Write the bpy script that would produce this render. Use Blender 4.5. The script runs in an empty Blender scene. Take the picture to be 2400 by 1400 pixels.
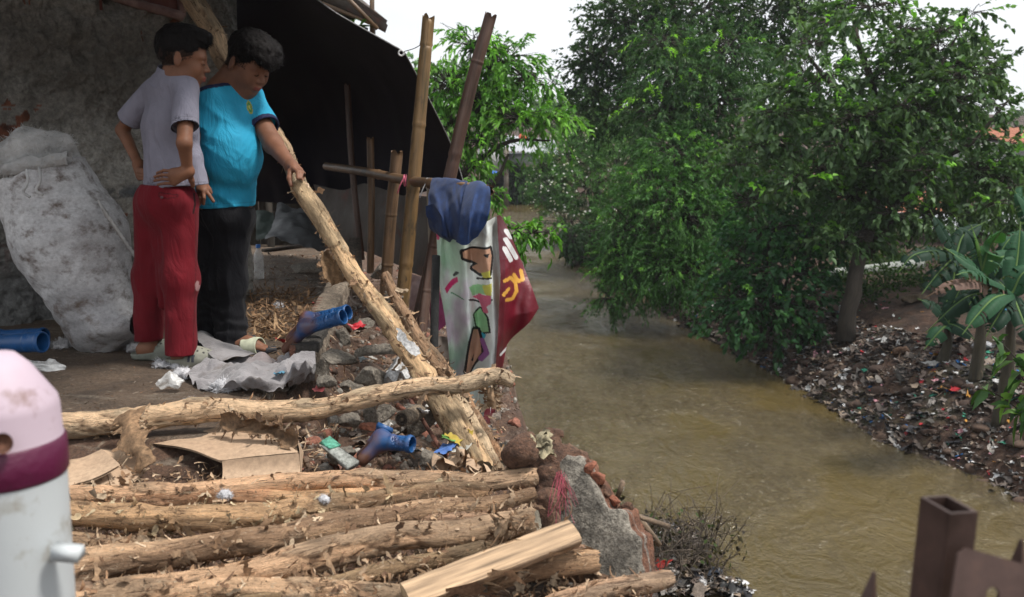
import bpy, math, random
import numpy as np
from mathutils import Vector, Matrix
R = random.Random(11); rng = np.random.default_rng(11)
C = bpy.context.scene.collection
F = 2333.3; PITCH = math.atan(400 / F); CZ = 0.953; WZ = CZ - 4.5
fw = np.array([0, math.cos(PITCH), -math.sin(PITCH)]); up = np.array([0, math.sin(PITCH), math.cos(PITCH)])
def ray(px, py): return fw + np.array([1., 0, 0]) * (px - 1200) / F + up * (700 - py) / F
def W(px, py, Y):                       # photo pixel + distance ahead -> place in the world
    r = ray(px, py); return np.array([0, 0, CZ]) + r * (Y / r[1])
def G(px, py, z=0.0):                   # photo pixel -> point on a level at height z
    r = ray(px, py); return np.array([0, 0, CZ]) + r * ((z - CZ) / r[2])
def PX(Y): return Y * 1.03 / F          # metres per photo pixel about Y ahead
V3 = lambda *a: np.array(a, float)
def nrm(v):
    v = np.asarray(v, float); n = np.linalg.norm(v, axis=-1, keepdims=True); return v / np.maximum(n, 1e-9)

# ---------- noise
def _hash(i, j, k, s):
    h = (i * 374761393 + j * 668265263 + k * 2147483647 + s * 974634777) & 0xffffffff
    h = ((h ^ (h >> 13)) * 1274126177) & 0xffffffff
    h = h ^ (h >> 16)
    return (h & 0xffff) / 65535.0
def vn(P, sc=1.0, s=0):
    P = np.asarray(P, float) * sc; I = np.floor(P).astype(np.int64); f = P - I; f = f * f * (3 - 2 * f)
    r = 0
    for a in (0, 1):
        wa = f[..., 0] if a else 1 - f[..., 0]
        for b in (0, 1):
            wb = f[..., 1] if b else 1 - f[..., 1]
            for c in (0, 1):
                wc = f[..., 2] if c else 1 - f[..., 2]
                r = r + wa * wb * wc * _hash(I[..., 0] + a, I[..., 1] + b, I[..., 2] + c, s)
    return r * 2 - 1
def fbm(P, sc=1.0, o=4, s=0):
    r = 0; a = 1; t = 0
    for i in range(o): r = r + a * vn(P, sc * 2 ** i, s + i * 7); t += a; a *= .5
    return r / t

# ---------- mesh building
class MB:
    def __init__(s): s.V = []; s.F = []; s.n = 0; s.col = []; s.lc = []; s.mi = []
    def add(s, V, F, col=None, lc=None, mi=0):
        V = np.asarray(V, float); 
        if len(V) == 0: return
        fl = F if isinstance(F, list) else [F]
        for f in fl:
            f = np.atleast_2d(np.asarray(f, np.int64))
            if len(f): s.F.append(f + s.n); s.mi.append(np.full(len(f), mi))
        s.V.append(V); s.n += len(V)
        c = np.ones((len(V), 3)) * .5 if col is None else np.broadcast_to(np.asarray(col, float), (len(V), 3))
        s.col.append(c); s.lc.append(V if lc is None else lc)
    def box(s, c, size, rot=None, col=None, mi=0, jit=0):
        v = np.array([[x, y, z] for x in (-.5, .5) for y in (-.5, .5) for z in (-.5, .5)]) * np.asarray(size)
        if jit: v = v + rng.normal(0, jit, v.shape)
        if rot is not None: v = v @ np.array(rot).T
        s.add(v + np.asarray(c), [[0, 1, 3, 2], [4, 6, 7, 5], [0, 4, 5, 1], [2, 3, 7, 6], [0, 2, 6, 4], [1, 5, 7, 3]], col, mi=mi)
    def tube(s, pts, rad, n=8, cap=True, col=None, mi=0, wob=0, seed=0):
        V, Fq, lc = tube(pts, rad, n, wob, seed)
        s.add(V, [Fq], col, lc, mi)
        if cap:
            m = len(np.atleast_2d(pts)); 
            s.F.append(np.array([[s.n - len(V) + i for i in range(n)][::-1]])); s.mi.append(np.array([mi]))
            s.F.append(np.array([[s.n - n + i for i in range(n)]])); s.mi.append(np.array([mi]))
def tube(pts, rad, n=8, wob=0, seed=0):
    pts = np.asarray(pts, float); m = len(pts); rad = np.broadcast_to(np.asarray(rad, float), (m,))
    T = nrm(np.gradient(pts, axis=0)); 
    a = V3(0, 0, 1) if abs(T[0][2]) < .9 else V3(1, 0, 0)
    X = np.zeros_like(T); x = nrm(np.cross(a, T[0]))
    for i in range(m):
        x = nrm(x - T[i] * np.dot(x, T[i])); X[i] = x
    Y = np.cross(T, X)
    th = np.linspace(0, 2 * np.pi, n, endpoint=False)
    s = np.concatenate([[0], np.cumsum(np.linalg.norm(np.diff(pts, axis=0), axis=1))])
    r = np.repeat(rad[:, None], n, 1)
    lc = np.stack([np.cos(th)[None] * r, np.sin(th)[None] * r, np.repeat(s[:, None], n, 1)], -1)
    if wob: r = r * (1 + wob * fbm(lc / rad.mean(), .8, 3, seed))
    V = pts[:, None] + X[:, None] * (np.cos(th)[None] * r)[..., None] + Y[:, None] * (np.sin(th)[None] * r)[..., None]
    i = np.arange(m - 1)[:, None] * n; j = np.arange(n)[None]; k = (j + 1) % n
    Fq = np.stack([i + j, i + k, i + n + k, i + n + j], -1).reshape(-1, 4)
    return V.reshape(-1, 3), Fq, lc.reshape(-1, 3)
def smooth_path(P, n):                 # Catmull-Rom through points
    P = np.asarray(P, float); 
    if len(P) == 2: return P[0] + (P[1] - P[0]) * np.linspace(0, 1, n)[:, None]
    Q = np.vstack([2 * P[0] - P[1], P, 2 * P[-1] - P[-2]]); t = np.linspace(0, len(P) - 1 - 1e-6, n); o = []
    for u in t:
        i = int(u); f = u - i; a, b, c, d = Q[i:i + 4]
        o.append(.5 * ((2 * b) + (c - a) * f + (2 * a - 5 * b + 4 * c - d) * f * f + (3 * b - a - 3 * c + d) * f ** 3))
    return np.array(o)
def grid_faces(nu, nv):
    i = np.arange(nu - 1)[:, None] * nv; j = np.arange(nv - 1)[None]
    return np.stack([i + j, i + nv + j, i + nv + j + 1, i + j + 1], -1).reshape(-1, 4)
def obj(name, mb, mats, parent=None, smooth=True, base=None, keep=False):
    V = np.vstack(mb.V); mats = mats if isinstance(mats, list) else [mats]
    if parent is not None: o0 = np.array(parent['_w']) if '_w' in parent else np.array(parent.location)
    elif base is not None: o0 = np.array(base, float)
    else:
        o0 = np.array([(V[:, 0].min() + V[:, 0].max()) / 2, (V[:, 1].min() + V[:, 1].max()) / 2, V[:, 2].min()])
        if keep: o0 = np.zeros(3)
    me = bpy.data.meshes.new(name); me.vertices.add(len(V)); me.vertices.foreach_set('co', (V - o0).astype(np.float32).ravel())
    tot = np.concatenate([np.full(len(f), f.shape[1]) for f in mb.F]); idx = np.concatenate([f.ravel() for f in mb.F])
    me.loops.add(len(idx)); me.loops.foreach_set('vertex_index', idx.astype(np.int32))
    me.polygons.add(len(tot)); st = np.concatenate([[0], np.cumsum(tot)[:-1]])
    me.polygons.foreach_set('loop_start', st.astype(np.int32)); me.polygons.foreach_set('loop_total', tot.astype(np.int32))
    me.polygons.foreach_set('material_index', np.concatenate(mb.mi).astype(np.int32))
    me.polygons.foreach_set('use_smooth', np.full(len(tot), smooth))
    me.update(calc_edges=True); me.validate()
    a = me.color_attributes.new('col', 'FLOAT_COLOR', 'POINT')
    a.data.foreach_set('color', np.hstack([np.vstack(mb.col), np.ones((len(V), 1))]).astype(np.float32).ravel())
    b = me.attributes.new('lc', 'FLOAT_VECTOR', 'POINT'); b.data.foreach_set('vector', np.vstack(mb.lc).astype(np.float32).ravel())
    for m in mats: me.materials.append(m)
    o = bpy.data.objects.new(name, me); C.objects.link(o)
    if parent is not None: o.parent = parent
    else: o.location = o0
    o['_w'] = [float(v) for v in o0]
    return o
def tag(o, label=None, cat=None, group=None, kind=None):
    if label: o['label'] = label
    if cat: o['category'] = cat
    if group: o['group'] = group
    if kind: o['kind'] = kind
    return o
def thing(name, label, cat, loc, group=None):
    o = bpy.data.objects.new(name, None); C.objects.link(o); o.location = [float(v) for v in loc]; o['_w'] = [float(v) for v in loc]
    o.empty_display_size = .1
    return tag(o, label, cat, group)

# ---------- distance-field sculpting (for people, sacks, lumps)
def rc(a, b, ra, rb=None):
    a = np.asarray(a, float); b = np.asarray(b, float); rb = ra if rb is None else rb; ab = b - a; L = max(ab @ ab, 1e-9)
    def f(P):
        h = np.clip((P - a) @ ab / L, 0, 1); return np.linalg.norm(P - a - h[:, None] * ab, axis=1) - (ra + (rb - ra) * h)
    return f
def ell(c, r, M=None):
    c = np.asarray(c, float); r = np.asarray(r, float)
    def f(P):
        q = P - c
        if M is not None: q = q @ M       # columns of M are the local axes
        k0 = np.linalg.norm(q / r, axis=1); k1 = np.linalg.norm(q / r ** 2, axis=1); return k0 * (k0 - 1) / np.maximum(k1, 1e-6)
    return f
def rcone(a, b, ra, rb, M, squash):    # flattened cone: squash the third axis of frame M
    a = np.asarray(a, float); b = np.asarray(b, float); S = np.array(squash)
    def f(P):
        q = (P - a) @ M / S; ab = (b - a) @ M / S; h = np.clip(q @ ab / (ab @ ab), 0, 1)
        return (np.linalg.norm(q - h[:, None] * ab, axis=1) - (ra + (rb - ra) * h)) * S.min()
    return f
def smin(a, b, k):
    h = np.maximum(k - np.abs(a - b), 0) / k; return np.minimum(a, b) - h * h * k * .25
def union(items, k=.02):
    def f(P):
        d = None
        for it in items:
            kk = k
            if isinstance(it, tuple): it, kk = it
            e = it(P); d = e if d is None else (smin(d, e, abs(kk)) if kk > 0 else -smin(-d, e, -kk))   # negative k carves
        return d
    return f
def surf(f, lo, hi, h):
    lo = np.asarray(lo, float); n = np.ceil((np.asarray(hi) - lo) / h).astype(int) + 1; B = 6
    nb = -(-n // B); cx = [lo[i] + (np.arange(nb[i]) * B + B / 2) * h for i in range(3)]
    cc = np.stack(np.meshgrid(*cx, indexing='ij'), -1).reshape(-1, 3); dc = f(cc).reshape(nb)
    D = np.repeat(np.repeat(np.repeat(dc, B, 0), B, 1), B, 2)[:n[0], :n[1], :n[2]].astype(np.float32)
    act = np.argwhere(np.abs(D) < B * h * 1.6); D = np.where(D > 0, 1., -1.).astype(np.float32)
    for i in range(0, len(act), 400000):
        a = act[i:i + 400000]; D[a[:, 0], a[:, 1], a[:, 2]] = f(lo + a * h)
    s = D < 0; n1 = n - 1
    cr = [(x, y, z) for x in (0, 1) for y in (0, 1) for z in (0, 1)]
    sl = lambda A, c: A[c[0]:c[0] + n1[0], c[1]:c[1] + n1[1], c[2]:c[2] + n1[2]]
    cnt = sum(sl(s, c).astype(np.int8) for c in cr); cell = np.argwhere((cnt > 0) & (cnt < 8))
    acc = np.zeros((len(cell), 3)); w = np.zeros(len(cell))
    for i, a in enumerate(cr):
        for b in cr[i + 1:]:
            if sum(abs(a[k] - b[k]) for k in range(3)) != 1: continue
            ia = cell + a; ib = cell + b; da = D[ia[:, 0], ia[:, 1], ia[:, 2]].astype(float); db = D[ib[:, 0], ib[:, 1], ib[:, 2]].astype(float)
            m = (da < 0) != (db < 0); t = np.where(m, da / np.where(m, da - db, 1), 0)
            acc += np.where(m[:, None], np.array(a) + t[:, None] * (np.array(b) - np.array(a)), 0); w += m
    V = lo + (cell + acc / w[:, None]) * h
    idx = -np.ones(n1, np.int64); idx[cell[:, 0], cell[:, 1], cell[:, 2]] = np.arange(len(cell)); Fs = []
    for ax in range(3):
        u, v = (ax + 1) % 3, (ax + 2) % 3; d = np.zeros(3, int); d[ax] = 1
        A = s[:n[0] - d[0], :n[1] - d[1], :n[2] - d[2]]; Bv = s[d[0]:, d[1]:, d[2]:]
        e = np.argwhere(A != Bv); e = e[(e[:, u] > 0) & (e[:, v] > 0) & (e[:, u] < n1[u]) & (e[:, v] < n1[v]) & (e[:, ax] < n1[ax])]
        du = np.zeros(3, int); du[u] = 1; dv = np.zeros(3, int); dv[v] = 1
        q = [e - du - dv, e - dv, e, e - du]; q = np.stack([idx[x[:, 0], x[:, 1], x[:, 2]] for x in q], 1)
        fl = ~s[e[:, 0], e[:, 1], e[:, 2]]; q[fl] = q[fl][:, ::-1]; Fs.append(q)
    Q = np.vstack(Fs); return V, Q[(Q >= 0).all(1)]
def relax(V, Q, it=2, lam=.5):
    for _ in range(it):
        acc = np.zeros_like(V); w = np.zeros(len(V))
        for k in range(4):
            a, b = Q[:, k], Q[:, (k + 1) % 4]
            for x, y in ((a, b), (b, a)):
                np.add.at(acc, x, V[y]); np.add.at(w, x, 1)
        V = V + lam * (acc / np.maximum(w, 1)[:, None] - V)
    return V
def sculpt(f, lo, hi, h, it=1, col=None):
    V, Q = surf(f, lo, hi, h); V = relax(V, Q, it); m = MB(); m.add(V, [Q], col); return m

# ---------- materials
def new_mat(name):
    m = bpy.data.materials.new(name); m.use_nodes = True; nt = m.node_tree; nt.nodes.clear()
    out = nt.nodes.new('ShaderNodeOutputMaterial'); b = nt.nodes.new('ShaderNodeBsdfPrincipled'); nt.links.new(b.outputs[0], out.inputs[0])
    return m, nt, b, out
def N(nt, t, **k):
    n = nt.nodes.new(t)
    for a, v in k.items():
        if a.startswith('i_'):
            key = a[2:].replace('_', ' '); key = int(key) if key.isdigit() else key
            n.inputs[key].default_value = v
        else: setattr(n, a, v)
    return n
def L(nt, a, b): nt.links.new(a, b)
def coords(nt, src='obj', scale=(1, 1, 1)):
    if src == 'lc': s = N(nt, 'ShaderNodeAttribute', attribute_name='lc').outputs['Vector']
    else: s = N(nt, 'ShaderNodeTexCoord').outputs['Object']
    mp = N(nt, 'ShaderNodeMapping'); mp.inputs['Scale'].default_value = scale; L(nt, s, mp.inputs[0]); return mp.outputs[0]
def noise_n(nt, vec, sc, det=6, rough=.6, dist=0):
    n = N(nt, 'ShaderNodeTexNoise'); n.inputs['Scale'].default_value = sc; n.inputs['Detail'].default_value = det
    n.inputs['Roughness'].default_value = rough; n.inputs['Distortion'].default_value = dist; L(nt, vec, n.inputs['Vector']); return n.outputs['Fac']
def ramp(nt, fac, stops):
    r = N(nt, 'ShaderNodeValToRGB'); e = r.color_ramp.elements
    while len(e) < len(stops): e.new(.5)
    for x, (p, c) in zip(e, stops): x.position = p; x.color = (*c, 1) if len(c) == 3 else c
    L(nt, fac, r.inputs[0]); return r.outputs[0]
def mixc(nt, f, a, b, mode='MIX'):
    m = N(nt, 'ShaderNodeMix', data_type='RGBA', blend_type=mode)
    for s, v in ((m.inputs[0], f), (m.inputs[6], a), (m.inputs[7], b)):
        if hasattr(v, 'links'): L(nt, v, s)
        else: s.default_value = v if not isinstance(v, tuple) else (*v, 1)
    return m.outputs[2]
def bump(nt, b, h, st=.5, d=.01, prev=None):
    n = N(nt, 'ShaderNodeBump'); n.inputs['Strength'].default_value = st; n.inputs['Distance'].default_value = d
    L(nt, h, n.inputs['Height'])
    if prev is not None: L(nt, prev, n.inputs['Normal'])
    if b is not None: L(nt, n.outputs[0], b.inputs['Normal'])
    return n.outputs[0]
g = lambda v: (v, v, v)
def mat(name, stops, sc=8, det=8, rough=.8, src='obj', scale=(1, 1, 1), bst=.5, bd=.01, bsc=None, spec=.5, metal=0, dirt=None, dsc=3, dlim=(.5, .65), dist=0, usecol=0, trans=0, sheen=0, spk=0, spa=.5):
    m, nt, b, out = new_mat(name); v = coords(nt, src, scale); f = noise_n(nt, v, sc, det, dist=dist)
    st = [(.3 + .4 * i / max(1, len(stops) - 1), c) for i, c in enumerate(stops)] if not isinstance(stops[0][1], tuple) else stops
    c = ramp(nt, f, st)
    if usecol: c = mixc(nt, usecol, c, mixc(nt, .75, N(nt, 'ShaderNodeAttribute', attribute_name='col').outputs['Color'], ramp(nt, f, [(.3, g(.55)), (.7, g(1.3))]), 'MULTIPLY'))
    if dirt:
        d = ramp(nt, noise_n(nt, v, dsc, 9, .65), [(dlim[0], g(0)), (dlim[1], g(1))]); c = mixc(nt, d, c, dirt)
    if spk: c = mixc(nt, 1., c, ramp(nt, noise_n(nt, v, spk, 7, .75), [(.36, g(1 - spa)), (.5, g(1)), (.66, g(1 + spa))]), 'MULTIPLY')
    L(nt, c, b.inputs['Base Color']); b.inputs['Roughness'].default_value = rough; b.inputs['Specular IOR Level'].default_value = spec; b.inputs['Metallic'].default_value = metal
    if sheen: b.inputs['Sheen Weight'].default_value = sheen
    if bst: bump(nt, b, noise_n(nt, v, bsc or sc * 3, 8, .65), bst, bd)
    if trans:
        t = N(nt, 'ShaderNodeBsdfTranslucent'); L(nt, c, t.inputs[0]); mx = N(nt, 'ShaderNodeMixShader'); mx.inputs[0].default_value = trans
        L(nt, b.outputs[0], mx.inputs[1]); L(nt, t.outputs[0], mx.inputs[2]); L(nt, mx.outputs[0], out.inputs[0])
    return m
def leaf_mat(name, rough=.45, trans=.3, spec=.5):
    m, nt, b, out = new_mat(name); c = N(nt, 'ShaderNodeAttribute', attribute_name='col').outputs['Color']
    L(nt, c, b.inputs['Base Color']); b.inputs['Roughness'].default_value = rough; b.inputs['Specular IOR Level'].default_value = spec
    t = N(nt, 'ShaderNodeBsdfTranslucent'); L(nt, mixc(nt, 1., c, (1.3, 1.5, .6), 'MULTIPLY'), t.inputs[0])
    mx = N(nt, 'ShaderNodeMixShader'); mx.inputs[0].default_value = trans
    L(nt, b.outputs[0], mx.inputs[1]); L(nt, t.outputs[0], mx.inputs[2]); L(nt, mx.outputs[0], out.inputs[0]); return m
EXPO = 0.42
# ================= world, sun, camera
sc = bpy.context.scene
SUN = nrm(V3(.44, -.14, .87)); el = math.asin(SUN[2]); az = math.atan2(SUN[0], SUN[1])
wd = bpy.data.worlds.new('World'); sc.world = wd; wd.use_nodes = True; nt = wd.node_tree; nt.nodes.clear()
sky = N(nt, 'ShaderNodeTexSky', sky_type='NISHITA', sun_disc=False, sun_elevation=el, sun_rotation=az, dust_density=6, air_density=1.2, ozone_density=1.2)
bg = N(nt, 'ShaderNodeBackground'); wo = N(nt, 'ShaderNodeOutputWorld')
tc = N(nt, 'ShaderNodeTexCoord'); mpg = N(nt, 'ShaderNodeMapping'); mpg.inputs['Scale'].default_value = (1, 1, 2.5); L(nt, tc.outputs['Generated'], mpg.inputs[0])
cl = ramp(nt, noise_n(nt, mpg.outputs[0], 1.6, 6, .55), [(.3, (.75, .75, .75)), (.6, (1, 1, 1))])
c = mixc(nt, cl, sky.outputs[0], (9.6, 9.9, 10.2)); L(nt, c, bg.inputs[0]); bg.inputs[1].default_value = .085; L(nt, bg.outputs[0], wo.inputs[0])
ld = bpy.data.lights.new('sun', 'SUN'); ld.energy = 3.4; ld.angle = math.radians(11); ld.color = (1, .95, .88)
lo = bpy.data.objects.new('sun', ld); C.objects.link(lo); lo.rotation_euler = Vector(SUN).to_track_quat('Z', 'Y').to_euler(); lo.location = (5, -3, 12)
cd = bpy.data.cameras.new('camera'); cam = bpy.data.objects.new('camera', cd); C.objects.link(cam); sc.camera = cam
cam.location = (0, 0, CZ); cam.rotation_euler = (math.pi / 2 - PITCH, 0, 0); cd.sensor_width = 36; cd.lens = 36 * F / 2400; cd.clip_end = 2000; cd.clip_start = .05
cd.dof.use_dof = True; cd.dof.focus_distance = 4.0; cd.dof.aperture_fstop = 5.6
sc.view_settings.view_transform = 'Standard'; sc.view_settings.look = 'None'; sc.view_settings.exposure = EXPO; sc.view_settings.gamma = 1
sc.cycles.max_bounces = 6; sc.cycles.transparent_max_bounces = 8; sc.cycles.caustics_reflective = False; sc.cycles.caustics_refractive = False

# ================= ground and water
RW = [G(*p, WZ) for p in ((2700, 1330), (2400, 1170), (2250, 1105), (2100, 1045), (1850, 905), (1700, 815), (1560, 735), (1470, 655), (1400, 605))]
ry = np.array([-20, 6.] + [p[1] for p in RW] + [45, 60, 70, 200]); rx = np.array([9., 8.5] + [p[0] for p in RW] + [4., 14, 30, 150])
ly = np.array([-20, 0, 7, 9, 11, 12.3, 14, 20, 40, 57, 60, 66, 75, 200]); lx = np.array([2.2, 2.0, 1.8, 1.65, 1.4, .8, 0., -.7, -1.0, -1.3, -.6, 3., 14, 140])
def gh(x, y):
    xr = np.interp(y, ry, rx); xl = np.interp(y, ly, lx); P = np.stack([x, y, 0 * x], -1)
    nz = fbm(P, .9, 5, 3); dr = x - xr + .35 * fbm(P, .7, 3, 9); dl = xl - x
    h = np.where(dr > 0, WZ - .05 + 1.25 * (1 - np.exp(-dr / 1.1)) + .05 * dr + nz * .16 * np.clip(dr, 0, 1) , WZ - .6 * np.clip(-dr / .8, 0, 1))
    h = np.where(dl > -.4, WZ - .3 + np.clip((dl + .35) * np.interp(y, [14, 30], [.45, 1.6]), 0, 2.4) + np.clip(dl - .8, 0, 30) * .06 + nz * .15, h)
    h = h + np.clip((np.hypot(x, y) - 90) / 60, 0, 1) * 3.0
    return h
def axis(a, b, f0, f1, df, mx):        # uneven spacing, fine between f0 and f1
    o = [f0]; 
    while o[-1] < f1: o.append(o[-1] + df)
    st = df
    while o[-1] < b: st = min(st * 1.13, mx); o.append(o[-1] + st)
    st = df; p = [f0]
    while p[-1] > a: st = min(st * 1.13, mx); p.append(p[-1] - st)
    return np.array(p[:0:-1] + o)
xs = axis(-400, 400, 1, 11, .07, 12); ys = axis(-60, 700, 8, 26, .09, 12)
X, Y = np.meshgrid(xs, ys, indexing='ij'); Z = gh(X, Y)
mb = MB(); mb.add(np.stack([X, Y, Z], -1).reshape(-1, 3), [grid_faces(len(xs), len(ys))])
m_bank = mat('bank_soil', [(.3, (.022, .014, .01)), (.5, (.05, .027, .018)), (.72, (.095, .055, .035))], 2.5, 10, .95, bst=.9, bd=.06, bsc=9, spk=8, dirt=(.02, .035, .012), dsc=.5, dlim=(.55, .7))
tag(obj('ground', mb, m_bank, keep=True), kind='structure')

xs = axis(-300, 300, 0, 8, .09, 10); ys = axis(-40, 500, 7, 30, .09, 10)
X, Y = np.meshgrid(xs, ys, indexing='ij'); P = np.stack([X * 1.6 + Y * .2, Y * .9, 0 * X], -1)
wv = fbm(P + 1.2 * fbm(P, .35, 2, 5)[..., None], .8, 3, 1)
amp = np.interp(Y, [5, 12, 24, 60], [1., .9, .7, .5])
mb = MB(); mb.add(np.stack([X, Y, WZ + .035 * wv * amp * .8], -1).reshape(-1, 3), [grid_faces(len(xs), len(ys))])
m, nt, b, out = new_mat('muddy_water'); v = coords(nt, 'obj', (1, .62, 1)); v2 = coords(nt, 'obj', (1, 1, 1))
big = noise_n(nt, v, .33, 3, .5, 1.5); act = ramp(nt, big, [(.38, g(.15)), (.56, g(1))])
n1 = noise_n(nt, v, 1.7, 5, .6, 1.8); n2 = noise_n(nt, v, 7.5, 6, .62, 2.2); n3 = noise_n(nt, v2, 30, 4, .6, .6)
h2 = N(nt, 'ShaderNodeMath', operation='MULTIPLY'); L(nt, n2, h2.inputs[0]); L(nt, act, h2.inputs[1])
p = bump(nt, None, n1, .6, .11); p = bump(nt, None, h2.outputs[0], 1., .13, p); p = bump(nt, b, n3, .35, .014, p)
cw = ramp(nt, noise_n(nt, v, .5, 5), [(.3, (.078, .057, .020)), (.7, (.108, .079, .029))])
# pale flecks coloured into the water for sky glints on its ripples
w = noise_n(nt, v, 4.2, 9, .74, 3.5); glint = ramp(nt, w, [(.605, g(0)), (.66, g(.5))]); glint_act = N(nt, 'ShaderNodeMath', operation='MULTIPLY'); L(nt, glint, glint_act.inputs[0]); L(nt, act, glint_act.inputs[1])
L(nt, mixc(nt, glint_act.outputs[0], cw, (.42, .41, .37)), b.inputs['Base Color']); b.inputs['Roughness'].default_value = .05; b.inputs['IOR'].default_value = 1.7
tag(obj('water', mb, m, keep=True), kind='structure')

# ================= plants
def inpoly(x, y, poly):
    r = np.zeros(len(x), bool); n = len(poly)
    for i in range(n):
        (x1, y1), (x2, y2) = poly[i], poly[(i + 1) % n]
        r ^= ((y1 > y) != (y2 > y)) & (x < (x2 - x1) * (y - y1) / ((y2 - y1) or 1e-9) + x1)
    return r
def leaves(mb, P, D, Nn, Ls, Ws, col, fold=.25, droop=.2):
    n = len(P)
    if n == 0: return
    D = nrm(D); S = nrm(np.cross(D, Nn)); Nn = np.cross(S, D); Ls = np.broadcast_to(Ls, (n,))[:, None]; Ws = np.broadcast_to(Ws, (n,))[:, None]
    def at(u, w, z): return P + D * Ls * u + S * Ws * w + Nn * Ws * z - V3(0, 0, 1) * Ls * droop * u * u
    V = np.stack([at(0, 0, 0), at(.3, -.5, fold), at(.68, -.36, fold), at(1, 0, 0), at(.68, .36, fold), at(.3, .5, fold), at(.5, 0, 0)], 1)
    i = np.arange(n)[:, None] * 7
    q = np.concatenate([i + np.array([[0, 1, 2, 6]]), i + np.array([[6, 2, 3, 4]]), i + np.array([[0, 6, 4, 5]])])
    mb.add(V.reshape(-1, 3), [q], np.repeat(col, 7, 0))
def rdir(n, zb=0): return nrm(rng.normal(size=(n, 3)) + V3(0, 0, zb))
def crown(mb, tw, blobs, leaf=.1, asp=.5, K=1.0, per=14, cols=((.03, .06, .015),), tipcol=None, tipf=.05, droop=.25, twl=.35, shell=.45, tips=None, spread=.5, brad=None):
    """blobs: (centre, radii); leafy twigs reach outwards through each blob. returns nothing, fills mb (leaves) and tw (twigs)"""
    for c, r in blobs:
        c = np.asarray(c); r = np.asarray(r, float); area = 4 * math.pi * (r[0] * r[1] * r[2]) ** (2 / 3)
        k = max(6, int(K * area / (leaf * leaf * asp * per) * .9)); d = rdir(k); q = shell + (1 - shell) * rng.random(k) ** .6
        lump = 1 + .28 * fbm(d * 1.7 + c, 1., 2, 4); st = c + d * r * (q * lump)[:, None]
        td = nrm(d + .55 * rdir(k) - V3(0, 0, droop * .8)); tl = twl * (0.5 + rng.random(k))
        base = np.array(cols)[rng.integers(0, len(cols), k)] * (.75 + .5 * rng.random((k, 1)))
        if tipcol is not None:
            t = rng.random(k) < tipf; t &= (d[:, 2] > -.1); base[t] = np.array(tipcol) * (.8 + .4 * rng.random((t.sum(), 1)))
        t = rng.random((k, per)); p = st[:, None] + td[:, None] * (tl[:, None] * t)[..., None] - V3(0, 0, 1) * (droop * tl[:, None] * t * t)[..., None]
        D = nrm(td[:, None] + spread * 1.6 * rdir(k * per).reshape(k, per, 3) - V3(0, 0, droop * .7))
        base = base * V3(1.65, 1.9, 1.35); Nn = nrm(V3(0, 0, 1.0) + .65 * rng.normal(size=(k, per, 3)))
        cc = base[:, None] * (.75 + .5 * rng.random((k, per, 1)))
        leaves(mb, p.reshape(-1, 3), D.reshape(-1, 3), Nn.reshape(-1, 3), leaf * (.65 + .6 * rng.random(k * per)), leaf * asp * (.8 + .4 * rng.random(k * per)), cc.reshape(-1, 3), droop=.15 + droop * .4)
        if tw is not None:
            for i in range(min(k, 45)):
                a = c + (st[i] - c) * .2; tw.tube(smooth_path([a, (a + st[i]) / 2 + rng.normal(0, .12 * r.mean(), 3), st[i], st[i] + td[i] * tl[i] * .8], 6), np.linspace(.008, .002, 6) * (1 + r.mean()), 4, cap=False)
def limb(mb, pts, r0, r1, n=16, seg=8, seed=0):
    p = smooth_path(pts, n); p = p + np.stack([fbm(p + k * 9, 1.5, 3, seed + k) for k in range(3)], -1) * r0 * .8
    mb.tube(p, np.linspace(r0, r1, n), seg, cap=True, wob=.18, seed=seed)
m_bark = mat('tree_bark', [(.3, (.012, .009, .006)), (.7, (.045, .035, .025))], 6, 8, .9, src='lc', scale=(6, 6, 1), bst=.8, bd=.02)
m_leaf = leaf_mat('leaf_blades', .5, .3, .32); m_leafs = leaf_mat('leaf_blades_dull', .65, .3, .2)
def blob(px, py, rpx, Y, ry=None, dep=None):
    s = PX(Y); return (W(px, py, Y), (rpx * s, (dep or rpx * .8) * s, (ry or rpx) * s))
def tree(name, label, base, limbs, blobs, group=None, cat='tree', lm=None, **kw):
    t = thing(name, label, cat, base, group); mb = MB(); tw = MB(); crown(mb, tw, blobs, **kw)
    for i, (p, a, b) in enumerate(limbs): limb(tw, p, a, b, 18, 9, i)
    obj('trunk', tw, m_bark, t); obj('crown', mb, lm or m_leaf, t); return t
def gz(x, y): return float(gh(np.array([x]), np.array([y]))[0])
def onG(px, Y, dz=0):                  # foot on the ground along a photo column
    p = W(px, 700, Y); p[2] = gz(p[0], p[1]) + dz; return p
DK = ((.016, .036, .016), (.022, .046, .019), (.03, .056, .024)); MD = ((.03, .07, .016), (.04, .085, .02), (.026, .058, .016)); BR = ((.06, .135, .022), (.045, .11, .02), (.075, .15, .03))
LIME = (.16, .29, .04)
# broad-leaved tree on the far bank (largest)
b0 = onG(1994, 17.3)
def T(px, py, Y): return W(px, py, Y)
env = [(1700, 390), (1780, 290), (1830, 190), (1900, 60), (2050, 10), (2150, 30), (2270, 40), (2310, 130), (2330, 250), (2390, 340), (2390, 470), (2250, 520), (2150, 520), (2050, 570), (1900, 560), (1830, 500), (1720, 430)]
spr = []
while len(spr) < 95:
    a, c_ = R.uniform(1700, 2400), R.uniform(0, 580)
    if inpoly(np.array([a]), np.array([c_]), env)[0]: r_ = R.uniform(38, 78); spr.append(blob(a, c_, r_, 18.2 + R.uniform(-1.6, 1.8), r_ * R.uniform(.28, .45)))
spr += [blob(2330, 250, 60, 18.4, 18), blob(2275, 30, 45, 18.6, 22), blob(2370, 335, 40, 18.3, 16), blob(2310, 170, 50, 18.4, 18), blob(2360, 430, 50, 18.3, 30), blob(1730, 385, 50, 17.6, 18), blob(1780, 340, 50, 17.6, 18)]
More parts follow.
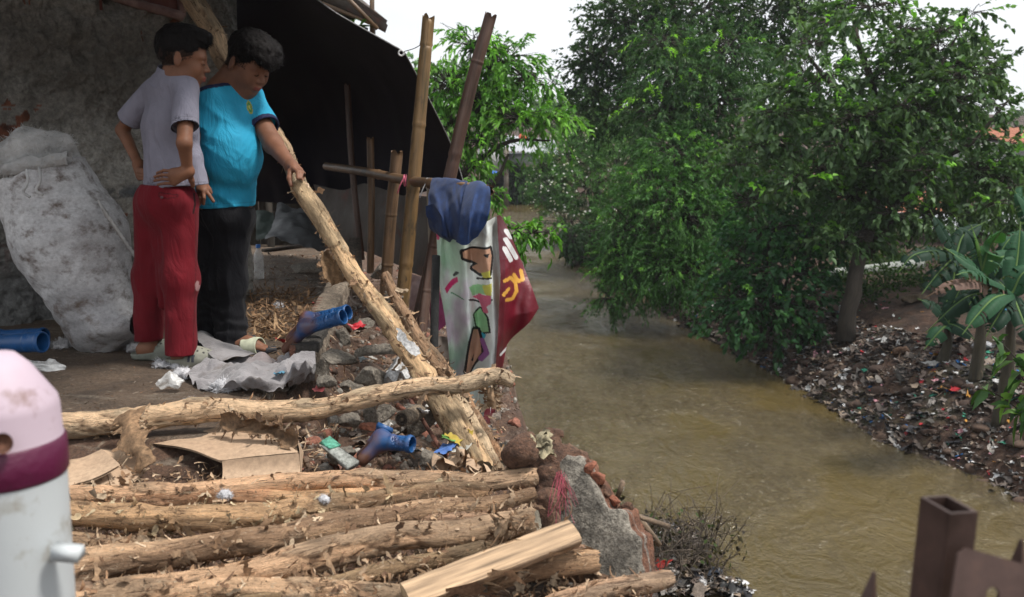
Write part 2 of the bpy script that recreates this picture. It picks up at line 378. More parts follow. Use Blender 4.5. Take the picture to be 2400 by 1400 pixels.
tree('broadleaf_tree', 'largest tree on the far bank, wide crown of broad dark green leaves', b0,
 [([b0, T(2008, 640, 17.6), T(2050, 480, 18.60), T(2060, 250, 18.96), T(2000, 60, 19.20)], .17, .05),
  ([T(2030, 600, 18.60), T(2150, 420, 18.60), T(2280, 330, 18.60), T(2370, 230, 18.60)], .08, .02),
  ([T(2045, 500, 18.60), T(1900, 380, 18.00), T(1800, 330, 17.76)], .08, .02), ([T(2055, 380, 18.60), T(2180, 200, 18.60), T(2260, 60, 18.72)], .07, .015),
  ([T(2058, 300, 18.72), T(1920, 170, 18.60), T(1870, 80, 18.60)], .06, .015)],
 spr,
 leaf=.125, asp=.6, K=1.9, per=12, cols=((.030, .052, .028), (.042, .07, .038), (.062, .092, .055)), tipcol=(.1, .2, .035), tipf=.07, droop=.12, twl=.4, shell=.35)
# dark tall tree behind, at the top centre
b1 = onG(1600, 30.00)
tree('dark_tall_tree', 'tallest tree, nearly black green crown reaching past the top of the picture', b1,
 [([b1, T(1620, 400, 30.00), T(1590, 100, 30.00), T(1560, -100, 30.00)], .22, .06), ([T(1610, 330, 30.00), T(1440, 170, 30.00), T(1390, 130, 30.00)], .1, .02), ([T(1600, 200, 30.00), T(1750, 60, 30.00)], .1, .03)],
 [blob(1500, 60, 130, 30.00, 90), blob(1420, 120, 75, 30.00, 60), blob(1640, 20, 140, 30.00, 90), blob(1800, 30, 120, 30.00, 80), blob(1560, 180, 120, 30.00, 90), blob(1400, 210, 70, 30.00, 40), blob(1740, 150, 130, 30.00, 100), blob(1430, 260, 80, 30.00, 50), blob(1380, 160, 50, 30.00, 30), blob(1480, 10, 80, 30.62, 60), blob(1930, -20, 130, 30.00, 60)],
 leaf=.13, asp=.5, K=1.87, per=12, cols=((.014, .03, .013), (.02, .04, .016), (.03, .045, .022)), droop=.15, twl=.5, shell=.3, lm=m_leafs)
# drooping tree with thin leaves in the middle
b2 = onG(1700, 24.70)
tree('weeping_tree', 'drooping fine leaved tree with lime shoots between the tall dark tree and the broad tree', b2,
 [([b2, T(1700, 500, 24.70), T(1650, 250, 24.70)], .14, .05), ([T(1690, 400, 24.70), T(1560, 200, 24.44)], .07, .02), ([T(1680, 300, 24.70), T(1740, 120, 24.70)], .06, .02)],
 [blob(1600, 180, 120, 24.44, 60), blob(1700, 120, 100, 24.70, 60), blob(1560, 260, 100, 24.05, 60), blob(1680, 240, 110, 24.05, 70), blob(1620, 340, 110, 23.79, 70), blob(1720, 350, 90, 23.92, 80), blob(1560, 100, 80, 24.70, 40), blob(1530, 360, 60, 23.79, 60), blob(1700, 470, 90, 23.66, 90)],
 leaf=.10, asp=.3, K=1.70, per=20, cols=((.02, .047, .02), (.028, .058, .024), (.035, .065, .026)), tipcol=LIME, tipf=.05, droop=.38, twl=.5, shell=.3)
# rounded small-leaved bush hanging over the river
b3 = onG(1640, 24.00)
tree('overhanging_shrub', 'rounded mid green shrub of narrow leaves leaning low over the river', b3,
 [([b3, T(1560, 640, 23.40), T(1480, 560, 22.80), T(1440, 480, 22.80)], .1, .03), ([T(1600, 660, 23.52), T(1600, 450, 23.04)], .09, .03), ([b3, T(1540, 600, 23.28), T(1430, 545, 22.80)], .07, .03)],
 [blob(1580, 360, 90, 22.80, 60), blob(1540, 440, 110, 22.56, 70), blob(1490, 530, 100, 22.32, 80), blob(1600, 500, 120, 22.08, 90), blob(1480, 640, 80, 22.08, 70), blob(1560, 620, 100, 21.84, 70), blob(1620, 640, 80, 21.60, 70), blob(1430, 700, 40, 21.96, 30), blob(1640, 400, 50, 22.32, 50), blob(1450, 590, 40, 22.08, 50)],
 leaf=.085, asp=.3, K=1.70, per=20, cols=((.034, .08, .024), (.046, .1, .03), (.028, .068, .022)), tipcol=(.09, .18, .04), tipf=.12, droop=.3, twl=.35, shell=.4)
b4 = onG(1430, 39.00)
ol = tree('oleander_bush', 'pale green bush dotted with small white flowers at the river bend', b4,
 [([b4, T(1400, 560, 39.00), T(1380, 450, 39.00)], .12, .05), ([b4, T(1440, 480, 39.00), T(1430, 380, 39.00)], .1, .03)],
 [blob(1400, 330, 80, 39.00, 60), blob(1330, 370, 70, 38.35, 50), blob(1300, 430, 60, 37.70, 60), blob(1380, 440, 90, 37.70, 70), blob(1330, 520, 60, 37.70, 50), blob(1450, 400, 60, 37.70, 90), blob(1400, 530, 50, 37.70, 45), blob(1270, 390, 30, 37.70, 30), blob(1440, 290, 60, 39.00, 40)],
 leaf=.14, asp=.2, K=1.43, per=18, cols=((.04, .085, .03), (.055, .11, .04), (.035, .07, .028)), tipcol=(.1, .18, .05), tipf=.1, droop=.05, twl=.35, shell=.4, spread=.7)
mb = MB(); k = 150
for bb in (blob(1400, 340, 80, 39.00, 60), blob(1320, 380, 75, 38.35, 55), blob(1300, 450, 60, 37.70, 60), blob(1380, 450, 90, 37.70, 70)):
    d = rdir(k // 2); d[:, 1] = -abs(d[:, 1]); p = bb[0] + d * bb[1] * 1.12; leaves(mb, p, rdir(len(p), .5), rdir(len(p)), .085, .09, np.full((len(p), 3), .8))
obj('flowers', mb, m_leafs, ol)['kind'] = 'stuff'
b5 = onG(1790, 18.96)
tree('round_leaf_bush', 'low dark bush of glossy round leaves hanging over the littered bank below the broad tree', b5,
 [([b5, T(1790, 700, 18.96), T(1800, 560, 18.60)], .07, .02), ([b5, T(1850, 650, 18.72)], .06, .02)],
 [blob(1800, 540, 100, 18.72, 60), blob(1740, 620, 80, 18.48, 60), blob(1840, 640, 110, 18.24, 70), blob(1720, 700, 70, 18.00, 50), blob(1800, 720, 90, 17.76, 60), blob(1890, 720, 70, 18.00, 50), blob(1700, 770, 40, 17.64, 30), blob(1810, 790, 40, 17.52, 35), blob(1760, 470, 70, 18.96, 50), blob(1900, 570, 80, 18.72, 50)],
 leaf=.105, asp=.75, K=1.70, per=11, cols=((.018, .05, .026), (.024, .062, .032), (.03, .075, .03)), tipcol=(.1, .2, .04), tipf=.05, droop=.25, twl=.35, shell=.4)
b6 = onG(1340, 32.38)
tree('creeper_bush', 'dark creeper tangle trailing to the water under the white flowered bush', T(1400, 600, 33.02), [([T(1420, 640, 33.02), T(1400, 560, 33.02), T(1350, 510, 33.02)], .05, .02)],
 [blob(1370, 555, 45, 33.02, 40), blob(1340, 560, 25, 32.38, 30), blob(1420, 600, 50, 33.02, 30), blob(1325, 585, 14, 32.38, 16), blob(1440, 560, 50, 33.02, 40)],
 leaf=.11, asp=.6, K=2.04, per=10, cols=DK, droop=.7, twl=.3, cat='bush')
# bright tree on the near bank, far behind the tarpaulin
b7 = onG(1040, 17)
tree('bright_green_tree', 'bright sunlit tree with glossy leaves growing behind the two tall bamboo poles', b7,
 [([b7, T(1040, 500, 17), T(1090, 300, 17), T(1150, 150, 17), T(1130, 80, 17)], .13, .03), ([T(1060, 440, 17), T(1130, 370, 16.8), T(1200, 335, 16.5), T(1290, 330, 16.3)], .07, .015),
  ([T(1100, 280, 17), T(1200, 200, 17), T(1260, 180, 17)], .05, .012), ([T(1050, 470, 17), T(1150, 440, 16.5), T(1190, 360, 16.5)], .05, .02)],
 [blob(1110, 110, 65, 17, 45), blob(1180, 140, 70, 17, 45), blob(1230, 180, 60, 17, 35), blob(1050, 190, 60, 17, 60), blob(1130, 230, 75, 17, 45), blob(1060, 300, 60, 16.8, 60), blob(1130, 330, 60, 16.8, 40), blob(1220, 280, 75, 16.5, 30), blob(1290, 275, 55, 16.4, 26), blob(1085, 410, 45, 16.4, 50), blob(1170, 260, 50, 17, 28), blob(1280, 200, 30, 17, 20), blob(1030, 240, 50, 17.5, 80)],
 leaf=.12, asp=.36, K=1.77, per=12, cols=BR, tipcol=(.12, .24, .04), tipf=.15, droop=.4, twl=.35, shell=.35)
for lab, px, py, Y, r in (('leafy branch reaching right over the water beside the maroon banner', 1235, 548, 9.5, 1.0), ('small green bush below the blue cloth at the left river edge', 1128, 455, 12, .3)):
    bs = W(px - 110, py + 40, Y)
    tree('leafy_branch', lab, bs, [([bs, W(px - 60, py + 10, Y), W(px, py, Y), W(px + 60 * r, py - 5, Y)], .02, .006)],
      [blob(px - 60, py + 5, 26, Y, 22), blob(px - 25, py - 8, 28, Y, 20), blob(px + 15, py - 2, 30, Y, 20), blob(px + 55 * r, py - 3, 26, Y, 14), blob(px - 40, py + 30, 20, Y, 14), blob(px - 70, py + 30, 26, Y, 20)],
      leaf=.075, asp=.42, K=2.38, per=9, cols=BR, droop=.4, twl=.13, cat='branch')
# far trees
for i, (lab, px, Y, bl) in enumerate((('pale distant tree seen above the tarpaulin left of the bamboo', 975, 70, [(975, 170, 45, 30), (1010, 220, 60, 60), (950, 230, 60, 50)]),
  ('hazy tree crown beyond the bright tree branches', 1180, 85, [(1170, 225, 60, 35), (1210, 250, 50, 30), (1120, 200, 70, 50)]),
  ('small distant tree in the gap above the river bend', 1315, 80, [(1315, 240, 35, 18), (1300, 270, 50, 25), (1360, 260, 50, 40)]),
  ('dark green tree mass behind the far riverside shack', 1400, 60, [(1400, 300, 70, 60), (1480, 320, 90, 60)]),
  ('pale tree at the right edge beside the orange tiled roof', 2380, 60, [(2370, 285, 40, 18), (2410, 290, 40, 25)]))):
    bs = onG(px, Y)
    tree('distant_tree', lab, bs, [([bs, W(px, bl[0][1], Y)], .3, .08)], [blob(a, b_, r, Y, r2) for a, b_, r, r2 in bl], leaf=.5, asp=.5, K=2.04, per=10, cols=((.05, .08, .04), (.06, .1, .05)), twl=.8, droop=.1, lm=m_leafs, group='trees in the distance')
# ================= helpers for rough things
def flakes(mb, P, T, Nn, Ls, Ws, curl, col, rows=5):
    n = len(P); T = nrm(T); S = nrm(np.cross(Nn, T)); Nn = np.cross(T, S); Ls = np.broadcast_to(Ls, (n,)); Ws = np.broadcast_to(Ws, (n,)); curl = np.broadcast_to(curl, (n,))
    u = np.linspace(0, 1, rows); V = np.zeros((n, rows, 2, 3)); tw = rng.normal(0, .5, n)
    for i, a in enumerate(u):
        ang = curl * a; c = P + T * (Ls * np.where(np.abs(curl) > .05, np.sin(ang) / np.where(np.abs(curl) > .05, curl, 1), a))[:, None] + Nn * (Ls * np.where(np.abs(curl) > .05, (1 - np.cos(ang)) / np.where(np.abs(curl) > .05, curl, 1), 0))[:, None]
        d = nrm(S * np.cos(tw * a)[:, None] + Nn * np.sin(tw * a)[:, None]); w = Ws * (.25 + .9 * rng.random(n) ** 1.5) * (1 if i < rows - 1 else .25)
        V[:, i, 0] = c - d * (w * (.2 + .6 * rng.random(n)))[:, None]; V[:, i, 1] = c + d * (w * (.2 + .6 * rng.random(n)))[:, None]
    b = np.arange(n)[:, None] * rows * 2; q = np.concatenate([b + np.array([[2 * i, 2 * i + 1, 2 * i + 3, 2 * i + 2]]) for i in range(rows - 1)])
    mb.add(V.reshape(-1, 3), [q], np.repeat(col, rows * 2, 0))
def pal(n, cols, v=.25):
    return np.array(cols)[rng.integers(0, len(cols), n)] * (1 - v + 2 * v * rng.random((n, 1)))
def blobrock(c, r, seed=0, nu=26, nv=18, cuts=9, rough=.08, M=None):
    u = np.linspace(0, 2 * np.pi, nu, endpoint=False); v = np.linspace(0, np.pi, nv); U, Vv = np.meshgrid(u, v, indexing='ij')
    P = np.stack([np.cos(U) * np.sin(Vv), np.sin(U) * np.sin(Vv), np.cos(Vv)], -1).reshape(-1, 3); rr = np.random.default_rng(seed)
    for _ in range(cuts):
        n = nrm(rr.normal(size=3)); d = .45 + .3 * rr.random(); e = np.maximum(P @ n - d, 0); P = P - e[:, None] * n
    P = P * (1 + rough * fbm(P, 2.2, 4, seed))[:, None]; P = P * np.asarray(r)
    if M is not None: P = P @ np.asarray(M).T
    i = np.arange(nu)[:, None] * nv; k = ((np.arange(nu) + 1) % nu)[:, None] * nv; j = np.arange(nv - 1)[None]
    return P + np.asarray(c), np.stack([i + j, i + j + 1, k + j + 1, k + j], -1).reshape(-1, 4)
def rotM(rx=0, ry=0, rz=0): return np.array((Matrix.Rotation(rz, 3, 'Z') @ Matrix.Rotation(ry, 3, 'Y') @ Matrix.Rotation(rx, 3, 'X')))
def frame(f, u=(0, 0, 1)):             # columns: forward, left, up
    f = nrm(f); l = nrm(np.cross(u, f)); return np.stack([f, l, np.cross(f, l)], 1)
def inpoly(x, y, poly):
    r = np.zeros(len(x), bool); n = len(poly)
    for i in range(n):
        (x1, y1), (x2, y2) = poly[i], poly[(i + 1) % n]
        r ^= ((y1 > y) != (y2 > y)) & (x < (x2 - x1) * (y - y1) / ((y2 - y1) or 1e-9) + x1)
    return r
def pdist(x, y, line):
    d = np.full(len(x), 1e9)
    for (x1, y1), (x2, y2) in zip(line[:-1], line[1:]):
        dx, dy = x2 - x1, y2 - y1; t = np.clip(((x - x1) * dx + (y - y1) * dy) / (dx * dx + dy * dy + 1e-9), 0, 1); d = np.minimum(d, np.hypot(x - x1 - t * dx, y - y1 - t * dy))
    return d
def net(ctrl, nu, nv, lin=False):      # ctrl[rows][cols] of (px,py,Y) -> smooth grid of (px,py,Y)
    if lin:
        A = np.array([smooth_path(r, nv) for r in ctrl]); t = np.linspace(0, len(ctrl) - 1, nu); return np.stack([np.stack([np.interp(t, np.arange(len(ctrl)), A[:, j, k]) for k in range(3)], 1) for j in range(nv)], 1)
    A = np.array([smooth_path(r, nv) for r in ctrl]); return np.stack([smooth_path(A[:, j], nu) for j in range(nv)], 1)
def unproj(G3):
    S = G3.shape; return np.array([W(*p) for p in G3.reshape(-1, 3)]).reshape(S)
def two_sided(mb, V, nu, nv, col=None, th=.002):
    Fq = grid_faces(nu, nv); mb.add(V.reshape(-1, 3), [Fq], col)
m_col = mat('painted_scraps', [(.3, g(.3)), (.7, g(.3))], 20, 4, .6, usecol=1, bst=.3, bd=.004)
m_colr = mat('dull_scraps', [(.3, g(.3)), (.7, g(.3))], 20, 4, .9, usecol=1, bst=.5, bd=.006, spk=80, spa=.45)
m_gloss = mat('plastic_scraps', [(.3, g(.3)), (.7, g(.3))], 20, 4, .35, usecol=1, bst=.3, bd=.004)

# ================= terrace
fe_y = np.array([0, 3.0, 3.2, 3.44, 3.85, 4.6, 6.4, 9.5]); fe_x = np.array([-.95, -.95, -.94, -.93, -.79, -.9, -1.15, -1.4])   # edge of the floor slab
te_y = np.array([0, 1.98, 2.1, 2.23, 2.5, 2.75, 3.05, 3.6, 5, 7, 10.]); te_x = np.array([.44, .42, .28, .15, .07, .06, .06, .04, -.02, -.25, -.6])          # edge of the drop
def th(x, y):
    P = np.stack([x, y, 0 * x], -1); n1 = fbm(P, 2.2, 4, 2); n2 = fbm(P, 11, 4, 8)
    fl = .012 * n1 + .005 * n2
    lowr = -.20 + .10 * n1 + .035 * n2 - .10 * np.clip((x + .8) / .8, 0, 1)
    t = np.clip((x - np.interp(y, fe_y, fe_x)) / .10, 0, 1); h = fl * (1 - t) + lowr * t
    t2 = np.clip((np.interp(x, [-.9, -.5], [3.02, 2.66]) - y) / .2, 0, 1); h = h * (1 - t2) + (-.10 + .04 * n1 + .02 * n2) * t2
    e = x - np.interp(y, te_y, te_x) - .05 * n1; h = h - np.clip(e, 0, 9) * 4.5 * (1 + .2 * n1)
    return np.maximum(h, WZ - 1)
def thz(x, y): return float(th(np.array([float(x)]), np.array([float(y)]))[0])
xs = np.arange(-3.2, 1.7, .018); ys = np.arange(1.1, 9.6, .022); X, Y = np.meshgrid(xs, ys, indexing='ij'); Z = th(X, Y)
fc = np.where((X < np.interp(Y, fe_y, fe_x) + .02) & (Y > 3.0), 1., 0.)[..., None]
col = fc * V3(.105, .072, .048) + (1 - fc) * V3(.11, .062, .040)
mb = MB(); mb.add(np.stack([X, Y, Z], -1).reshape(-1, 3), [grid_faces(len(xs), len(ys))], col.reshape(-1, 3))
m, nt, b, out = new_mat('dirt_floor'); v = coords(nt); a = N(nt, 'ShaderNodeAttribute', attribute_name='col').outputs['Color']
c = mixc(nt, 1., a, ramp(nt, noise_n(nt, v, 5, 9, .65), [(.3, g(.45)), (.5, g(1)), (.7, g(1.35))]), 'MULTIPLY')
c = mixc(nt, ramp(nt, noise_n(nt, coords(nt, 'obj', (1.2, 4.5, 1)), 2.2, 9, .7, 1), [(.56, g(0)), (.66, g(.65))]), c, (.24, .20, .155))
c = mixc(nt, ramp(nt, noise_n(nt, v, 26, 5), [(.62, g(0)), (.68, g(.7))]), c, (.25, .2, .15))
c = mixc(nt, 1., c, ramp(nt, noise_n(nt, v, 90, 7, .75), [(.36, g(.5)), (.5, g(1)), (.66, g(1.5))]), 'MULTIPLY')
L(nt, c, b.inputs['Base Color']); L(nt, ramp(nt, noise_n(nt, v, 3, 6), [(.35, g(.45)), (.6, g(.9))]), b.inputs['Roughness'])
p = bump(nt, None, noise_n(nt, v, 50, 9, .75), 1., .02); bump(nt, b, noise_n(nt, v, 6, 6), .5, .03, p)
tag(obj('earth_terrace', mb, m, keep=True), kind='structure')

# ================= plastered wall with window
A = V3(*W(-420, 0, 4.35)[:2], 0); B_ = V3(*W(566, 0, 5.7)[:2], 0); wl = np.linalg.norm(B_ - A); wu = (B_ - A) / wl; wn = nrm(V3(wu[1], -wu[0], 0))
if wn[1] > 0: wn = -wn
nu, nz = 520, 400; u = np.linspace(0, wl, nu); z = np.linspace(-.15, 3.4, nz); U, ZZ = np.meshgrid(u, z, indexing='ij')
P = np.stack([U, 0 * U, ZZ], -1); rg = fbm(P, 3, 3, 1); rough = np.clip(.6 + .8 * rg, .15, 1.2)
d = .040 * fbm(P, 9, 4, 5) * rough * 2 + .014 * fbm(P, 32, 3, 6) + .02 * rg - .03 * np.clip(fbm(P, 13, 3, 55) - .25, 0, 1)
row = np.floor(ZZ / .075); cou = np.abs((ZZ / .075) % 1 - .5); bx = np.abs(((U / .21 + (row % 2) * .5) % 1) - .5)
joint = np.clip((np.maximum(cou * .36 + .0, 0) - .15) * 30, 0, 1)
gone = np.clip((fbm(P, 2.6, 4, 21) - .02) * 5, 0, 1); bare = np.clip((fbm(P, 9.5, 3, 31) - .36) * 10, 0, 1) * np.clip(gone * 2, 0, 1)
brick = bare * (1 - joint) * (bx < .46)
d = d - .022 * gone - .012 * gone * np.clip((cou - .38) * 12, 0, 1)
V = A + U[..., None] * wu + ZZ[..., None] * V3(0, 0, 1) + d[..., None] * wn
# wall colour: cement, weathered patches, exposed brick (all its own material)
t = np.clip(.5 + .9 * fbm(P, 1.6, 4, 41), 0, 1)[..., None]
col = V3(.17, .155, .132) * (1 - t) + V3(.42, .40, .36) * t
col = np.where(brick[..., None] > .5, V3(.27, .10, .055) * (.7 + .6 * fbm(P, 20, 2, 3)[..., None]), col)
lowp = np.clip((ZZ - .7) * -2, 0, 1)[..., None] * np.clip(fbm(P, 2, 3, 77) * 3, 0, 1)[..., None]; col = col * (1 - lowp) + V3(.18, .18, .175) * lowp
bluep = (np.clip(1 - np.hypot((U - wl * .70) / .35, (ZZ - .62) / .05), 0, 1) * (fbm(P, 9, 3, 4) > -.1))[..., None]; col = col * (1 - bluep) + V3(.03, .06, .10) * bluep
mb = MB(); mb.add(V.reshape(-1, 3), [grid_faces(nu, nz)], np.clip(col, 0, 1).reshape(-1, 3))
back = V - wn * .14; mb.add(np.array([back[0, 0], back[-1, 0], back[-1, -1], back[0, -1], V[-1, 0], V[-1, -1]]) - wn * .03, [[0, 1, 2, 3], [1, 4, 5, 2]], (.2, .18, .16))
m_wall = mat('rough_plaster', [(.3, g(.3)), (.7, g(.3))], 28, 9, .95, usecol=1, bst=1., bd=.05, bsc=22, spk=45, spa=.3)
base = (A + B_) / 2; wall = tag(obj('plaster_wall', mb, m_wall, base=base), 'rough grey plaster wall with bare brick patches behind the boy in grey', 'wall')
def wp(px, py):                        # photo pixel -> (along, height) on the wall
    r = ray(px, py); o = V3(0, 0, CZ); t = ((A - o) @ wn) / (r @ wn); q = o + r * t; return (q - A) @ wu, q[2]
def wpt(u_, z_, off=0): return A + wu * u_ + V3(0, 0, z_) + wn * off
(u0, z0), (u1, z1) = wp(262, -6), wp(418, 40)
m_rust = mat('rusty_sheet', [(.3, (.05, .025, .02)), (.5, (.13, .04, .03)), (.7, (.22, .13, .11))], 5, 8, .8, scale=(1, 1, .3), dirt=(.28, .3, .33), dlim=(.6, .68))
wt = MB(); wb = MB()
Pn = [wpt(u0 - .9, z0 + .08, .03), wpt(u1, z1, .03), wpt(u1, z1 + 1.0, .03), wpt(u0 - .9, z0 + 1.2, .03)]
wb.tube(smooth_path([wpt(u0 - .9, z0 + .22, .045), wpt(u0, z0, .045), wpt(u1, z1, .045)], 14), .028, 6, col=(.3, .2, .17), wob=.3); wb.tube([wpt(u1, z1, .045), wpt(u1, z1 + 1.0, .045)], .022, 6, col=(.35, .33, .32), wob=.2)
wnd = thing('window', 'boarded window of rusty sheet metal at the top of the plaster wall', 'window', Pn[1])
wt.add([wpt(u0 - .9, z0 + .22, .03), wpt(u0, z0, .03), wpt(u1, z1, .03), wpt(u1, z1 + 1.0, .03), wpt(u0 - .9, z1 + 1.0, .03)], [np.array([[0, 1, 2, 3, 4]])], (.13, .05, .04))
obj('frame', wb, mat('flaked_paint', [(.3, (.12, .06, .05)), (.7, (.3, .2, .18))], 14, 8, .9, bst=.8), wnd); 
for q in (-.42, -.2): wt.box(wpt(u1 + q, z1 + .5, .035), (.012, .012, 1), col=(.05, .02, .02))
obj('panel', wt, m_rust, wnd)
# roof sheets added above the view to shade the boys and the wall
mb = MB(); nx, ny = 120, 12; X, Y = np.meshgrid(np.linspace(-5.2, -.80, nx), np.linspace(2.9, 5.9, ny), indexing='ij'); Z = 1.82 + .02 * np.sin(X * 2 * np.pi / .076) + (X + .9) * -.12
mb.add(np.stack([X, Y, Z], -1).reshape(-1, 3), [grid_faces(nx, ny)]); mb.add(np.stack([X, Y, Z + .012], -1).reshape(-1, 3), [grid_faces(nx, ny)])
tag(obj('shade_roof', mb, mat('shade_roof_zinc', [(.3, (.12, .1, .09)), (.7, (.25, .24, .23))], 4, 6, .6, metal=.3)), 'added corrugated sheets, out of view, that shade the two boys', 'roof')

# ================= black tarpaulin and what is under it
m_tarp = mat('black_tarpaulin', [(.3, (.003, .003, .008)), (.7, (.006, .006, .014))], 3, 6, .62, bst=.25, bd=.01, bsc=5, spec=.25)
ctrl = [[(556, -60, 5.3), (700, -22, 5.3), (800, 40, 5.15), (945, 122, 4.97)],
        [(560, 90, 5.6), (700, 110, 6.1), (830, 160, 6.3), (988, 200, 5.35)],
        [(569, 260, 6.6), (700, 260, 6.95), (860, 270, 6.75), (1052, 330, 5.8)],
        [(570, 400, 7.4), (700, 410, 7.3), (880, 420, 6.9), (1075, 395, 5.9)],
        [(570, 470, 7.6), (700, 478, 7.45), (880, 470, 7.0), (1086, 432, 5.9)]]
g3 = net(ctrl, 70, 90); V = unproj(g3); n = fbm(V * V3(2.5, 1, .6), 1.4, 3, 5) + .35 * fbm(V * V3(6, 1, .6), 1.5, 2, 8); V = V + (n[..., None] * .06) * V3(0, 1, 0)
mb = MB(); mb.add(V.reshape(-1, 3), [grid_faces(70, 90)])
tarp = tag(obj('tarpaulin', mb, m_tarp), 'large black tarpaulin stretched as a shelter behind the boy in the blue shirt', 'tarpaulin')
mb = MB(); e = V[0] + V3(0, -.005, 0.004); mb.tube(e, .004, 5, col=g(.25)); mb.tube(V[:, -1] + V3(0.003, -.004, 0), .004, 5, col=g(.16)); obj('hem', mb, m_colr, tarp)
mb = MB(); c0 = W(941, 125, 4.95); th_ = np.linspace(0, 2 * np.pi, 12); mb.tube(np.stack([c0[0] + .013 * np.cos(th_), c0[1] + 0 * th_ - .01, c0[2] + .013 * np.sin(th_)], 1), .005, 6, col=g(.7)); obj('eyelet', mb, m_gloss, tarp)
mb = MB(); mb.tube(smooth_path([W(943, 122, 4.95), W(970, 114, 4.88), W(990, 103, 4.78)], 10), .0022, 5, col=(.03, .03, .03)); tag(obj('cord', mb, m_gloss), 'thin cord tying the tarpaulin corner to the tall yellow bamboo pole', 'cord')
m_junk = mat('dirty_sheet', [(.3, (.03, .025, .02)), (.5, (.07, .056, .046)), (.7, (.13, .115, .1))], 2.2, 8, .7, dirt=(.13, .05, .035), dlim=(.55, .68), bst=.5, bd=.02)
ctrl = [[(735, 432, 7.2), (800, 446, 6.9), (860, 430, 6.6), (930, 455, 6.2), (1005, 462, 5.6)], [(745, 490, 7.1), (860, 500, 6.5), (1010, 550, 5.5)], [(750, 560, 7.0), (850, 590, 6.5), (1020, 660, 5.4)]]
V = unproj(net(ctrl, 40, 60)); V = V + (fbm(V * V3(1, 1, .5), 4, 4, 6) * .05)[..., None] * V3(.4, 1, 0); mb = MB(); mb.add(V.reshape(-1, 3), [grid_faces(40, 60)])
tag(obj('plastic_sheet', mb, m_junk), 'dirty beige plastic sheet hanging below the tarpaulin behind the short bamboo poles', 'sheet')
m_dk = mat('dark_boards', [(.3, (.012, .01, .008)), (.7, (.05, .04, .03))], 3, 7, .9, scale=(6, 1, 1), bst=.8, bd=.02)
t = thing('board_partition', 'dark board partition at the back of the shelter under the tarpaulin', 'partition', V3(-1.5, 8.3, 0)); 
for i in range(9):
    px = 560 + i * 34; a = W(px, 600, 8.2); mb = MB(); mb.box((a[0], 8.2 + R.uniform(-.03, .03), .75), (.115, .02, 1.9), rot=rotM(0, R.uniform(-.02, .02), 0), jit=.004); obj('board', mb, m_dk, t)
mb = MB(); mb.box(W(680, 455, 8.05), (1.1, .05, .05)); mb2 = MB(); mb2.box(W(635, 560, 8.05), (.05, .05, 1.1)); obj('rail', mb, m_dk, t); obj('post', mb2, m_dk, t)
# junk inside
for lab, ct, colr in (('crumpled grey plastic sheet lying in the dark shelter behind the blue shirted boy', [[(650, 478, 7.2), (720, 490, 7.1), (790, 520, 7.0)], [(640, 520, 6.9), (710, 530, 6.8), (790, 560, 6.8)], [(620, 560, 6.6), (700, 575, 6.5), (760, 590, 6.6)]], (.12, .125, .13)),
                      ('dull green sheet slumped beside the water bottle in the shelter', [[(600, 500, 7.4), (640, 500, 7.4)], [(600, 560, 7.1), (650, 550, 7.2)]], (.05, .07, .06))):
    V = unproj(net(ct, 24, 30)); V = V + (fbm(V, 7, 3, 4) * .06)[..., None] * V3(0, .3, 1); mb = MB(); mb.add(V.reshape(-1, 3), [grid_faces(24, 30)], colr); tag(obj('folded_sheet', mb, m_col), lab, 'sheet', 'sheets under the shelter')
for i, (lab, a, b2, w) in enumerate((('dark plank lying flat beyond the bottle under the tarpaulin', (620, 588, 6.9), (760, 570, 7.3), .07), ('short grey plank leaning behind the long held log', (830, 560, 6.0), (840, 690, 5.6), .07))):
    mb = MB(); pa, pb = W(*a), W(*b2); M = frame(pb - pa); mb.box((pa + pb) / 2, (np.linalg.norm(pb - pa), w, .02), rot=M, col=(.09, .07, .055)); tag(obj('plank', mb, m_colr), lab, 'plank', 'planks')

# ================= bamboo
def bamboo_mat(name, c1, c2, c3):
    m, nt, b, out = new_mat(name); v = coords(nt, 'lc', (9, 9, .7)); c = ramp(nt, noise_n(nt, v, 4, 8, .65), [(.32, c1), (.5, c2), (.68, c3)])
    c = mixc(nt, ramp(nt, noise_n(nt, coords(nt, 'lc', (3, 3, 1.2)), 5, 7, .7), [(.55, g(0)), (.63, g(.8))]), c, (.03, .025, .018)); L(nt, c, b.inputs['Base Color']); b.inputs['Roughness'].default_value = .5
    bump(nt, b, noise_n(nt, v, 14, 6), .5, .003); return m
m_by = bamboo_mat('yellow_bamboo', (.06, .045, .018), (.17, .10, .04), (.24, .15, .065)); m_bb = bamboo_mat('brown_bamboo', (.035, .02, .014), (.085, .045, .032), (.13, .085, .065))
m_bg = bamboo_mat('old_bamboo', (.05, .03, .016), (.13, .075, .038), (.2, .12, .065))
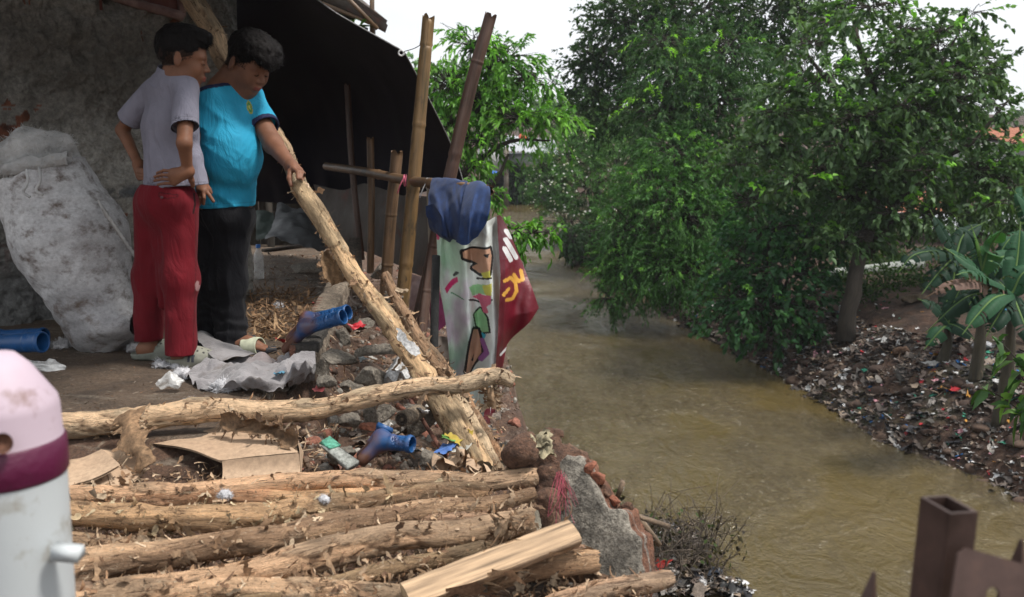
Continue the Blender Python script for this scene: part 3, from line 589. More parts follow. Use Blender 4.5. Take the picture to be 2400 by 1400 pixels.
def bamboo(label, pts, r, m, nodes, name='bamboo_pole', split=False, group='bamboo poles of the shelter'):
    pts = [W(*p) for p in pts]; n = 120; P = smooth_path(pts, n); rad = np.interp(np.linspace(0, 1, n), [0, 1], r if isinstance(r, tuple) else (r, r)).copy(); s = np.linspace(0, 1, n)
    for q in nodes: rad *= 1 + .13 * np.exp(-((s - q) / .0045) ** 2) - .07 * np.exp(-((s - q - .009) / .006) ** 2)
    V, Fq, lc = tube(P, rad, 20, .03, 3); mb = MB(); V = V.reshape(n, 20, 3)
    T = nrm(P[0] - P[1]); th_ = np.arange(20); V[0] += T * (.018 * np.abs(np.sin(th_ * .7)) + .01 * rng.random(20))[:, None]
    if split: V[:12, 7:10] += (P[:12, None] - V[:12, 7:10]) * .5
    mb.add(V.reshape(-1, 3), [Fq], lc=lc); Vi, Fi, l2 = tube(P[:14] , rad[:14] * .78, 20); Vi = Vi.reshape(14, 20, 3); Vi[0] = P[0] + (V[0] - P[0]) * .8
    mb.add(Vi.reshape(-1, 3), [Fi[:, ::-1]], lc=l2); k = mb.n - 14 * 20; mb.F.append(np.array([[k - n * 20 + j, k - n * 20 + (j + 1) % 20, k + (j + 1) % 20, k + j] for j in range(20)])); mb.mi.append(np.zeros(20, int))
    o = obj(name, mb, m, base=P[-1]); tag(o, label, 'bamboo pole', group); return o, P
bamboo('tall yellow bamboo pole with split top standing beside the tarpaulin corner', [(1004, 46, 4.75), (975, 370, 4.72), (938, 760, 4.7)], (.0285, .034), m_by, (.09, .39, .60, .82), split=True)
bamboo('tall purplish brown bamboo pole leaning right, highest at the right', [(1148, 44, 4.5), (1092, 250, 4.5), (972, 790, 4.55)], (.0265, .031), m_bb, (.31, .62, .86))
bamboo('short thick bamboo stump with frayed top just left of the tall yellow pole', [(930, 364, 5.0), (915, 520, 5.0), (903, 690, 5.0)], .03, m_bg, (.45, .8))
bamboo('thin brown bamboo post in shade standing behind the rail near its middle', [(868, 330, 6.0), (870, 480, 6.0), (868, 640, 6.0)], .022, m_bg, (.4, .75))
bamboo('thinnest bamboo post, nearly lost in the dark below the tarpaulin', [(814, 205, 6.4), (826, 400, 6.35), (848, 610, 6.3)], .02, m_bb, (.3, .6))
rail, RP = bamboo('horizontal bamboo rail carrying the blue cloth', [(1142, 447, 4.12), (1060, 436, 4.35), (960, 424, 4.75), (860, 404, 5.4), (765, 390, 6.2)], (.0235, .024), m_bg, (.1, .38, .68), name='bamboo_rail', group=None)
bamboo('slanting dark bamboo brace between the banner and the tall poles', [(1040, 440, 4.45), (1010, 610, 4.5), (985, 800, 4.4)], .024, m_bb, (.4, .7))
mb = MB(); mb.tube([W(1022, 600, 4.2), W(1012, 1062, 3.9)], .018, 10, col=(.012, .012, .012)); tag(obj('post', mb, m_colr), 'black upright post behind the leaning logs near the white banner', 'post')
for lab, px, py, Y, cl in (('white string tied round the bamboo rail beside the blue cloth', 1003, 432, 4.56, g(.6)), ('pink string tied on the bamboo rail near the tall pole', 950, 423, 4.72, (.6, .12, .2))):
    c0 = W(px, py, Y); t_ = np.linspace(0, 6 * np.pi, 50); mb = MB()
    mb.tube(np.stack([c0[0] + .006 * np.sin(t_ * .7), c0[1] + .028 * np.cos(t_), c0[2] + .028 * np.sin(t_)], 1), .0022, 5, col=cl); mb.tube(smooth_path([c0 + V3(0, -.03, .02), c0 + V3(-.02, -.04, -.02), c0 + V3(-.035, -.03, -.06)], 8), .003, 5, col=cl); tag(obj('string', mb, m_col), lab, 'string', 'strings on the rail')

# ================= blue cloth over the rail
def drape(a, b, lenf, lenb, nu=46, nv=60, seed=0, gather=.012):
    # a..b: stretch of the rail; hangs lenf in front, lenb behind
    u = np.linspace(0, 1, nu); t = np.linspace(-1, 1, nv); V = np.zeros((nu, nv, 3)); ax = nrm(b - a); q = nrm(np.cross(V3(0, 0, 1), ax))
    if q[1] > 0: q = -q
    for i, x in enumerate(u):
        c = a + (b - a) * x; Lf = lenf[0] + (lenf[1] - lenf[0]) * x + .05 * math.sin(9 * x + seed); Lb = lenb
        for j, s in enumerate(t):
            r = .03
            if abs(s) < .12: an = s / .12 * math.pi / 2; p = c + V3(0, 0, r * math.cos(an)) + q * (r * -math.sin(an))
            else:
                dd = (abs(s) - .12) / .88 * (Lf if s < 0 else Lb); p = c + q * (r * (1 if s < 0 else -1)) - V3(0, 0, dd)
                w = min(1, dd / .1); p = p + q * gather * w * 2.5 * math.sin(x * 17 + seed + 1.5 * math.sin(dd * 9)) + ax * .035 * w * math.sin(x * 9 + dd * 6 + seed) - ax * (x - .5) * .35 * dd
            V[i, j] = p
    return V
def folds(P, sd, ax=(1, 1, 2.2), sc=7):      # creases in cloth: sharp ridges of warped noise
    q = P * np.array(ax) + .06 * np.stack([fbm(P, 6, 2, sd + 2), fbm(P, 6, 2, sd + 5), fbm(P, 6, 2, sd + 8)], -1); return (np.abs(vn(q, sc, sd)) * 2 - .5) * .9 + (np.abs(vn(q, sc * 2.1, sd + 4)) - .25) * .8
bl = MB()
def bunch(ctrl, nu, nv, sd, colr, amp=.012):
    g3 = net(ctrl, nu, nv); V = unproj(g3); a_ = g3[..., 0] / 7.5 + 1.2 * np.sin(g3[..., 1] / 38 + sd) + sd; V = V + (amp * np.sin(a_) + .5 * amp * np.sin(a_ * 2.3 + 1))[..., None] * V3(.25, -1, 0) * np.clip((g3[..., 1] - 432) / 30, .05, 1)[..., None] + (fbm(V, 12, 3, sd) * .016 + folds(V, sd, (1.6, 1, .5), 11) * .007)[..., None] * V3(.3, 1, .3); bl.add(V.reshape(-1, 3), [grid_faces(nu, nv)], colr)
bunch([[(1016, 440, 4.58), (1050, 438, 4.5), (1092, 444, 4.36)], [(1016, 419, 4.51), (1050, 418, 4.42), (1094, 427, 4.28)], [(1010, 428, 4.44), (1050, 428, 4.33), (1096, 438, 4.19)], [(1002, 490, 4.30), (1045, 495, 4.20), (1098, 500, 4.06)], [(1006, 532, 4.28), (1042, 545, 4.18), (1100, 548, 4.06)], [(1028, 554, 4.30), (1060, 572, 4.2), (1098, 560, 4.10)]], 60, 70, 3, (.006, .024, .09))
bunch([[(1098, 450, 4.36), (1120, 455, 4.28), (1142, 460, 4.2)], [(1100, 430, 4.27), (1122, 427, 4.2), (1144, 436, 4.14)], [(1092, 440, 4.19), (1118, 438, 4.11), (1148, 448, 4.05)], [(1078, 500, 4.06), (1112, 500, 4.0), (1147, 490, 4.0)], [(1074, 540, 4.04), (1106, 545, 4.0), (1138, 522, 4.0)], [(1070, 568, 4.06), (1092, 574, 4.02), (1120, 556, 4.0)]], 60, 60, 6, (.006, .028, .105), .010)
bunch([[(998, 484, 4.24), (1016, 478, 4.2)], [(1002, 512, 4.24), (1040, 520, 4.16)], [(1022, 542, 4.24), (1050, 562, 4.16)]], 30, 20, 2, (.006, .024, .09), .008)
m_blue = mat('blue_jersey', [(.3, g(.2)), (.7, g(.2))], 60, 5, .85, usecol=1, bst=.4, bd=.003, sheen=.1)
tag(obj('blue_cloth', bl, m_blue), 'rumpled royal blue cloth hung over the end of the bamboo rail', 'cloth')

# ================= banners
def paint(col, x, y, ops):
    for kind, pts, c, *w in ops:
        k = inpoly(x, y, pts) if kind == 'p' else pdist(x, y, pts) < w[0]
        if kind == 'o': k = pdist(x, y, pts + [pts[0]]) < w[0]
        col[k] = c
    return col
m_ban = mat('vinyl_banner', [(.3, g(.3)), (.7, g(.3))], 5, 6, .38, usecol=1, bst=.35, bd=.02, bsc=12, trans=.12)
ctrl = [[(1020, 520, 4.3), (1060, 530, 4.15), (1110, 525, 4.12), (1168, 510, 4.1)],
        [(1026, 640, 4.3), (1070, 640, 4.2), (1120, 640, 4.1), (1175, 640, 4.12)],
        [(1044, 760, 4.3), (1085, 760, 4.15), (1128, 760, 4.15), (1168, 760, 4.1)],
        [(1056, 860, 4.25), (1092, 880, 4.2), (1125, 880, 4.1), (1160, 880, 4.05)],
        [(1070, 960, 4.2), (1100, 965, 4.1), (1130, 965, 4.05), (1152, 960, 4.0)],
        [(1090, 1040, 4.1), (1110, 1050, 4.05), (1128, 1050, 4.0), (1140, 1040, 3.95)]]
nu, nv = 330, 110; g3 = net(ctrl, nu, nv); x, y = g3[..., 0].ravel(), g3[..., 1].ravel(); Q = np.stack([x * 1.6, y, 0 * x], -1) / 100
col = np.full((len(x), 3), (.74, .79, .77)); gr = np.clip(.5 + 1.6 * fbm(Q, .9, 3, 9), 0, 1)[:, None]; lf = np.clip((1100 - (y - 520) * -.12 - x) / 40, 0, 1)[:, None]
col = col * (1 - lf * gr * .8) + V3(.38, .6, .42) * lf * gr * .8; k = np.clip(fbm(Q, 1.4, 3, 4) * 3 - .4, 0, 1)[:, None] * lf; col = col * (1 - k * .6) + V3(.55, .38, .55) * k * .6
k = (np.clip(1 - abs(y - 790 + (x - 1100) * 2.2) / 40, 0, 1) * lf[:, 0])[:, None]; col = col * (1 - k * .6) + V3(.18, .45, .34) * k * .6
gy = (np.clip(1 - abs(y - 545) / 40, 0, 1) * np.clip((x - 1060) / 40, 0, 1) * np.clip(.5 + 2 * fbm(Q, 5, 3, 6), 0, 1))[:, None] * .6; col = col * (1 - gy) + V3(.30, .27, .22) * gy
BK = (.012, .012, .014); SK = (.52, .30, .20); LG = (.33, .62, .33); YL = (.62, .60, .12); PK = (.68, .14, .24)
s1 = [(1082, 588), (1148, 582), (1152, 600), (1146, 640), (1125, 642), (1108, 630), (1122, 620), (1100, 610), (1084, 602)]
s2 = [(1110, 772), (1122, 776), (1128, 800), (1130, 830), (1118, 850), (1100, 872), (1090, 868), (1096, 838), (1102, 800)]
s3 = [(1112, 738), (1128, 725), (1140, 745), (1144, 775), (1132, 782), (1118, 765)]
ops = [('o', s1, BK, 6), ('p', s1, SK), ('p', [(1128, 640), (1146, 632), (1148, 648), (1132, 652)], YL), ('p', [(1130, 596), (1146, 592), (1140, 604)], BK),
       ('l', [(1120, 655), (1150, 650)], BK, 2.2), ('l', [(1098, 700), (1130, 712), (1150, 700)], BK, 2), ('p', [(1098, 672), (1142, 666), (1136, 690), (1108, 694)], LG), ('p', [(1130, 670), (1150, 662), (1150, 690), (1136, 690)], YL),
       ('p', [(1108, 696), (1148, 690), (1148, 708), (1140, 718)], PK), ('o', s3, BK, 4), ('p', s3, LG), ('l', [(1126, 695), (1138, 730)], PK, 5), ('p', [(1128, 782), (1140, 784), (1134, 800), (1126, 796)], (.03, .42, .62)),
       ('o', s2, BK, 6), ('p', s2, SK), ('p', [(1104, 845), (1112, 832), (1110, 850)], BK), ('l', [(1132, 800), (1140, 825), (1128, 845)], (.32, .12, .35), 5), ('p', [(1042, 676), (1072, 650), (1074, 662), (1048, 690)], (.55, .02, .14)), ('l', [(1066, 648), (1072, 640)], BK, 3),
       ('l', [(1060, 690), (1085, 700)], (.1, .3, .15), 1.6), ('p', [(1020, 540), (1030, 545), (1028, 560), (1022, 560)], (.6, .1, .2))]
col = paint(col, x, y, ops); V = unproj(g3); fd = .035 * np.sin(g3[..., 0] / 9 + .9 * np.sin(g3[..., 1] / 70)) + .03 * fbm(V * V3(2.5, 1, .8), 6, 3, 5); V = V + fd[..., None] * V3(.15, -1, 0)
mb = MB(); mb.add(V.reshape(-1, 3), [grid_faces(nu, nv)], col)
tag(obj('white_banner', mb, m_ban), 'white vinyl banner with cartoon style colour shapes hanging below the blue cloth', 'banner')
MR = (.15, .006, .018)
ctrl = [[(1166, 508, 4.1), (1174, 506, 4.2), (1182, 520, 4.3)], [(1172, 640, 4.1), (1200, 620, 4.2), (1224, 615, 4.3)], [(1166, 760, 4.08), (1210, 740, 4.2), (1263, 722, 4.3)],
        [(1160, 860, 4.02), (1172, 828, 4.15), (1190, 812, 4.2)], [(1142, 930, 4.0), (1156, 930, 4.1), (1166, 925, 4.15)], [(1130, 990, 3.95), (1150, 990, 4.0), (1164, 985, 4.1)], [(1132, 1045, 3.95), (1150, 1050, 4.0), (1162, 1050, 4.05)]]
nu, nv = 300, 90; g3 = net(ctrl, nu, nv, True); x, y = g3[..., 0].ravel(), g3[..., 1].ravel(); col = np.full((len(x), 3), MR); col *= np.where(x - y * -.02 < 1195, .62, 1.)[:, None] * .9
YE = (.62, .33, .05); WH = g(.66)
ops = [('l', [(1186, 541), (1195, 553)], WH, 5.5), ('l', [(1184, 560), (1210, 604)], WH, 5.5), ('l', [(1182, 582), (1196, 608)], WH, 5.5),
       ('l', [(1181, 656), (1196, 650), (1209, 664), (1212, 684), (1202, 702), (1186, 701)], YE, 4.2), ('l', [(1179, 688), (1191, 676)], YE, 4.2), ('l', [(1205, 645), (1216, 661), (1226, 655), (1222, 636)], YE, 4.2),
       ('l', [(1268, 722), (1200, 812), (1174, 832)], WH, 3.2)]
col = paint(col, x, y, ops); V = unproj(g3); fd = .03 * np.sin(g3[..., 0] / 11 + g3[..., 1] / 90) + .03 * fbm(V, 5, 3, 15); V = V + fd[..., None] * V3(.1, -1, 0)
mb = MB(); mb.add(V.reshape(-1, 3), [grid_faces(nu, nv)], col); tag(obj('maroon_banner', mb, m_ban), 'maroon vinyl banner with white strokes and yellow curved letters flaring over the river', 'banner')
# pink and pale scraps hanging behind
for lab, ct, cl in (('bright pink plastic scrap hanging behind the white banner', [[(1005, 690, 4.6), (1030, 680, 4.55)], [(1010, 790, 4.6), (1048, 760, 4.5)]], (.6, .13, .35)),
                    ('pale pink cloth strip between the bamboo poles', [[(955, 640, 4.9), (985, 650, 4.9)], [(960, 760, 4.9), (1010, 770, 4.8)]], (.45, .34, .33)),
                    ('dirty cream sheet behind the blue cloth', [[(1000, 440, 5.0), (1060, 450, 4.7)], [(1005, 660, 4.9), (1045, 670, 4.6)]], (.33, .29, .22)),
                    ('grey rag hanging low beside the black post', [[(1025, 790, 4.5), (1060, 790, 4.45)], [(1030, 900, 4.4), (1070, 900, 4.3)]], (.2, .17, .15)),
                    ('pale lilac plastic strip hanging at the foot of the maroon banner', [[(1130, 960, 4.05), (1150, 990, 4.0)], [(1142, 1060, 3.9), (1185, 1075, 3.85)]], (.42, .40, .46))):
    V = unproj(net(ct, 24, 20)); V = V + (fbm(V, 9, 3, 4) * .04)[..., None] * V3(0, 1, 0); mb = MB(); mb.add(V.reshape(-1, 3), [grid_faces(24, 20)], cl); tag(obj('plastic_scrap', mb, m_col), lab, 'scrap', 'scraps on the shelter side')
# ================= paperbark logs
m, nt, b, out = new_mat('paperbark'); v = coords(nt, 'lc', (3, 3, .8)); v1 = coords(nt, 'lc', (8, 8, 1.1)); a = N(nt, 'ShaderNodeAttribute', attribute_name='col').outputs['Color']
c = mixc(nt, 1., a, ramp(nt, noise_n(nt, v1, 5, 10, .78, .8), [(.33, g(.28)), (.43, g(.75)), (.52, g(1.)), (.66, (1.45, 1.42, 1.36))]), 'MULTIPLY')
c = mixc(nt, ramp(nt, noise_n(nt, v1, 9, 9, .75, 1), [(.575, g(0)), (.61, g(.8))]), c, (.06, .032, .018))
c = mixc(nt, ramp(nt, noise_n(nt, coords(nt, 'lc', (8, 8, 3)), 14, 8, .75, 1.5), [(.60, g(0)), (.62, g(.7))]), c, (.62, .50, .36))
c = mixc(nt, ramp(nt, noise_n(nt, v1, 30, 6, .7), [(.58, g(0)), (.68, g(.55))]), c, (.12, .075, .05))
L(nt, c, b.inputs['Base Color']); b.inputs['Roughness'].default_value = .85; b.inputs['Specular IOR Level'].default_value = .25
p = bump(nt, None, noise_n(nt, v1, 16, 9, .72), 1., .014); bump(nt, b, noise_n(nt, v, 7, 9, .7, .6), 1., .03, p); m_log = m
m_flake = mat('bark_sheets', [(.3, (.10, .055, .03)), (.7, (.40, .27, .16))], 30, 9, .9, usecol=.75, spk=110, spa=.4, bst=.6, bd=.004, bsc=60, trans=.12)
FC = ((.50, .36, .24), (.38, .25, .15), (.20, .11, .06), (.55, .43, .30), (.10, .05, .028), (.30, .18, .10)); FCream = ((.50, .41, .26), (.42, .33, .2), (.36, .25, .14), (.2, .12, .06))
def on_tube(P, r, n, sd=None):         # random places on a log: point, outward, along
    t = rng.random(n) * (len(P) - 1.01); i = t.astype(int); f = (t - i)[:, None]; p = P[i] * (1 - f) + P[i + 1] * f; T = nrm(P[i + 1] - P[i]); rr = r[i]
    a = nrm(np.cross(T, V3(0, 0, 1))); bb = np.cross(a, T); th_ = rng.random(n) * 2 * np.pi; o = a * np.cos(th_)[:, None] + bb * np.sin(th_)[:, None]
    return p + o * rr[:, None] * .97, o, T
def log(label, pts, r, fl=1.0, tone=(.47, .44, .42), fcol=FC, world=False, cat='log', name='log', group='paperbark logs', hang=.25, rough=.2, seg=34):
    P0 = [np.asarray(p) for p in pts] if world else [G(*p) for p in pts]; Ltot = sum(np.linalg.norm(b_ - a_) for a_, b_ in zip(P0[:-1], P0[1:])); n = int(Ltot / .007)
    P = smooth_path(P0, n); sd = R.randint(0, 999); P = P + np.stack([fbm(P * 1. + k * 5, 5, 2, sd + k) for k in range(3)], -1) * .012
    rad = np.interp(np.linspace(0, 1, n), np.linspace(0, 1, len(np.atleast_1d(r))), np.atleast_1d(r)); s = np.linspace(0, Ltot, n); rad = rad * (1 + .10 * vn(np.stack([s * 7, s * 0, s * 0], 1), 1, sd))
    for _ in range(int(Ltot * 1.2)):
        q = R.uniform(0, Ltot); rad = rad * (1 + .16 * np.exp(-((s - q) / .025) ** 2))
    V, Fq, lc = tube(P, rad, seg); V = V.reshape(n, seg, 3); l3 = lc.reshape(n, seg, 3); k = fbm(l3 * V3(1, 1, .22), 45, 4, sd); st = (fbm(l3 * V3(1, 1, .4), 17, 3, sd + 3) > .05) * 1.
    f1_ = fbm(l3 * V3(1, 1, .30), 15, 4, sd + 3); st = np.clip((f1_ - .04) * 14, 0, 1); edge = np.clip(1 - np.abs(f1_ - .04) * 26, 0, 1)
    V = V + (V - P[:, None]) * (rough * k + .15 * st - .08 * edge)[..., None]; tn = np.array(tone) * 2.75 * R.uniform(.74, 1.04) * V3(1, R.uniform(.93, 1.02), R.uniform(.86, 1.04)); pale = V3(.64, .45, .30) * tn; barkc = V3(.54, .41, .29) * tn * (.75 + .5 * fbm(l3 * V3(1, 1, .5), 30, 3, sd + 9)[..., None]); und = np.clip((fbm(l3 * V3(1, 1, .2), 9, 3, sd + 5) - .15) * 5, 0, 1)[..., None]
    lcol = pale * (1 - st[..., None]) + barkc * st[..., None]; lcol = lcol * (1 - und * .6) + V3(.15, .085, .05) * und * .6; lcol = lcol * (1 - .75 * edge[..., None]) + V3(.09, .05, .03) * .75 * edge[..., None]
    for e, q in ((0, 1), (-1, -2)): V[e] = P[e] + (V[q] - P[q]) * .8 + (P[e] - P[q]) * (1.0 + .8 * rng.random((seg, 1)))
    mb = MB(); lc2 = lc + V3(0, 0, sd * .37); mb.add(V.reshape(-1, 3), [Fq], np.clip(lcol, .01, .82).reshape(-1, 3), lc2)
    for e, rev in ((0, 1), (n - 1, 0)):
        c = P[e]; mb.add(np.vstack([[c], V[e]]), [np.array([[0, 1 + (j + rev) % seg, 1 + (j + 1 - rev) % seg] for j in range(seg)])], (.5, .45, .36), np.vstack([[0, 0, sd], l3[e] * 9]))
    o = tag(obj(name, mb, m_log), label, cat, group)
    if fl:
        m2 = MB(); k = int(330 * Ltot * fl); p, oo, T = on_tube(P, rad, k); d = nrm(T * rng.choice([-1, 1], k)[:, None] * (.3 + rng.random((k, 1))) + np.cross(T, oo) * rng.normal(0, .8, (k, 1)) + oo * .25)
        flakes(m2, p, d, oo, .010 + .032 * rng.random(k) ** 2, .004 + .016 * rng.random(k) ** 2, rng.normal(.5, 1.2, k), pal(k, fcol, .3), 6)
        k = int(22 * Ltot * fl); p, oo, T = on_tube(P, rad, k); d = nrm(np.cross(T, oo) * rng.choice([-1, 1], k)[:, None] + oo * .15 + T * rng.normal(0, .7, (k, 1)) - V3(0, 0, hang + .3))
        flakes(m2, p, d, oo, .025 + .05 * rng.random(k), .008 + .022 * rng.random(k), rng.normal(.9, 1.3, k), pal(k, fcol, .3) * .8, 9)
        k = int(70 * Ltot * fl); p, oo, T = on_tube(P, rad, k); flakes(m2, p, .5 * rdir(k) + oo * .35 + T * rng.choice([-1, 1], k)[:, None] - V3(0, 0, .5), oo, .02 + .05 * rng.random(k), .0012 + .0012 * rng.random(k), rng.normal(0, 1.5, k), pal(k, ((.12, .06, .03), (.22, .12, .06), (.3, .19, .11)), .3), 4)
        q = obj('peeling_bark', m2, m_flake, o); q['kind'] = 'stuff'
    return o, P, rad
rp = lambda px, Y: px * PX(Y)
Lg = log
top = Lg('long pale log lying across the top of the pile, frayed tip over river', [W(-60, 1030, 2.95), W(100, 1008, 2.98), W(300, 985, 3.02), W(480, 960, 3.06), W(620, 964, 3.1), W(720, 960, 3.12), W(830, 938, 3.16), W(980, 908, 3.2), W(1090, 900, 3.25), W(1165, 884, 3.3), W(1204, 896, 3.3)], (.040, .038, .036, .034, .031, .028, .026, .022), .55, (.5, .5, .48), world=True)
Lg('mottled log in the hindmost row of the pile, ending under the mud lump', [(-20, 1172, -.04), (200, 1165, -.04), (380, 1152, -.03), (650, 1134, -.02), (900, 1120, -.02), (1100, 1130, -.03), (1262, 1116, -.03)], (.027, .026, .024), .9)
Lg('smooth pinkish log in the second row with a white splintered stripe', [(-20, 1178, -.05), (300, 1172, -.05), (500, 1170, -.05), (700, 1168, -.05), (940, 1160, -.06)], (.026, .028, .022), .5, (.52, .43, .38))
Lg('cream coloured log with papery pale bark, palest of the pile', [(-20, 1202, -.03), (200, 1208, -.02), (400, 1214, -.02), (600, 1213, -.02), (700, 1196, -.02), (900, 1172, -.03), (1130, 1160, -.04)], (.033, .033, .03, .026), 1.3, (.49, .47, .41), FCream)
Lg('thickest log of the pile, rising from bottom left beneath the cream log', [(-30, 1362, -.02), (140, 1344, -.02), (300, 1312, -.02), (500, 1280, -.01), (660, 1262, 0), (760, 1232, 0), (900, 1205, -.01), (1010, 1186, -.02), (1150, 1184, -.03), (1248, 1160, -.01)], (.037, .037, .035, .031, .025, .02), 1.0)
Lg('knotted log below the thickest one with shaggy right end at the mud bank', [(240, 1400, -.03), (450, 1374, -.03), (650, 1330, -.02), (793, 1292, -.01), (935, 1264, -.01), (1080, 1250, -.02), (1180, 1235, -.02), (1252, 1222, 0)], (.030, .031, .029, .027), 1.2)
Lg('grey brown weathered log running under the split pale log', [(560, 1400, -.05), (760, 1370, -.04), (865, 1343, -.04), (970, 1312, -.04), (1140, 1288, -.05)], (.022, .023, .017), .9, (.34, .34, .34))
Lg('thin dark log half buried between the cream log and the thickest log', [(-20, 1262, -.07), (140, 1264, -.07), (300, 1276, -.07), (420, 1290, -.08)], (.024, .02), 1.2, (.3, .28, .26))
Lg('short stout log with bark rings lying behind the split log at the wall fragment', [(1140, 1366, -.05), (1210, 1338, -.04), (1270, 1324, -.03), (1392, 1318, -.03)], (.024, .026, .027), .9)
Lg('short log stub poking out between the split log and the grey wall fragment', [(1180, 1330, -.06), (1280, 1300, -.04), (1368, 1286, -.03)], (.015, .016), .8)
Lg('lowest log at the right, lying in loose red soil by the river edge', [(1290, 1412, -.08), (1380, 1390, -.07), (1460, 1376, -.06), (1562, 1362, -.06)], (.021, .022, .018), 1.0)
Lg('rough log along the bottom edge left of the split log', [(60, 1430, -.04), (300, 1408, -.04), (560, 1386, -.04), (820, 1392, -.05), (1040, 1405, -.06)], (.027, .026, .022), 1.2)
Lg('log just above the bottom edge at the far left below the thickest log', [(-20, 1412, -.05), (160, 1402, -.05), (340, 1386, -.06), (520, 1352, -.06), (640, 1330, -.07)], (.022, .024, .02), 1.1, (.38, .36, .34))
Lg('thin twisted branch between the second row and the knotted log near the mud bank', [(830, 1226, -.06), (960, 1222, -.05), (1090, 1215, -.05), (1190, 1196, -.04)], (.014, .016, .012), 1.3)
Lg('thin short log beside the split log end', [(1230, 1352, -.08), (1330, 1350, -.08), (1420, 1362, -.08)], (.013, .014), .8, (.3, .27, .25))
# split log: half round with a flat sawn face
def split_log():
    P0 = [G(950, 1398, -.03), G(1347, 1246, .05)]; n = 110; P = smooth_path(P0, n); seg = 30; V, Fq, lc = tube(P, np.linspace(.036, .034, n), seg); V = V.reshape(n, seg, 3); l3 = lc.reshape(n, seg, 3)
    fn = nrm(V3(-.15, -.45, .85)); d = (V - P[:, None]) @ fn - .006; cut = np.clip(d, 0, 1); V = V - cut[..., None] * fn
    fib = fbm(l3 * V3(1, 1, .04), 160, 3, 5); V = V + (V - P[:, None]) * (.13 * fib + .07 * fbm(l3, 30, 3, 8))[..., None]
    col = np.where((cut > 0)[..., None], V3(.40, .275, .17) * (1 + 1.1 * fbm(l3 * V3(1, 1, .03), 170, 3, 4))[..., None], V3(.34, .23, .145) * (1 + .6 * fbm(l3, 24, 3, 14))[..., None]).reshape(-1, 3)
    mb = MB(); mb.add(V.reshape(-1, 3), [Fq], np.clip(col, .02, 1), lc)
    for e in (0, n - 1): mb.add(np.vstack([[P[e] - fn * .01], V[e]]), [np.array([[0, 1 + j, 1 + (j + 1) % seg] for j in range(seg)])], (.40, .29, .17))
    o = tag(obj('split_log', mb, mat('fresh_wood', [(.3, g(.3)), (.7, g(.3))], 14, 8, .8, src='lc', scale=(6, 6, .5), usecol=1, bst=.8, bd=.004)), 'freshly split half log with straight pale grain and a clean cut end', 'log')
    m2 = MB(); k = 60; p, oo, T = on_tube(P, np.full(n, .034), k); w = (oo @ fn) < .2; p, oo, T = p[w], oo[w], T[w]; k = len(p); flakes(m2, p, T + oo * .3, oo, .05 + .05 * rng.random(k), .01 + .02 * rng.random(k), rng.normal(.6, 1, k), pal(k, FC)); q = obj('peeling_bark', m2, m_flake, o); q['kind'] = 'stuff'
split_log()
# leaning logs
hold = Lg('long leaning log whose upper end the boy in blue holds', [W(694, 432, 3.93), W(760, 530, 3.88), W(845, 662, 3.76), W(920, 778, 3.62), W(985, 866, 3.5), W(1050, 975, 3.34), W(1128, 1094, 3.1)], (.030, .034, .037, .039, .039), .8, (.47, .45, .42), world=True, group='leaning logs')
Lg('weathered log leaning up behind both boys against the plaster wall', [W(418, -40, 5.0), W(470, 30, 4.9), W(528, 140, 4.78), W(600, 250, 4.6), W(655, 345, 4.42), W(705, 440, 4.2)], (.042, .044, .036, .03), .3, (.36, .36, .36), world=True, group='leaning logs')
Lg('dark leaning log with pointed broken top right of the held log', [W(903, 646, 3.95), W(943, 725, 3.88), W(985, 800, 3.8), W(1035, 862, 3.7), W(1085, 940, 3.55)], (.019, .028, .031, .030), 1.1, (.26, .24, .22), world=True, group='leaning logs')
Lg('smooth grey leaning log, rightmost of those under the top log', [W(1052, 905, 3.62), W(1100, 985, 3.45), W(1168, 1105, 3.15)], (.026, .024), .35, (.36, .38, .4), world=True, group='leaning logs')
Lg('shaggy dark leaning log squeezed behind the smooth grey one', [W(1080, 915, 3.75), W(1120, 985, 3.6), W(1176, 1085, 3.35)], (.022, .02), 1.3, (.24, .2, .18), world=True, group='leaning logs')
mb = MB(); mb.tube(smooth_path([W(960, 935, 3.45), W(1000, 1000, 3.3), W(1044, 1072, 3.15)], 8), .008, 6, col=(.11, .045, .03)); tag(obj('stick', mb, m_colr), 'thin reddish stick leaning beside the black post under the top log', 'stick')
# long loose bark pieces
def bark_piece(label, pts, w, col, curl=.4, name='bark_strip'):
    P = smooth_path([np.asarray(p) for p in pts], 26); T = nrm(np.gradient(P, axis=0)); S = nrm(np.cross(T, V3(.1, -1, .3))); Nn = np.cross(S, T); k = np.linspace(-1, 1, 9); W_ = (w / 2 * (1 + .55 * vn(P, 45, 3)))
    V = P[:, None] + S[:, None] * (k[None] * W_[:, None])[..., None] - Nn[:, None] * (curl * w * k[None] ** 2)[..., None]; V = V + (fbm(V, 38, 3, 2) * .014)[..., None]; col = (V3(*col) * (1 + .9 * fbm(V * V3(2.5, 1, .5), 60, 2, 4))[..., None]).reshape(-1, 3)
    mb = MB(); mb.add(V.reshape(-1, 3), [grid_faces(26, 9)], np.clip(col, .01, 1)); V2 = V + Nn[:, None] * .003; mb.add(V2.reshape(-1, 3), [grid_faces(26, 9)[:, ::-1]], col)
    k = 60; i = rng.integers(0, 26, k); e = rng.choice([0, 8], k); flakes(mb, V[i, e], S[i] * np.where(e, 1, -1)[:, None] + T[i] * rng.normal(0, .6, (k, 1)), Nn[i], .01 + .03 * rng.random(k), .006 + .01 * rng.random(k), rng.normal(0, 2, k), pal(k, FC) * .7)
    return tag(obj(name, mb, m_flake), label, 'bark')
bark_piece('wide brown bark strip folded down over the top log onto the cardboard', [W(298, 966, 2.96), W(302, 990, 2.92), W(312, 1030, 2.86), W(345, 1092, 2.78)], .075, (.20, .12, .065), .12)
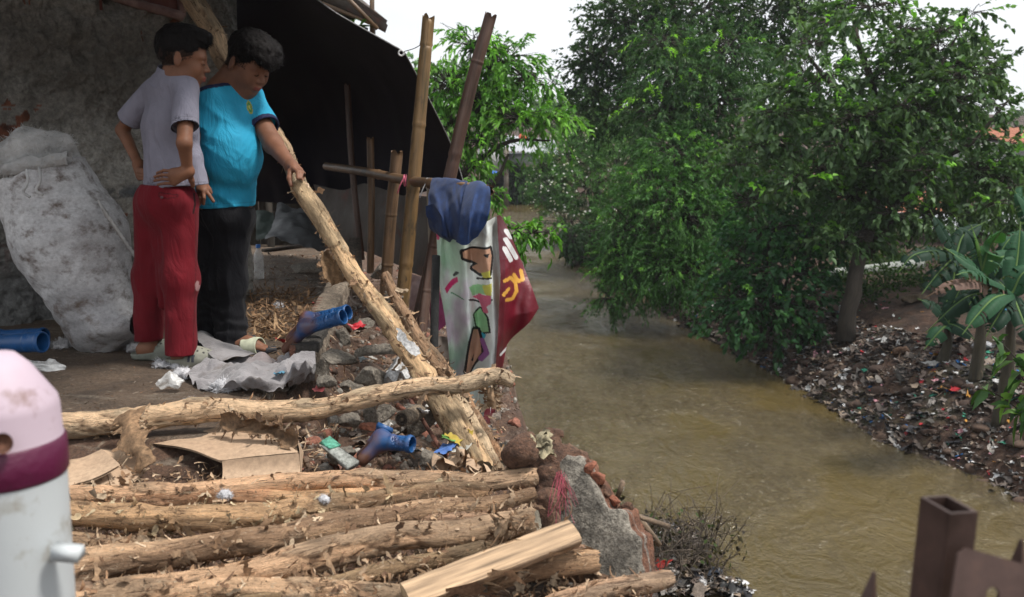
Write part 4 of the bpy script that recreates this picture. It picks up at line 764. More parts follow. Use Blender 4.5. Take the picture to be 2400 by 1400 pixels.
bark_piece('ragged dark bark curtain hanging under the middle of the top log', [W(520, 990, 3.0), W(580, 1000, 2.96), W(640, 1012, 2.94), W(700, 1040, 2.9)], .05, (.13, .075, .04), -.5)
bark_piece('narrow bark strip standing upright at the right end of the knotted log', [G(1180, 1225, .05), G(1178, 1250, .02), G(1172, 1292, -.05)], .03, (.36, .26, .17))
bark_piece('bark strip drooping from the tip of the top log over the water', [W(1150, 905, 3.28), W(1152, 930, 3.27), W(1154, 960, 3.27)], .03, (.26, .17, .1))
bark_piece('brown bark curl dangling from the held log above the concrete beam', [W(760, 590, 3.84), W(775, 620, 3.83), W(792, 665, 3.83)], .05, (.2, .12, .06), -.6)
# cardboard
m_card = mat('cardboard', [(.3, (.34, .23, .15)), (.7, (.43, .31, .21))], 4, 6, .85, dirt=(.2, .12, .075), dlim=(.6, .75), bst=.4, bd=.006, spk=60, spa=.2)
def plate(mb, pts, nu=20, nv=20, bend=0, th_=.006, col=g(.5)):
    a, b_, c, d = [np.asarray(p) for p in pts]; u = np.linspace(0, 1, nu)[:, None, None]; v = np.linspace(0, 1, nv)[None, :, None]; V = a * (1 - u) * (1 - v) + b_ * u * (1 - v) + c * u * v + d * (1 - u) * v; n = nrm(np.cross(b_ - a, d - a))
    V = V + n * bend * np.sin(np.pi * u) + n * (fbm(V, 9, 3, 3) * .006)[..., None]; mb.add(V.reshape(-1, 3), [grid_faces(nu, nv)], col); V = V - n * th_; mb.add(V.reshape(-1, 3), [grid_faces(nu, nv)[:, ::-1]], col)
t = thing('cardboard_box', 'flattened cardboard box with curved top and torn dark opening under the top log', 'box', W(600, 1110, 2.9)); mb = MB()
plate(mb, [W(355, 1040, 2.98), W(515, 1078, 2.84), W(700, 1062, 2.86), W(560, 990, 3.15)], bend=.012); obj('top_flap', mb, m_card, t)
mb = MB(); plate(mb, [W(520, 1079, 2.84), W(520, 1124, 2.8), W(704, 1116, 2.82), W(700, 1063, 2.86)], bend=-.01); obj('side_panel', mb, m_card, t)
mb = MB(); plate(mb, [W(690, 1000, 3.0), W(700, 1060, 2.87), W(706, 1112, 2.83), W(712, 1060, 3.0)]); obj('end_flap', mb, m_card, t)
t = thing('cardboard_box', 'torn cardboard sheet with an open flap left of the folded bark strip', 'box', W(220, 1130, 2.8)); mb = MB()
plate(mb, [W(140, 1085, 2.8), W(238, 1056, 2.86), W(282, 1092, 2.72), W(150, 1146, 2.62)], bend=.01); obj('flap', mb, m_card, t)
mb = MB(); plate(mb, [W(235, 1056, 2.9), W(300, 1034, 2.98), W(335, 1112, 2.8), W(262, 1150, 2.66)], bend=.015); obj('side_panel', mb, m_card, t)
mb = MB(); plate(mb, [W(120, 1120, 2.74), W(240, 1080, 2.8), W(262, 1150, 2.68), W(120, 1156, 2.66)]); obj('base_panel', mb, m_card, t)
# crumpled pale paper at the foot of the leaning logs
def crumple(mb, c, s, col, n=9, amp=.35, flat=.6):
    u, v = np.meshgrid(np.linspace(-1, 1, n), np.linspace(-1, 1, n), indexing='ij'); V = np.stack([u, v, 0 * u], -1) + rng.normal(0, amp / 2, (n, n, 3)) * .5 + (fbm(np.stack([u, v, 0 * u], -1) + rng.random(3) * 50, 1.2, 2, 1) * amp * 2)[..., None] * V3(.3, .3, 1)
    M = rotM(R.uniform(-.5, .5), R.uniform(-.5, .5), R.uniform(0, 6)); mb.add((V.reshape(-1, 3) * s * V3(1, 1, flat)) @ M.T + c, [grid_faces(n, n)], col)
for i, (px, py, s) in enumerate(((1060, 1085, .05), (1110, 1092, .045))):
    mb = MB(); crumple(mb, W(px, py, 2.98 + .05 * i), s, (.42, .32, .22), 10, .5, 1.2); tag(obj('paper_scrap', mb, m_card), ('crumpled brown paper upright at the foot of the held log', 'crumpled brown paper right of its upright neighbour at the leaning logs')[i], 'paper', 'brown paper scraps')

# ================= concrete, stones, soil
m_conc = mat('broken_concrete', [(.3, (.09, .078, .062)), (.5, (.18, .158, .13)), (.7, (.28, .25, .21))], 5, 9, .95, bst=1., bd=.02, bsc=70, spk=90, spa=.5, dirt=(.11, .06, .035), dlim=(.55, .7))
m_mud = mat('red_mud', [(.3, (.045, .022, .014)), (.5, (.12, .062, .038)), (.7, (.21, .13, .085))], 9, 9, .95, bst=1., bd=.025, bsc=60, spk=80, spa=.6)
m_brick = mat('brick', [(.3, (.14, .05, .03)), (.7, (.34, .13, .075))], 12, 8, .95, bst=1., bd=.012, bsc=70, spk=90, spa=.4)
def slab(label, a, b_, w, h, mtl, name='concrete_beam', cat='concrete', rough=.012, group=None, roll=0, ends=None):
    a, b_ = np.asarray(a), np.asarray(b_); M = frame(b_ - a) @ rotM(roll, 0, 0); Lh = np.linalg.norm(b_ - a) / 2; c = (a + b_) / 2; s = R.randint(0, 99)
    def f(P):
        q = (P - c) @ M; e = np.abs(q) - np.array([Lh, w / 2, h / 2]) + .008; d = np.linalg.norm(np.maximum(e, 0), axis=1) + np.minimum(e.max(1), 0) - .008
        return d + rough * fbm(P, 14, 4, s) + rough * .5 * fbm(P, 45, 3, s)
    E = np.abs(M) @ np.array([Lh, w / 2, h / 2]) + .03; V, Q = surf(f, c - E, c + E, .0075); mb = MB(); q = (V - c) @ M; col = ends(q) if ends else g(.4); mb.add(V, [Q], col); return tag(obj(name, mb, mtl), label, cat, group)
def beam_col(q):
    n = fbm(q, 9, 3, 2); col = np.tile(V3(.26, .21, .16), (len(q), 1)) * (1 + .35 * n)[:, None]; near = q[:, 0] < -.30 + .08 * n; col[near & (q[:, 2] > .02)] = (.05, .045, .04); st = (q[:, 1] > .03) & (np.abs((q[:, 0] * 22) % 1 - .5) > .25) & (q[:, 0] < .1); col[st] = (.16, .07, .045); return col
m_cc = mat('stained_concrete', [(.3, g(.3)), (.7, g(.3))], 18, 8, .9, usecol=1, bst=1., bd=.02, bsc=70, spk=80, spa=.55)
slab('long concrete beam with black stained near end beside the blue boots', G(712, 838, .05), G(806, 655, .05), .115, .10, m_cc, ends=beam_col)
slab('concrete kerb edging the floor slab below the grey felt blanket', G(590, 938, -.03), G(742, 868, -.03), .13, .13, m_conc, name='concrete_kerb')
ch = [('angular brown brick lump right of the near end of the concrete beam', (806, 793), 3.95, (.05, .04, .05), 5), ('long tilted concrete slab leaning to the river in the rubble', (882, 822), 3.75, (.11, .05, .035), 3), ('flat grey concrete piece just behind the grey felt blanket end', (786, 842), 3.75, (.09, .07, .035), 7),
      ('biggest concrete chunk in the middle of the rubble above the white rag', (872, 880), 3.6, (.12, .08, .06), 11), ('small grey stone wedged under the concrete chunk', (822, 905), 3.5, (.05, .045, .03), 13), ('brown earth covered stone at the left of the rubble hollow', (760, 900), 3.55, (.05, .05, .03), 17),
      ('thin greenish painted concrete slab on the shelter floor beyond the beam', (722, 628), 6.3, (.17, .14, .035), 19), ('grey rock right under the blue boot sole', (1005, 1078), 3.0, (.065, .05, .035), 23), ('dark rock left of the blue boot toe in the hollow', (800, 1066), 3.05, (.07, .05, .035), 29),
      ('pale rock beneath the tip of the orange brick', (820, 985), 3.25, (.06, .05, .04), 31), ('rock left of the cylinder end below the top log', (890, 975), 3.3, (.07, .05, .05), 37), ('light concrete block behind the stick and black post', (985, 985), 3.4, (.09, .06, .07), 41),
      ('flat cement piece at the top edge of the rubble by the pointed log', (890, 640), 5.2, (.08, .07, .05), 43), ('low stone between the beam and the concrete slab', (850, 762), 4.2, (.06, .05, .035), 47), ('dark grey stone behind the held log near the poles', (925, 700), 4.7, (.07, .06, .05), 53)]
for lab, (px, py), Y, r, sd in ch:
    mb = MB(); V, Fq = blobrock(W(px, py, Y), r, sd, 40, 26, 14, .10, rotM(.2, .3 * math.sin(sd), sd)); mb.add(V + (fbm(V, 40, 3, sd) * .006)[:, None], [Fq]); tag(obj('concrete_chunk', mb, m_conc), lab, 'rubble', 'larger chunks in the rubble')
mb = MB(); V, Fq = blobrock(W(866, 1000, 3.2), (.035, .025, .02), 3, 30, 20, 8, .04); mb.add(V, [Fq]); tag(obj('brick', mb, m_brick), 'broken orange brick poking out under the top log', 'brick')
c0 = W(948, 980, 3.22); dd = nrm(V3(-.35, -1, .1)); mb = MB(); P = c0 + np.linspace(-.02, .12, 8)[:, None] * -dd; P = P[::-1]; mb.tube(P, .026, 24, col=(.22, .17, .12), wob=.06); t_ = tag(obj('pipe', mb, m_cc), 'short round pipe end with a dark ringed opening below the top log', 'pipe')
mb = MB()
for r in (.018, .010): a = np.linspace(0, 2 * np.pi, 20); x_ = nrm(np.cross(dd, V3(0, 0, 1))); y_ = np.cross(x_, dd); mb.tube(c0 + dd * .022 + x_ * (r * np.cos(a))[:, None] + y_ * (r * np.sin(a))[:, None], .0035, 6, cap=False, col=(.05, .035, .025))
obj('ring', mb, m_cc, t_)
# mud bank and lumps at the right end of the pile
def lump(label, items, h=.009, k=.03, rough=.02, mtl=m_mud, name='mud_lump', cat='mud', sd=3):
    ds = [ell(W(px, py, Y), r) for px, py, Y, r in items]; u_ = union(ds, k); cs = np.array([W(px, py, Y) for px, py, Y, r in items]); rm = max(max(i[3]) for i in items) + .05
    f = lambda P: u_(P) + rough * fbm(P, 13, 4, sd) + rough * .6 * fbm(P, 38, 3, sd); return tag(obj(name, sculpt(f, cs.min(0) - rm, cs.max(0) + rm, h, 0), mtl), label, cat)
lump('tall bank of red mud holding the right ends of the stacked logs', [(1262, 1090, 2.85, (.06, .07, .07)), (1290, 1150, 2.75, (.05, .06, .09)), (1300, 1075, 2.85, (.07, .07, .05)), (1275, 1215, 2.6, (.045, .05, .08)), (1350, 1085, 2.85, (.05, .06, .05)), (1300, 1160, 2.62, (.018, .02, .02)), (1240, 1130, 2.9, (.06, .06, .05)), (1290, 1020, 2.9, (.03, .03, .02))], rough=.028)
lump('rounded boulder of dry mud on the bank beside the maroon banner', [(1222, 1058, 2.72, (.05, .045, .04)), (1205, 1075, 2.74, (.035, .04, .03)), (1235, 1035, 2.76, (.035, .035, .028))], rough=.012, mtl=m_mud, name='mud_boulder', sd=8)
# fragment of plastered brick wall
c0 = W(1390, 1230, 2.66); nf = nrm(V3(-.45, -.85, .28)); ax = nrm(np.cross(V3(0, 0, 1), nf)); 
if ax[0] < 0: ax = -ax
az_ = np.cross(nf, ax); az_ = az_ if az_[2] > 0 else -az_
def onface(px, py): r = ray(px, py); o = V3(0, 0, CZ); q = o + r * (((c0 - o) @ nf) / (r @ nf)) - c0; return q @ ax, q @ az_
poly = [onface(*p) for p in ((1296, 1100), (1330, 1070), (1368, 1078), (1384, 1120), (1408, 1160), (1422, 1192), (1468, 1200), (1478, 1240), (1500, 1260), (1506, 1350), (1500, 1420), (1280, 1420), (1275, 1240), (1290, 1180))]
def frag(P):
    q = P - c0; x, y, w = q @ ax, q @ az_, q @ nf; d2 = pdist(x, y, poly + [poly[0]]) * np.where(inpoly(x, y, poly), -1, 1); d2 = d2 + .010 * fbm(P, 16, 3, 3) + .010 * fbm(P, 40, 2, 13)
    return np.maximum(np.maximum(d2, w - .006 * fbm(P, 25, 4, 2) - .004), -w - .11 + .02 * fbm(P, 12, 2, 6))
V, Q = surf(frag, c0 - .42, c0 + .42, .0075); q = V - c0; wf = q @ nf; n = fbm(q, 11, 4, 2); col = np.where((wf > -.012)[:, None], V3(.27, .245, .205) * (1 + .75 * fbm(q @ np.stack([ax * 2.2, az_ * .7, nf], 1), 14, 4, 12))[:, None], V3(.19, .085, .05) * (1 + .7 * n)[:, None]); col[(np.abs(wf + .055) < .006)] = (.24, .2, .17)
mb = MB(); mb.add(V, [Q], np.clip(col, .01, 1)); tag(obj('wall_fragment', mb, m_cc), 'leaning grey fragment of a plastered brick wall with broken red edge', 'wall')
rb_ = [((1400, 1118), .035), ((1418, 1150), .028), ((1440, 1175), .034), ((1462, 1192), .03), ((1385, 1095), .026), ((1470, 1210), .03), ((1425, 1190), .022)]
for i, ((px, py), r) in enumerate(rb_):
    mb = MB(); V, Fq = blobrock(W(px, py, 2.72), (r, r * .8, r * .62), 60 + i, 26, 18, 8, .12, rotM(.3 * i, .2, i)); mb.add(V, [Fq]); tag(obj('brick_piece', mb, (m_brick, m_mud)[i % 2]), ('broken brick piece on the sloping top edge of the wall fragment'), 'brick', 'brick pieces on the wall fragment')
mb = MB()
for i in range(26):
    a = W(1312 + R.uniform(-8, 14), 1108 + R.uniform(-6, 8), 2.57); e = W(1312 + R.uniform(-30, 45), 1150 + R.uniform(0, 95), 2.5); mb.tube(smooth_path([a, (a + e) / 2 + rng.normal(0, .008, 3), e], 6), .0007, 3, cap=False, col=(.33, .05, .08))
tag(obj('red_twine', mb, m_col), 'tangle of thin red twine hanging on the grey wall fragment', 'twine')
mb = MB()
for px, py in ((1262, 1035), (1280, 1050), (1272, 1030)): crumple(mb, W(px, py, 2.74), .026, (.30, .26, .17), 8, .6, 1.2)
tag(obj('rag', mb, m_colr), 'shredded olive rag on top of the mud bank', 'rag')

# loose small stuff
def Gv(px, py, z):
    px, py = np.asarray(px, float), np.asarray(py, float); r = fw + V3(1, 0, 0) * ((px - 1200) / F)[:, None] + up * ((700 - py) / F)[:, None]; t = (z - CZ) / r[:, 2]; return V3(0, 0, CZ) + r * t[:, None]
def onT(box, k, z0=-.05, cond=None):    # k random places on the terrace seen within a photo box
    out = []; n = 0
    while n < k:
        px, py = rng.uniform(box[0], box[2], k), rng.uniform(box[1], box[3], k); z = np.full(k, z0)
        for _ in range(3): p = Gv(px, py, z); z = th(p[:, 0], p[:, 1])
        p[:, 2] = z; p = p[cond(p)] if cond else p; out.append(p); n += len(p)
    return np.vstack(out)[:k]
def litter(name, label, box, k, cols, Ls, Ws, zoff=0, ang=None, cond=None):
    mb = MB(); P = onT(box, k, cond=cond); P[:, 2] += zoff * rng.random(k)
    d = rdir(k); d[:, 2] *= .3; flakes(mb, P + V3(0, 0, .004), d, rdir(k, 1.5), Ls[0] + (Ls[1] - Ls[0]) * rng.random(k) ** 2, Ws[0] + (Ws[1] - Ws[0]) * rng.random(k), rng.normal(0, 1.3, k), pal(k, cols, .3)); return tag(obj(name, mb, m_flake, base=P.mean(0)), label, 'litter', kind='stuff')
k = 2400; mb = MB(); pts = onT((600, 600, 1250, 1110), k, -.15, lambda p: (p[:, 0] > np.interp(p[:, 1], fe_y, fe_x)) & (p[:, 0] < np.interp(p[:, 1], te_y, te_x) + .1) & (p[:, 1] < 8))
for i, p in enumerate(pts):
    r = .006 + .02 * R.random() ** 2 + (.028 * R.random() if i % 14 == 0 else 0); V, Fq = blobrock(p, (r, r * .8, r * .6), i, *((20, 14) if i % 14 == 0 else (8, 6)), 6, .2, rotM(R.uniform(0, 3), R.uniform(0, 3), 0)); c = ((.17, .14, .115), (.12, .08, .06), (.26, .24, .21), (.22, .09, .06), (.15, .1, .07))[i % 5]; mb.add(V, [Fq], c)
tag(obj('rubble', mb, m_colr, base=V3(-.4, 3.8, -.2)), 'small loose stones and cement crumbs across the rubble hollow', 'rubble', kind='stuff')
litter('bark_litter', 'loose bark shreds and chips filling the gaps between the stacked logs', (-40, 1120, 1620, 1440), 5200, FC, (.008, .055), (.002, .014), .04, cond=lambda p: p[:, 0] < np.interp(p[:, 1], te_y, te_x))
litter('bark_litter', 'heap of brown bark shavings on the floor between the black trousers and the blue boots', (585, 690, 730, 800), 900, ((.25, .14, .07), (.14, .075, .04), (.34, .22, .12)), (.03, .16), (.003, .014), .035)
litter('bark_litter', 'bark shreds scattered over the rubble hollow', (640, 760, 1180, 1110), 900, FC, (.02, .10), (.002, .012), .03, cond=lambda p: p[:, 0] < .1)
litter('floor_scraps', 'tiny twigs and flecks scattered on the damp floor', (0, 800, 640, 980), 500, ((.10, .06, .04), (.3, .26, .22), (.2, .1, .06), (.05, .03, .02)), (.006, .03), (.002, .006), .0)
litter('floor_scraps', 'debris flecks on the floor inside the shelter', (600, 600, 830, 700), 600, ((.10, .06, .04), (.3, .28, .26), (.2, .1, .06), (.25, .22, .19)), (.01, .06), (.004, .02), .01)

mb = MB(); P = onT((640, 760, 1180, 1110), 90, -.2, lambda p: (p[:, 0] > np.interp(p[:, 1], fe_y, fe_x)) & (p[:, 0] < .05))
for i, p in enumerate(P): crumple(mb, p + V3(0, 0, .012), R.uniform(.012, .04), ((.35, .34, .32), (.14, .11, .09), (.08, .06, .05), (.24, .2, .17), (.30, .16, .12), (.10, .12, .13), (.45, .44, .42))[i % 7], 6, .5, .8)
tag(obj('rag_scraps', mb, m_colr, base=V3(-.4, 3.6, -.2)), 'torn bits of cloth and plastic trodden into the rubble hollow', 'scraps', kind='stuff')
# ================= people
def proj(V):
    d = V - V3(0, 0, CZ); z = d @ fw; return 1200 + F * d[:, 0] / z, 700 - F * (d @ up) / z
m, nt, b, out = new_mat('skin'); v = coords(nt); a = N(nt, 'ShaderNodeAttribute', attribute_name='col').outputs['Color']
L(nt, mixc(nt, 1., a, ramp(nt, noise_n(nt, v, 18, 6), [(.3, g(.8)), (.7, g(1.15))]), 'MULTIPLY'), b.inputs['Base Color']); b.inputs['Roughness'].default_value = .58; b.inputs['Specular IOR Level'].default_value = .3; b.inputs['Subsurface Weight'].default_value = .12
b.inputs['Subsurface Radius'].default_value = (.012, .004, .002); b.inputs['Subsurface Scale'].default_value = 1.; bump(nt, b, noise_n(nt, v, 160, 4), .12, .002); m_skin = m
def cloth_mat(name, rough=.9, wv=260, st=.25, sheen=.02):
    m, nt, b, out = new_mat(name); v = coords(nt); a = N(nt, 'ShaderNodeAttribute', attribute_name='col').outputs['Color']
    L(nt, mixc(nt, 1., a, ramp(nt, noise_n(nt, v, 7, 6), [(.3, g(.85)), (.7, g(1.12))]), 'MULTIPLY'), b.inputs['Base Color']); b.inputs['Roughness'].default_value = rough; b.inputs['Sheen Weight'].default_value = sheen; b.inputs['Specular IOR Level'].default_value = .25
    p = bump(nt, None, noise_n(nt, coords(nt, 'obj', (1.6, 1, .55)), 11, 4, .55, .8), .75, .022); bump(nt, b, noise_n(nt, v, wv, 3), st, .0015, p); return m
m_shirt = cloth_mat('woven_shirt'); m_tee = cloth_mat('knit_shirt', .8); m_trou = cloth_mat('trouser_twill', .85, 300, .3)
m_hair = mat('black_hair', [(.3, (.004, .0035, .0035)), (.7, (.011, .009, .009))], 30, 5, .7, bst=.9, bd=.004, bsc=90, spec=.12)
m_rub = mat('foam_rubber', [(.3, g(.3)), (.7, g(.3))], 25, 6, .7, usecol=1, bst=.3, bd=.002)
def head_sdf(c, M, H, cheek=1., jaw=1.):
    c = np.asarray(c); Pt = lambda x, y, z: c + M @ (V3(x, y, z) * H); E = lambda x, y, z, a, b_, e: ell(Pt(x, y, z), V3(a, b_, e) * H, M); it = []
    it += [E(-.06, 0, .17, .41, .335, .355), (E(.11, 0, -.10, .25 * (1 + .04 * (cheek - 1)), .255 * cheek, .33), .12 * H), (E(.2, 0, -.37, .13 * jaw, .14 * jaw, .095 * jaw), .12 * H)]
    for s in (1, -1): it += [(E(.19, .13 * s, -.13, .14 * cheek, .12 * cheek, .14 * cheek), .08 * H), (E(0.02, .17 * s, -.27, .16 * jaw, .1 * jaw, .12 * jaw), .12 * H)]
    it += [(E(.28, 0, .10, .09, .21, .06), .06 * H)]
    for s in (1, -1): it += [(E(.385, .125 * s, .025, .05, .075, .05), -.05 * H), (E(.315, .12 * s, .01, .045, .062, .042), .015 * H)]
    it += [(rc(Pt(.345, 0, .05), Pt(.425, 0, -.085), .026 * H, .042 * H), .05 * H), (rc(Pt(.385, -.05, -.105), Pt(.385, .05, -.105), .030 * H), .03 * H), (E(.345, 0, -.23, .06, .10, .075), .06 * H),
           (E(.392, 0, -.215, .035, .078, .021), .012 * H), (E(.385, 0, -.262, .036, .068, .025), .010 * H), (rc(Pt(.425, -.06, -.238), Pt(.425, .06, -.238), .006 * H), -.012 * H)]
    for s in (1, -1): it += [(ell(Pt(-.055, .335 * s, -.02), V3(.075, .032, .125) * H, M @ rotM(0, -.2, .35 * s)), .02 * H), (ell(Pt(-.045, .372 * s, -.005), V3(.042, .03, .075) * H, M), -.02 * H)]
    return it, Pt
def hair_mesh(c, M, H, T, thick, seed, curl=.0, tuft=None, n=5200, lens=(.02, .035)):
    Pt = lambda x, y, z: c + M @ (V3(x, y, z) * H); base = ell(Pt(-.06, 0, .17), V3(.41, .335, .355) * H, M); extra = [ell(Pt(*q[:3]), V3(*q[3:]) * H, M) for q in (tuft or [])]
    def f(P):
        q = (P - c) @ M / H; d = base(P)
        for e in extra: d = smin(d, e(P), .08 * H)
        top = np.clip((q[:, 2] - .05) / .3, 0, 1); tk = thick * H * (.12 + .88 * top); d = d - tk + curl * fbm(P, 38, 3, seed) + .004 * fbm(P * V3(1, 1, 1), 70, 2, seed) + .004 * np.abs(vn(q * V3(3, 14, 3), 3, seed))
        lim = np.interp(q[:, 0], [x for x, y in T], [y for x, y in T]) - q[:, 2] + .06 * vn(q * 14, 1, 3); return np.maximum(d, lim * H)
    V, Q = surf(f, c - H * .75, c + H * .75, .004); V = relax(V, Q, 1); mb = MB(); mb.add(V, [Q])
    k = rng.integers(0, len(V), n); nn = nrm((V[k] - Pt(-.06, 0, .15))); fl = nrm(M[:, 0] * 1.0 - M[:, 2] * .2); d = nrm(fl - nn * (nn @ fl)[:, None]) + nn * .35 + rng.normal(0, .3 + curl * 40, (n, 3)); back = ((V[k] - c) @ M[:, 0] < -.1 * H); d[back] = -M[:, 2] + nn[back] * .15 + rng.normal(0, .15, (back.sum(), 3))
    tp = np.clip(((V[k] - c) @ M[:, 2] / H + .1) / .4, .25, 1)
    flakes(mb, V[k] - nn * .003, d, nn, (lens[0] + (lens[1] - lens[0]) * rng.random(n)) * tp, .0017, rng.normal(-.7 - curl * 60, .5 + curl * 60, n), np.full((n, 3), .5), 5); return mb
def hand_items(w, k, tips, r=.0082, palm=.0125, thumb=None, up_=None):
    """wrist, knuckle line centre, finger polylines; palm joins them"""
    it = []
    for t in tips: it.append((rc(w, t[0], .019, .0115), .014))
    for t in tips:
        for i in range(len(t) - 1): it.append((rc(t[i], t[i + 1], r * (1.02 - .08 * i), r * (.94 - .08 * i)), .0022))
    if thumb: 
        for i in range(len(thumb) - 1): it.append((rc(thumb[i], thumb[i + 1], .012 - .002 * i, .0105 - .002 * i), .007))
    return it
def person(name, lab, base, parts_fn): ...
SK1 = V3(.185, .082, .046); SK2 = V3(.175, .080, .048)
# ---- boy in grey shirt and red trousers
base1 = G(395, 852, 0); p1 = thing('person', 'boy in grey shirt and dark red trousers standing with both hands on his hips', 'person', base1)
f1 = V3(.62, .78, 0); M1 = frame(f1); l1 = M1[:, 1]
hc = W(428, 141, 3.97); Hd = .232; Mh = frame((.90, .22, -.20)); it, Pt1 = head_sdf(hc, Mh, Hd, .95, .92)
sh = W(412, 205, 3.98)
body = it + [(rc(Pt1(-.1, 0, -.2), W(402, 196, 3.99), .044, .047), .02), (rcone(W(402, 225, 3.99), W(398, 400, 3.99), .075, .075, M1, (1., 1.35, 1)), .05), (ell(W(392, 460, 3.98), (.08, .11, .09), M1), .04)]
rs, re, rw = W(438, 225, 3.90), W(432, 336, 3.77), W(440, 402, 3.81); ls, le, lw = W(330, 240, 4.07), W(287, 305, 4.14), W(326, 388, 4.06)
body += [(rc(rs, re, .033, .028), .03), (rc(re, rw, .028, .0185), .012), (rc(ls, le, .031, .026), .03), (rc(le, lw, .0265, .018), .012)]
kn = [W(404, 401, 3.785), W(402, 411, 3.78), W(403, 421, 3.785), W(408, 430, 3.79)]; tp = [[(384, 400, 3.785), (368, 406, 3.81)], [(380, 410, 3.78), (362, 415, 3.805)], [(381, 420, 3.785), (362, 424, 3.81)], [(388, 430, 3.79), (370, 433, 3.815)]]
body += hand_items(rw, None, [[k_] + [W(*q) for q in t] for k_, t in zip(kn, tp)], r=.0066, thumb=[W(446, 412, 3.83), W(449, 424, 3.84), W(452, 436, 3.86)])
kn = [(326, 396, 4.03), (325, 403, 4.03), (326, 411, 4.035), (328, 418, 4.04)]
body += hand_items(lw, None, [[W(*k_), W(k_[0] - 1, k_[1] + 1, 4.01), W(k_[0] + 12, k_[1] + 2, 3.99)] for k_ in kn], r=.0075)
la, ra_ = W(350, 822, 4.06), W(430, 838, 3.95)
body += [(rc(W(352, 500, 4.03), W(350, 640, 4.05), .06, .048), .03), (rc(W(350, 640, 4.05), la, .046, .030), .02), (rc(W(425, 500, 3.95), W(427, 650, 3.92), .06, .048), .03), (rc(W(427, 650, 3.92), ra_, .046, .030), .02)]
fd1, fd2 = nrm(V3(.93, .25, 0)), nrm(V3(.96, -.12, 0))
def foot(an, d, L_=.12):
    h = an.copy(); h[2] = .042; return [(ell(h - d * .012, (.042, .034, .036), frame(d)), .02), (rc(h, h + d * L_ * .55 - V3(0, 0, .008), .034, .026), .02), (rc(h + d * .05, h + d * L_ - V3(0, 0, .016), .03, .02), .02)]
body += foot(la, fd1) + foot(ra_, fd2)
f = union(body); V, Q = surf(f, V3(W(262, 700, 4.1)[0] - .05, 3.62, -.02), V3(W(560, 700, 4)[0] + .05, 4.32, 1.46), .0036); V = relax(V, Q, 1); q = (V - hc) @ Mh / Hd
def face_col(V, q, sk):
    col = np.tile(sk, (len(V), 1)); nz = fbm(V, 14, 3, 2)[:, None]; col = col * (1 + .12 * nz); hd = np.abs(q).max(1) < .7
    lip = hd & (np.abs(q[:, 2] + .24) < .045) & (q[:, 0] > .37) & (np.abs(q[:, 1]) < .085); col[lip] = sk * V3(1.05, .62, .72)
    fade = hd & (q[:, 2] > -.22) & (q[:, 0] < .16) & (q[:, 2] > np.interp(q[:, 0], [-.5, -.1, 0, .16], [-.22, -.12, .02, .1])); ear = (np.abs(q[:, 1]) > .335) & (np.abs(q[:, 2]) < .16); fade &= ~ear; col[fade] = sk * .16; return col
mb = MB(); mb.add(V, [Q], face_col(V, q, SK1)); obj('body', mb, m_skin, p1)
T1 = [(-.6, -.16), (-.3, -.10), (-.14, .04), (.02, .12), (.12, .14), (.2, .17), (.25, .28), (.5, .34)]
hb = hair_mesh(hc, Mh, Hd, T1, .050, 3, .0, [(.16, 0, .42, .2, .22, .07), (.02, 0, .45, .3, .26, .08)], 9000, (.007, .020)); 
hd = (np.abs(q).max(1) < .7) & (q[:, 2] > -.26) & (q[:, 0] < .17) & (q[:, 2] > np.interp(q[:, 0], [-.5, -.1, 0, .17], [-.26, -.16, -.02, .06])) & ~((np.abs(q[:, 1]) > .335) & (np.abs(q[:, 2]) < .16) & (q[:, 0] > -.15)); k = np.where(hd)[0]; k = rng.choice(k, 5200); nn = nrm(V[k] - Pt1(-.06, 0, .1))
flakes(hb, V[k], -Mh[:, 2] * .8 + nn * .35 + Mh[:, 0] * .2 + rng.normal(0, .25, (len(k), 3)), nn, .004 + .006 * rng.random(len(k)), .0014, rng.normal(-.3, .3, len(k)), np.full((len(k), 3), .5), 3); obj('hair', hb, m_hair, p1)
def face_bits(p, Pt, H, sd=1):
    for s in (1, -1):
        mb = MB(); mb.tube(smooth_path([Pt(.345, .065 * s, .105), Pt(.335, .12 * s, .125), Pt(.285, .19 * s, .105)], 8), np.array([.7, 1, 1, 1, 1, .9, .6, .3]) * .020 * H, 6, col=g(.02)); obj('eyebrow', mb, m_hair, p)
        mb = MB(); mb.tube(smooth_path([Pt(.352, .07 * s, .004), Pt(.362, .12 * s, -.008), Pt(.318, .175 * s, -.002)], 8), .0075 * H, 5); obj('eyelashes', mb, m_hair, p)
face_bits(p1, Pt1, Hd)
# shirt
hemp = W(398, 437, 3.98)
tor = union([rcone(W(404, 212, 3.99), W(400, 300, 3.985), .082, .088, M1, (.98, 1.34, 1)), (rcone(W(400, 300, 3.985), W(402, 480, 3.97), .088, .098, M1, (1.08, 1.24, 1)), .05), (rc(W(434, 205, 3.93), W(352, 214, 4.05), .040), .05), (rc(W(452, 370, 3.94), W(472, 470, 3.93), .03, .035), .05)], .04)
rsl = (W(437, 214, 3.915), W(432, 345, 3.765)); lsl = (W(340, 232, 4.06), W(280, 312, 4.13))
def cutp(fn, pt, n, th_=0): return lambda P: np.maximum(fn(P), (P - pt) @ n)
def slv(a, b_, r0, r1, pt, n):
    inner = rc(a, b_, r0 - .009, r1 - .007); o_ = rc(a, b_, r0, r1); return lambda P: np.maximum(np.maximum(o_(P), (P - pt) @ n), np.minimum(-inner(P), ((P - pt) @ n + .05) * 1) * 1 if False else -np.maximum(inner(P), -((P - pt) @ n + .03)))
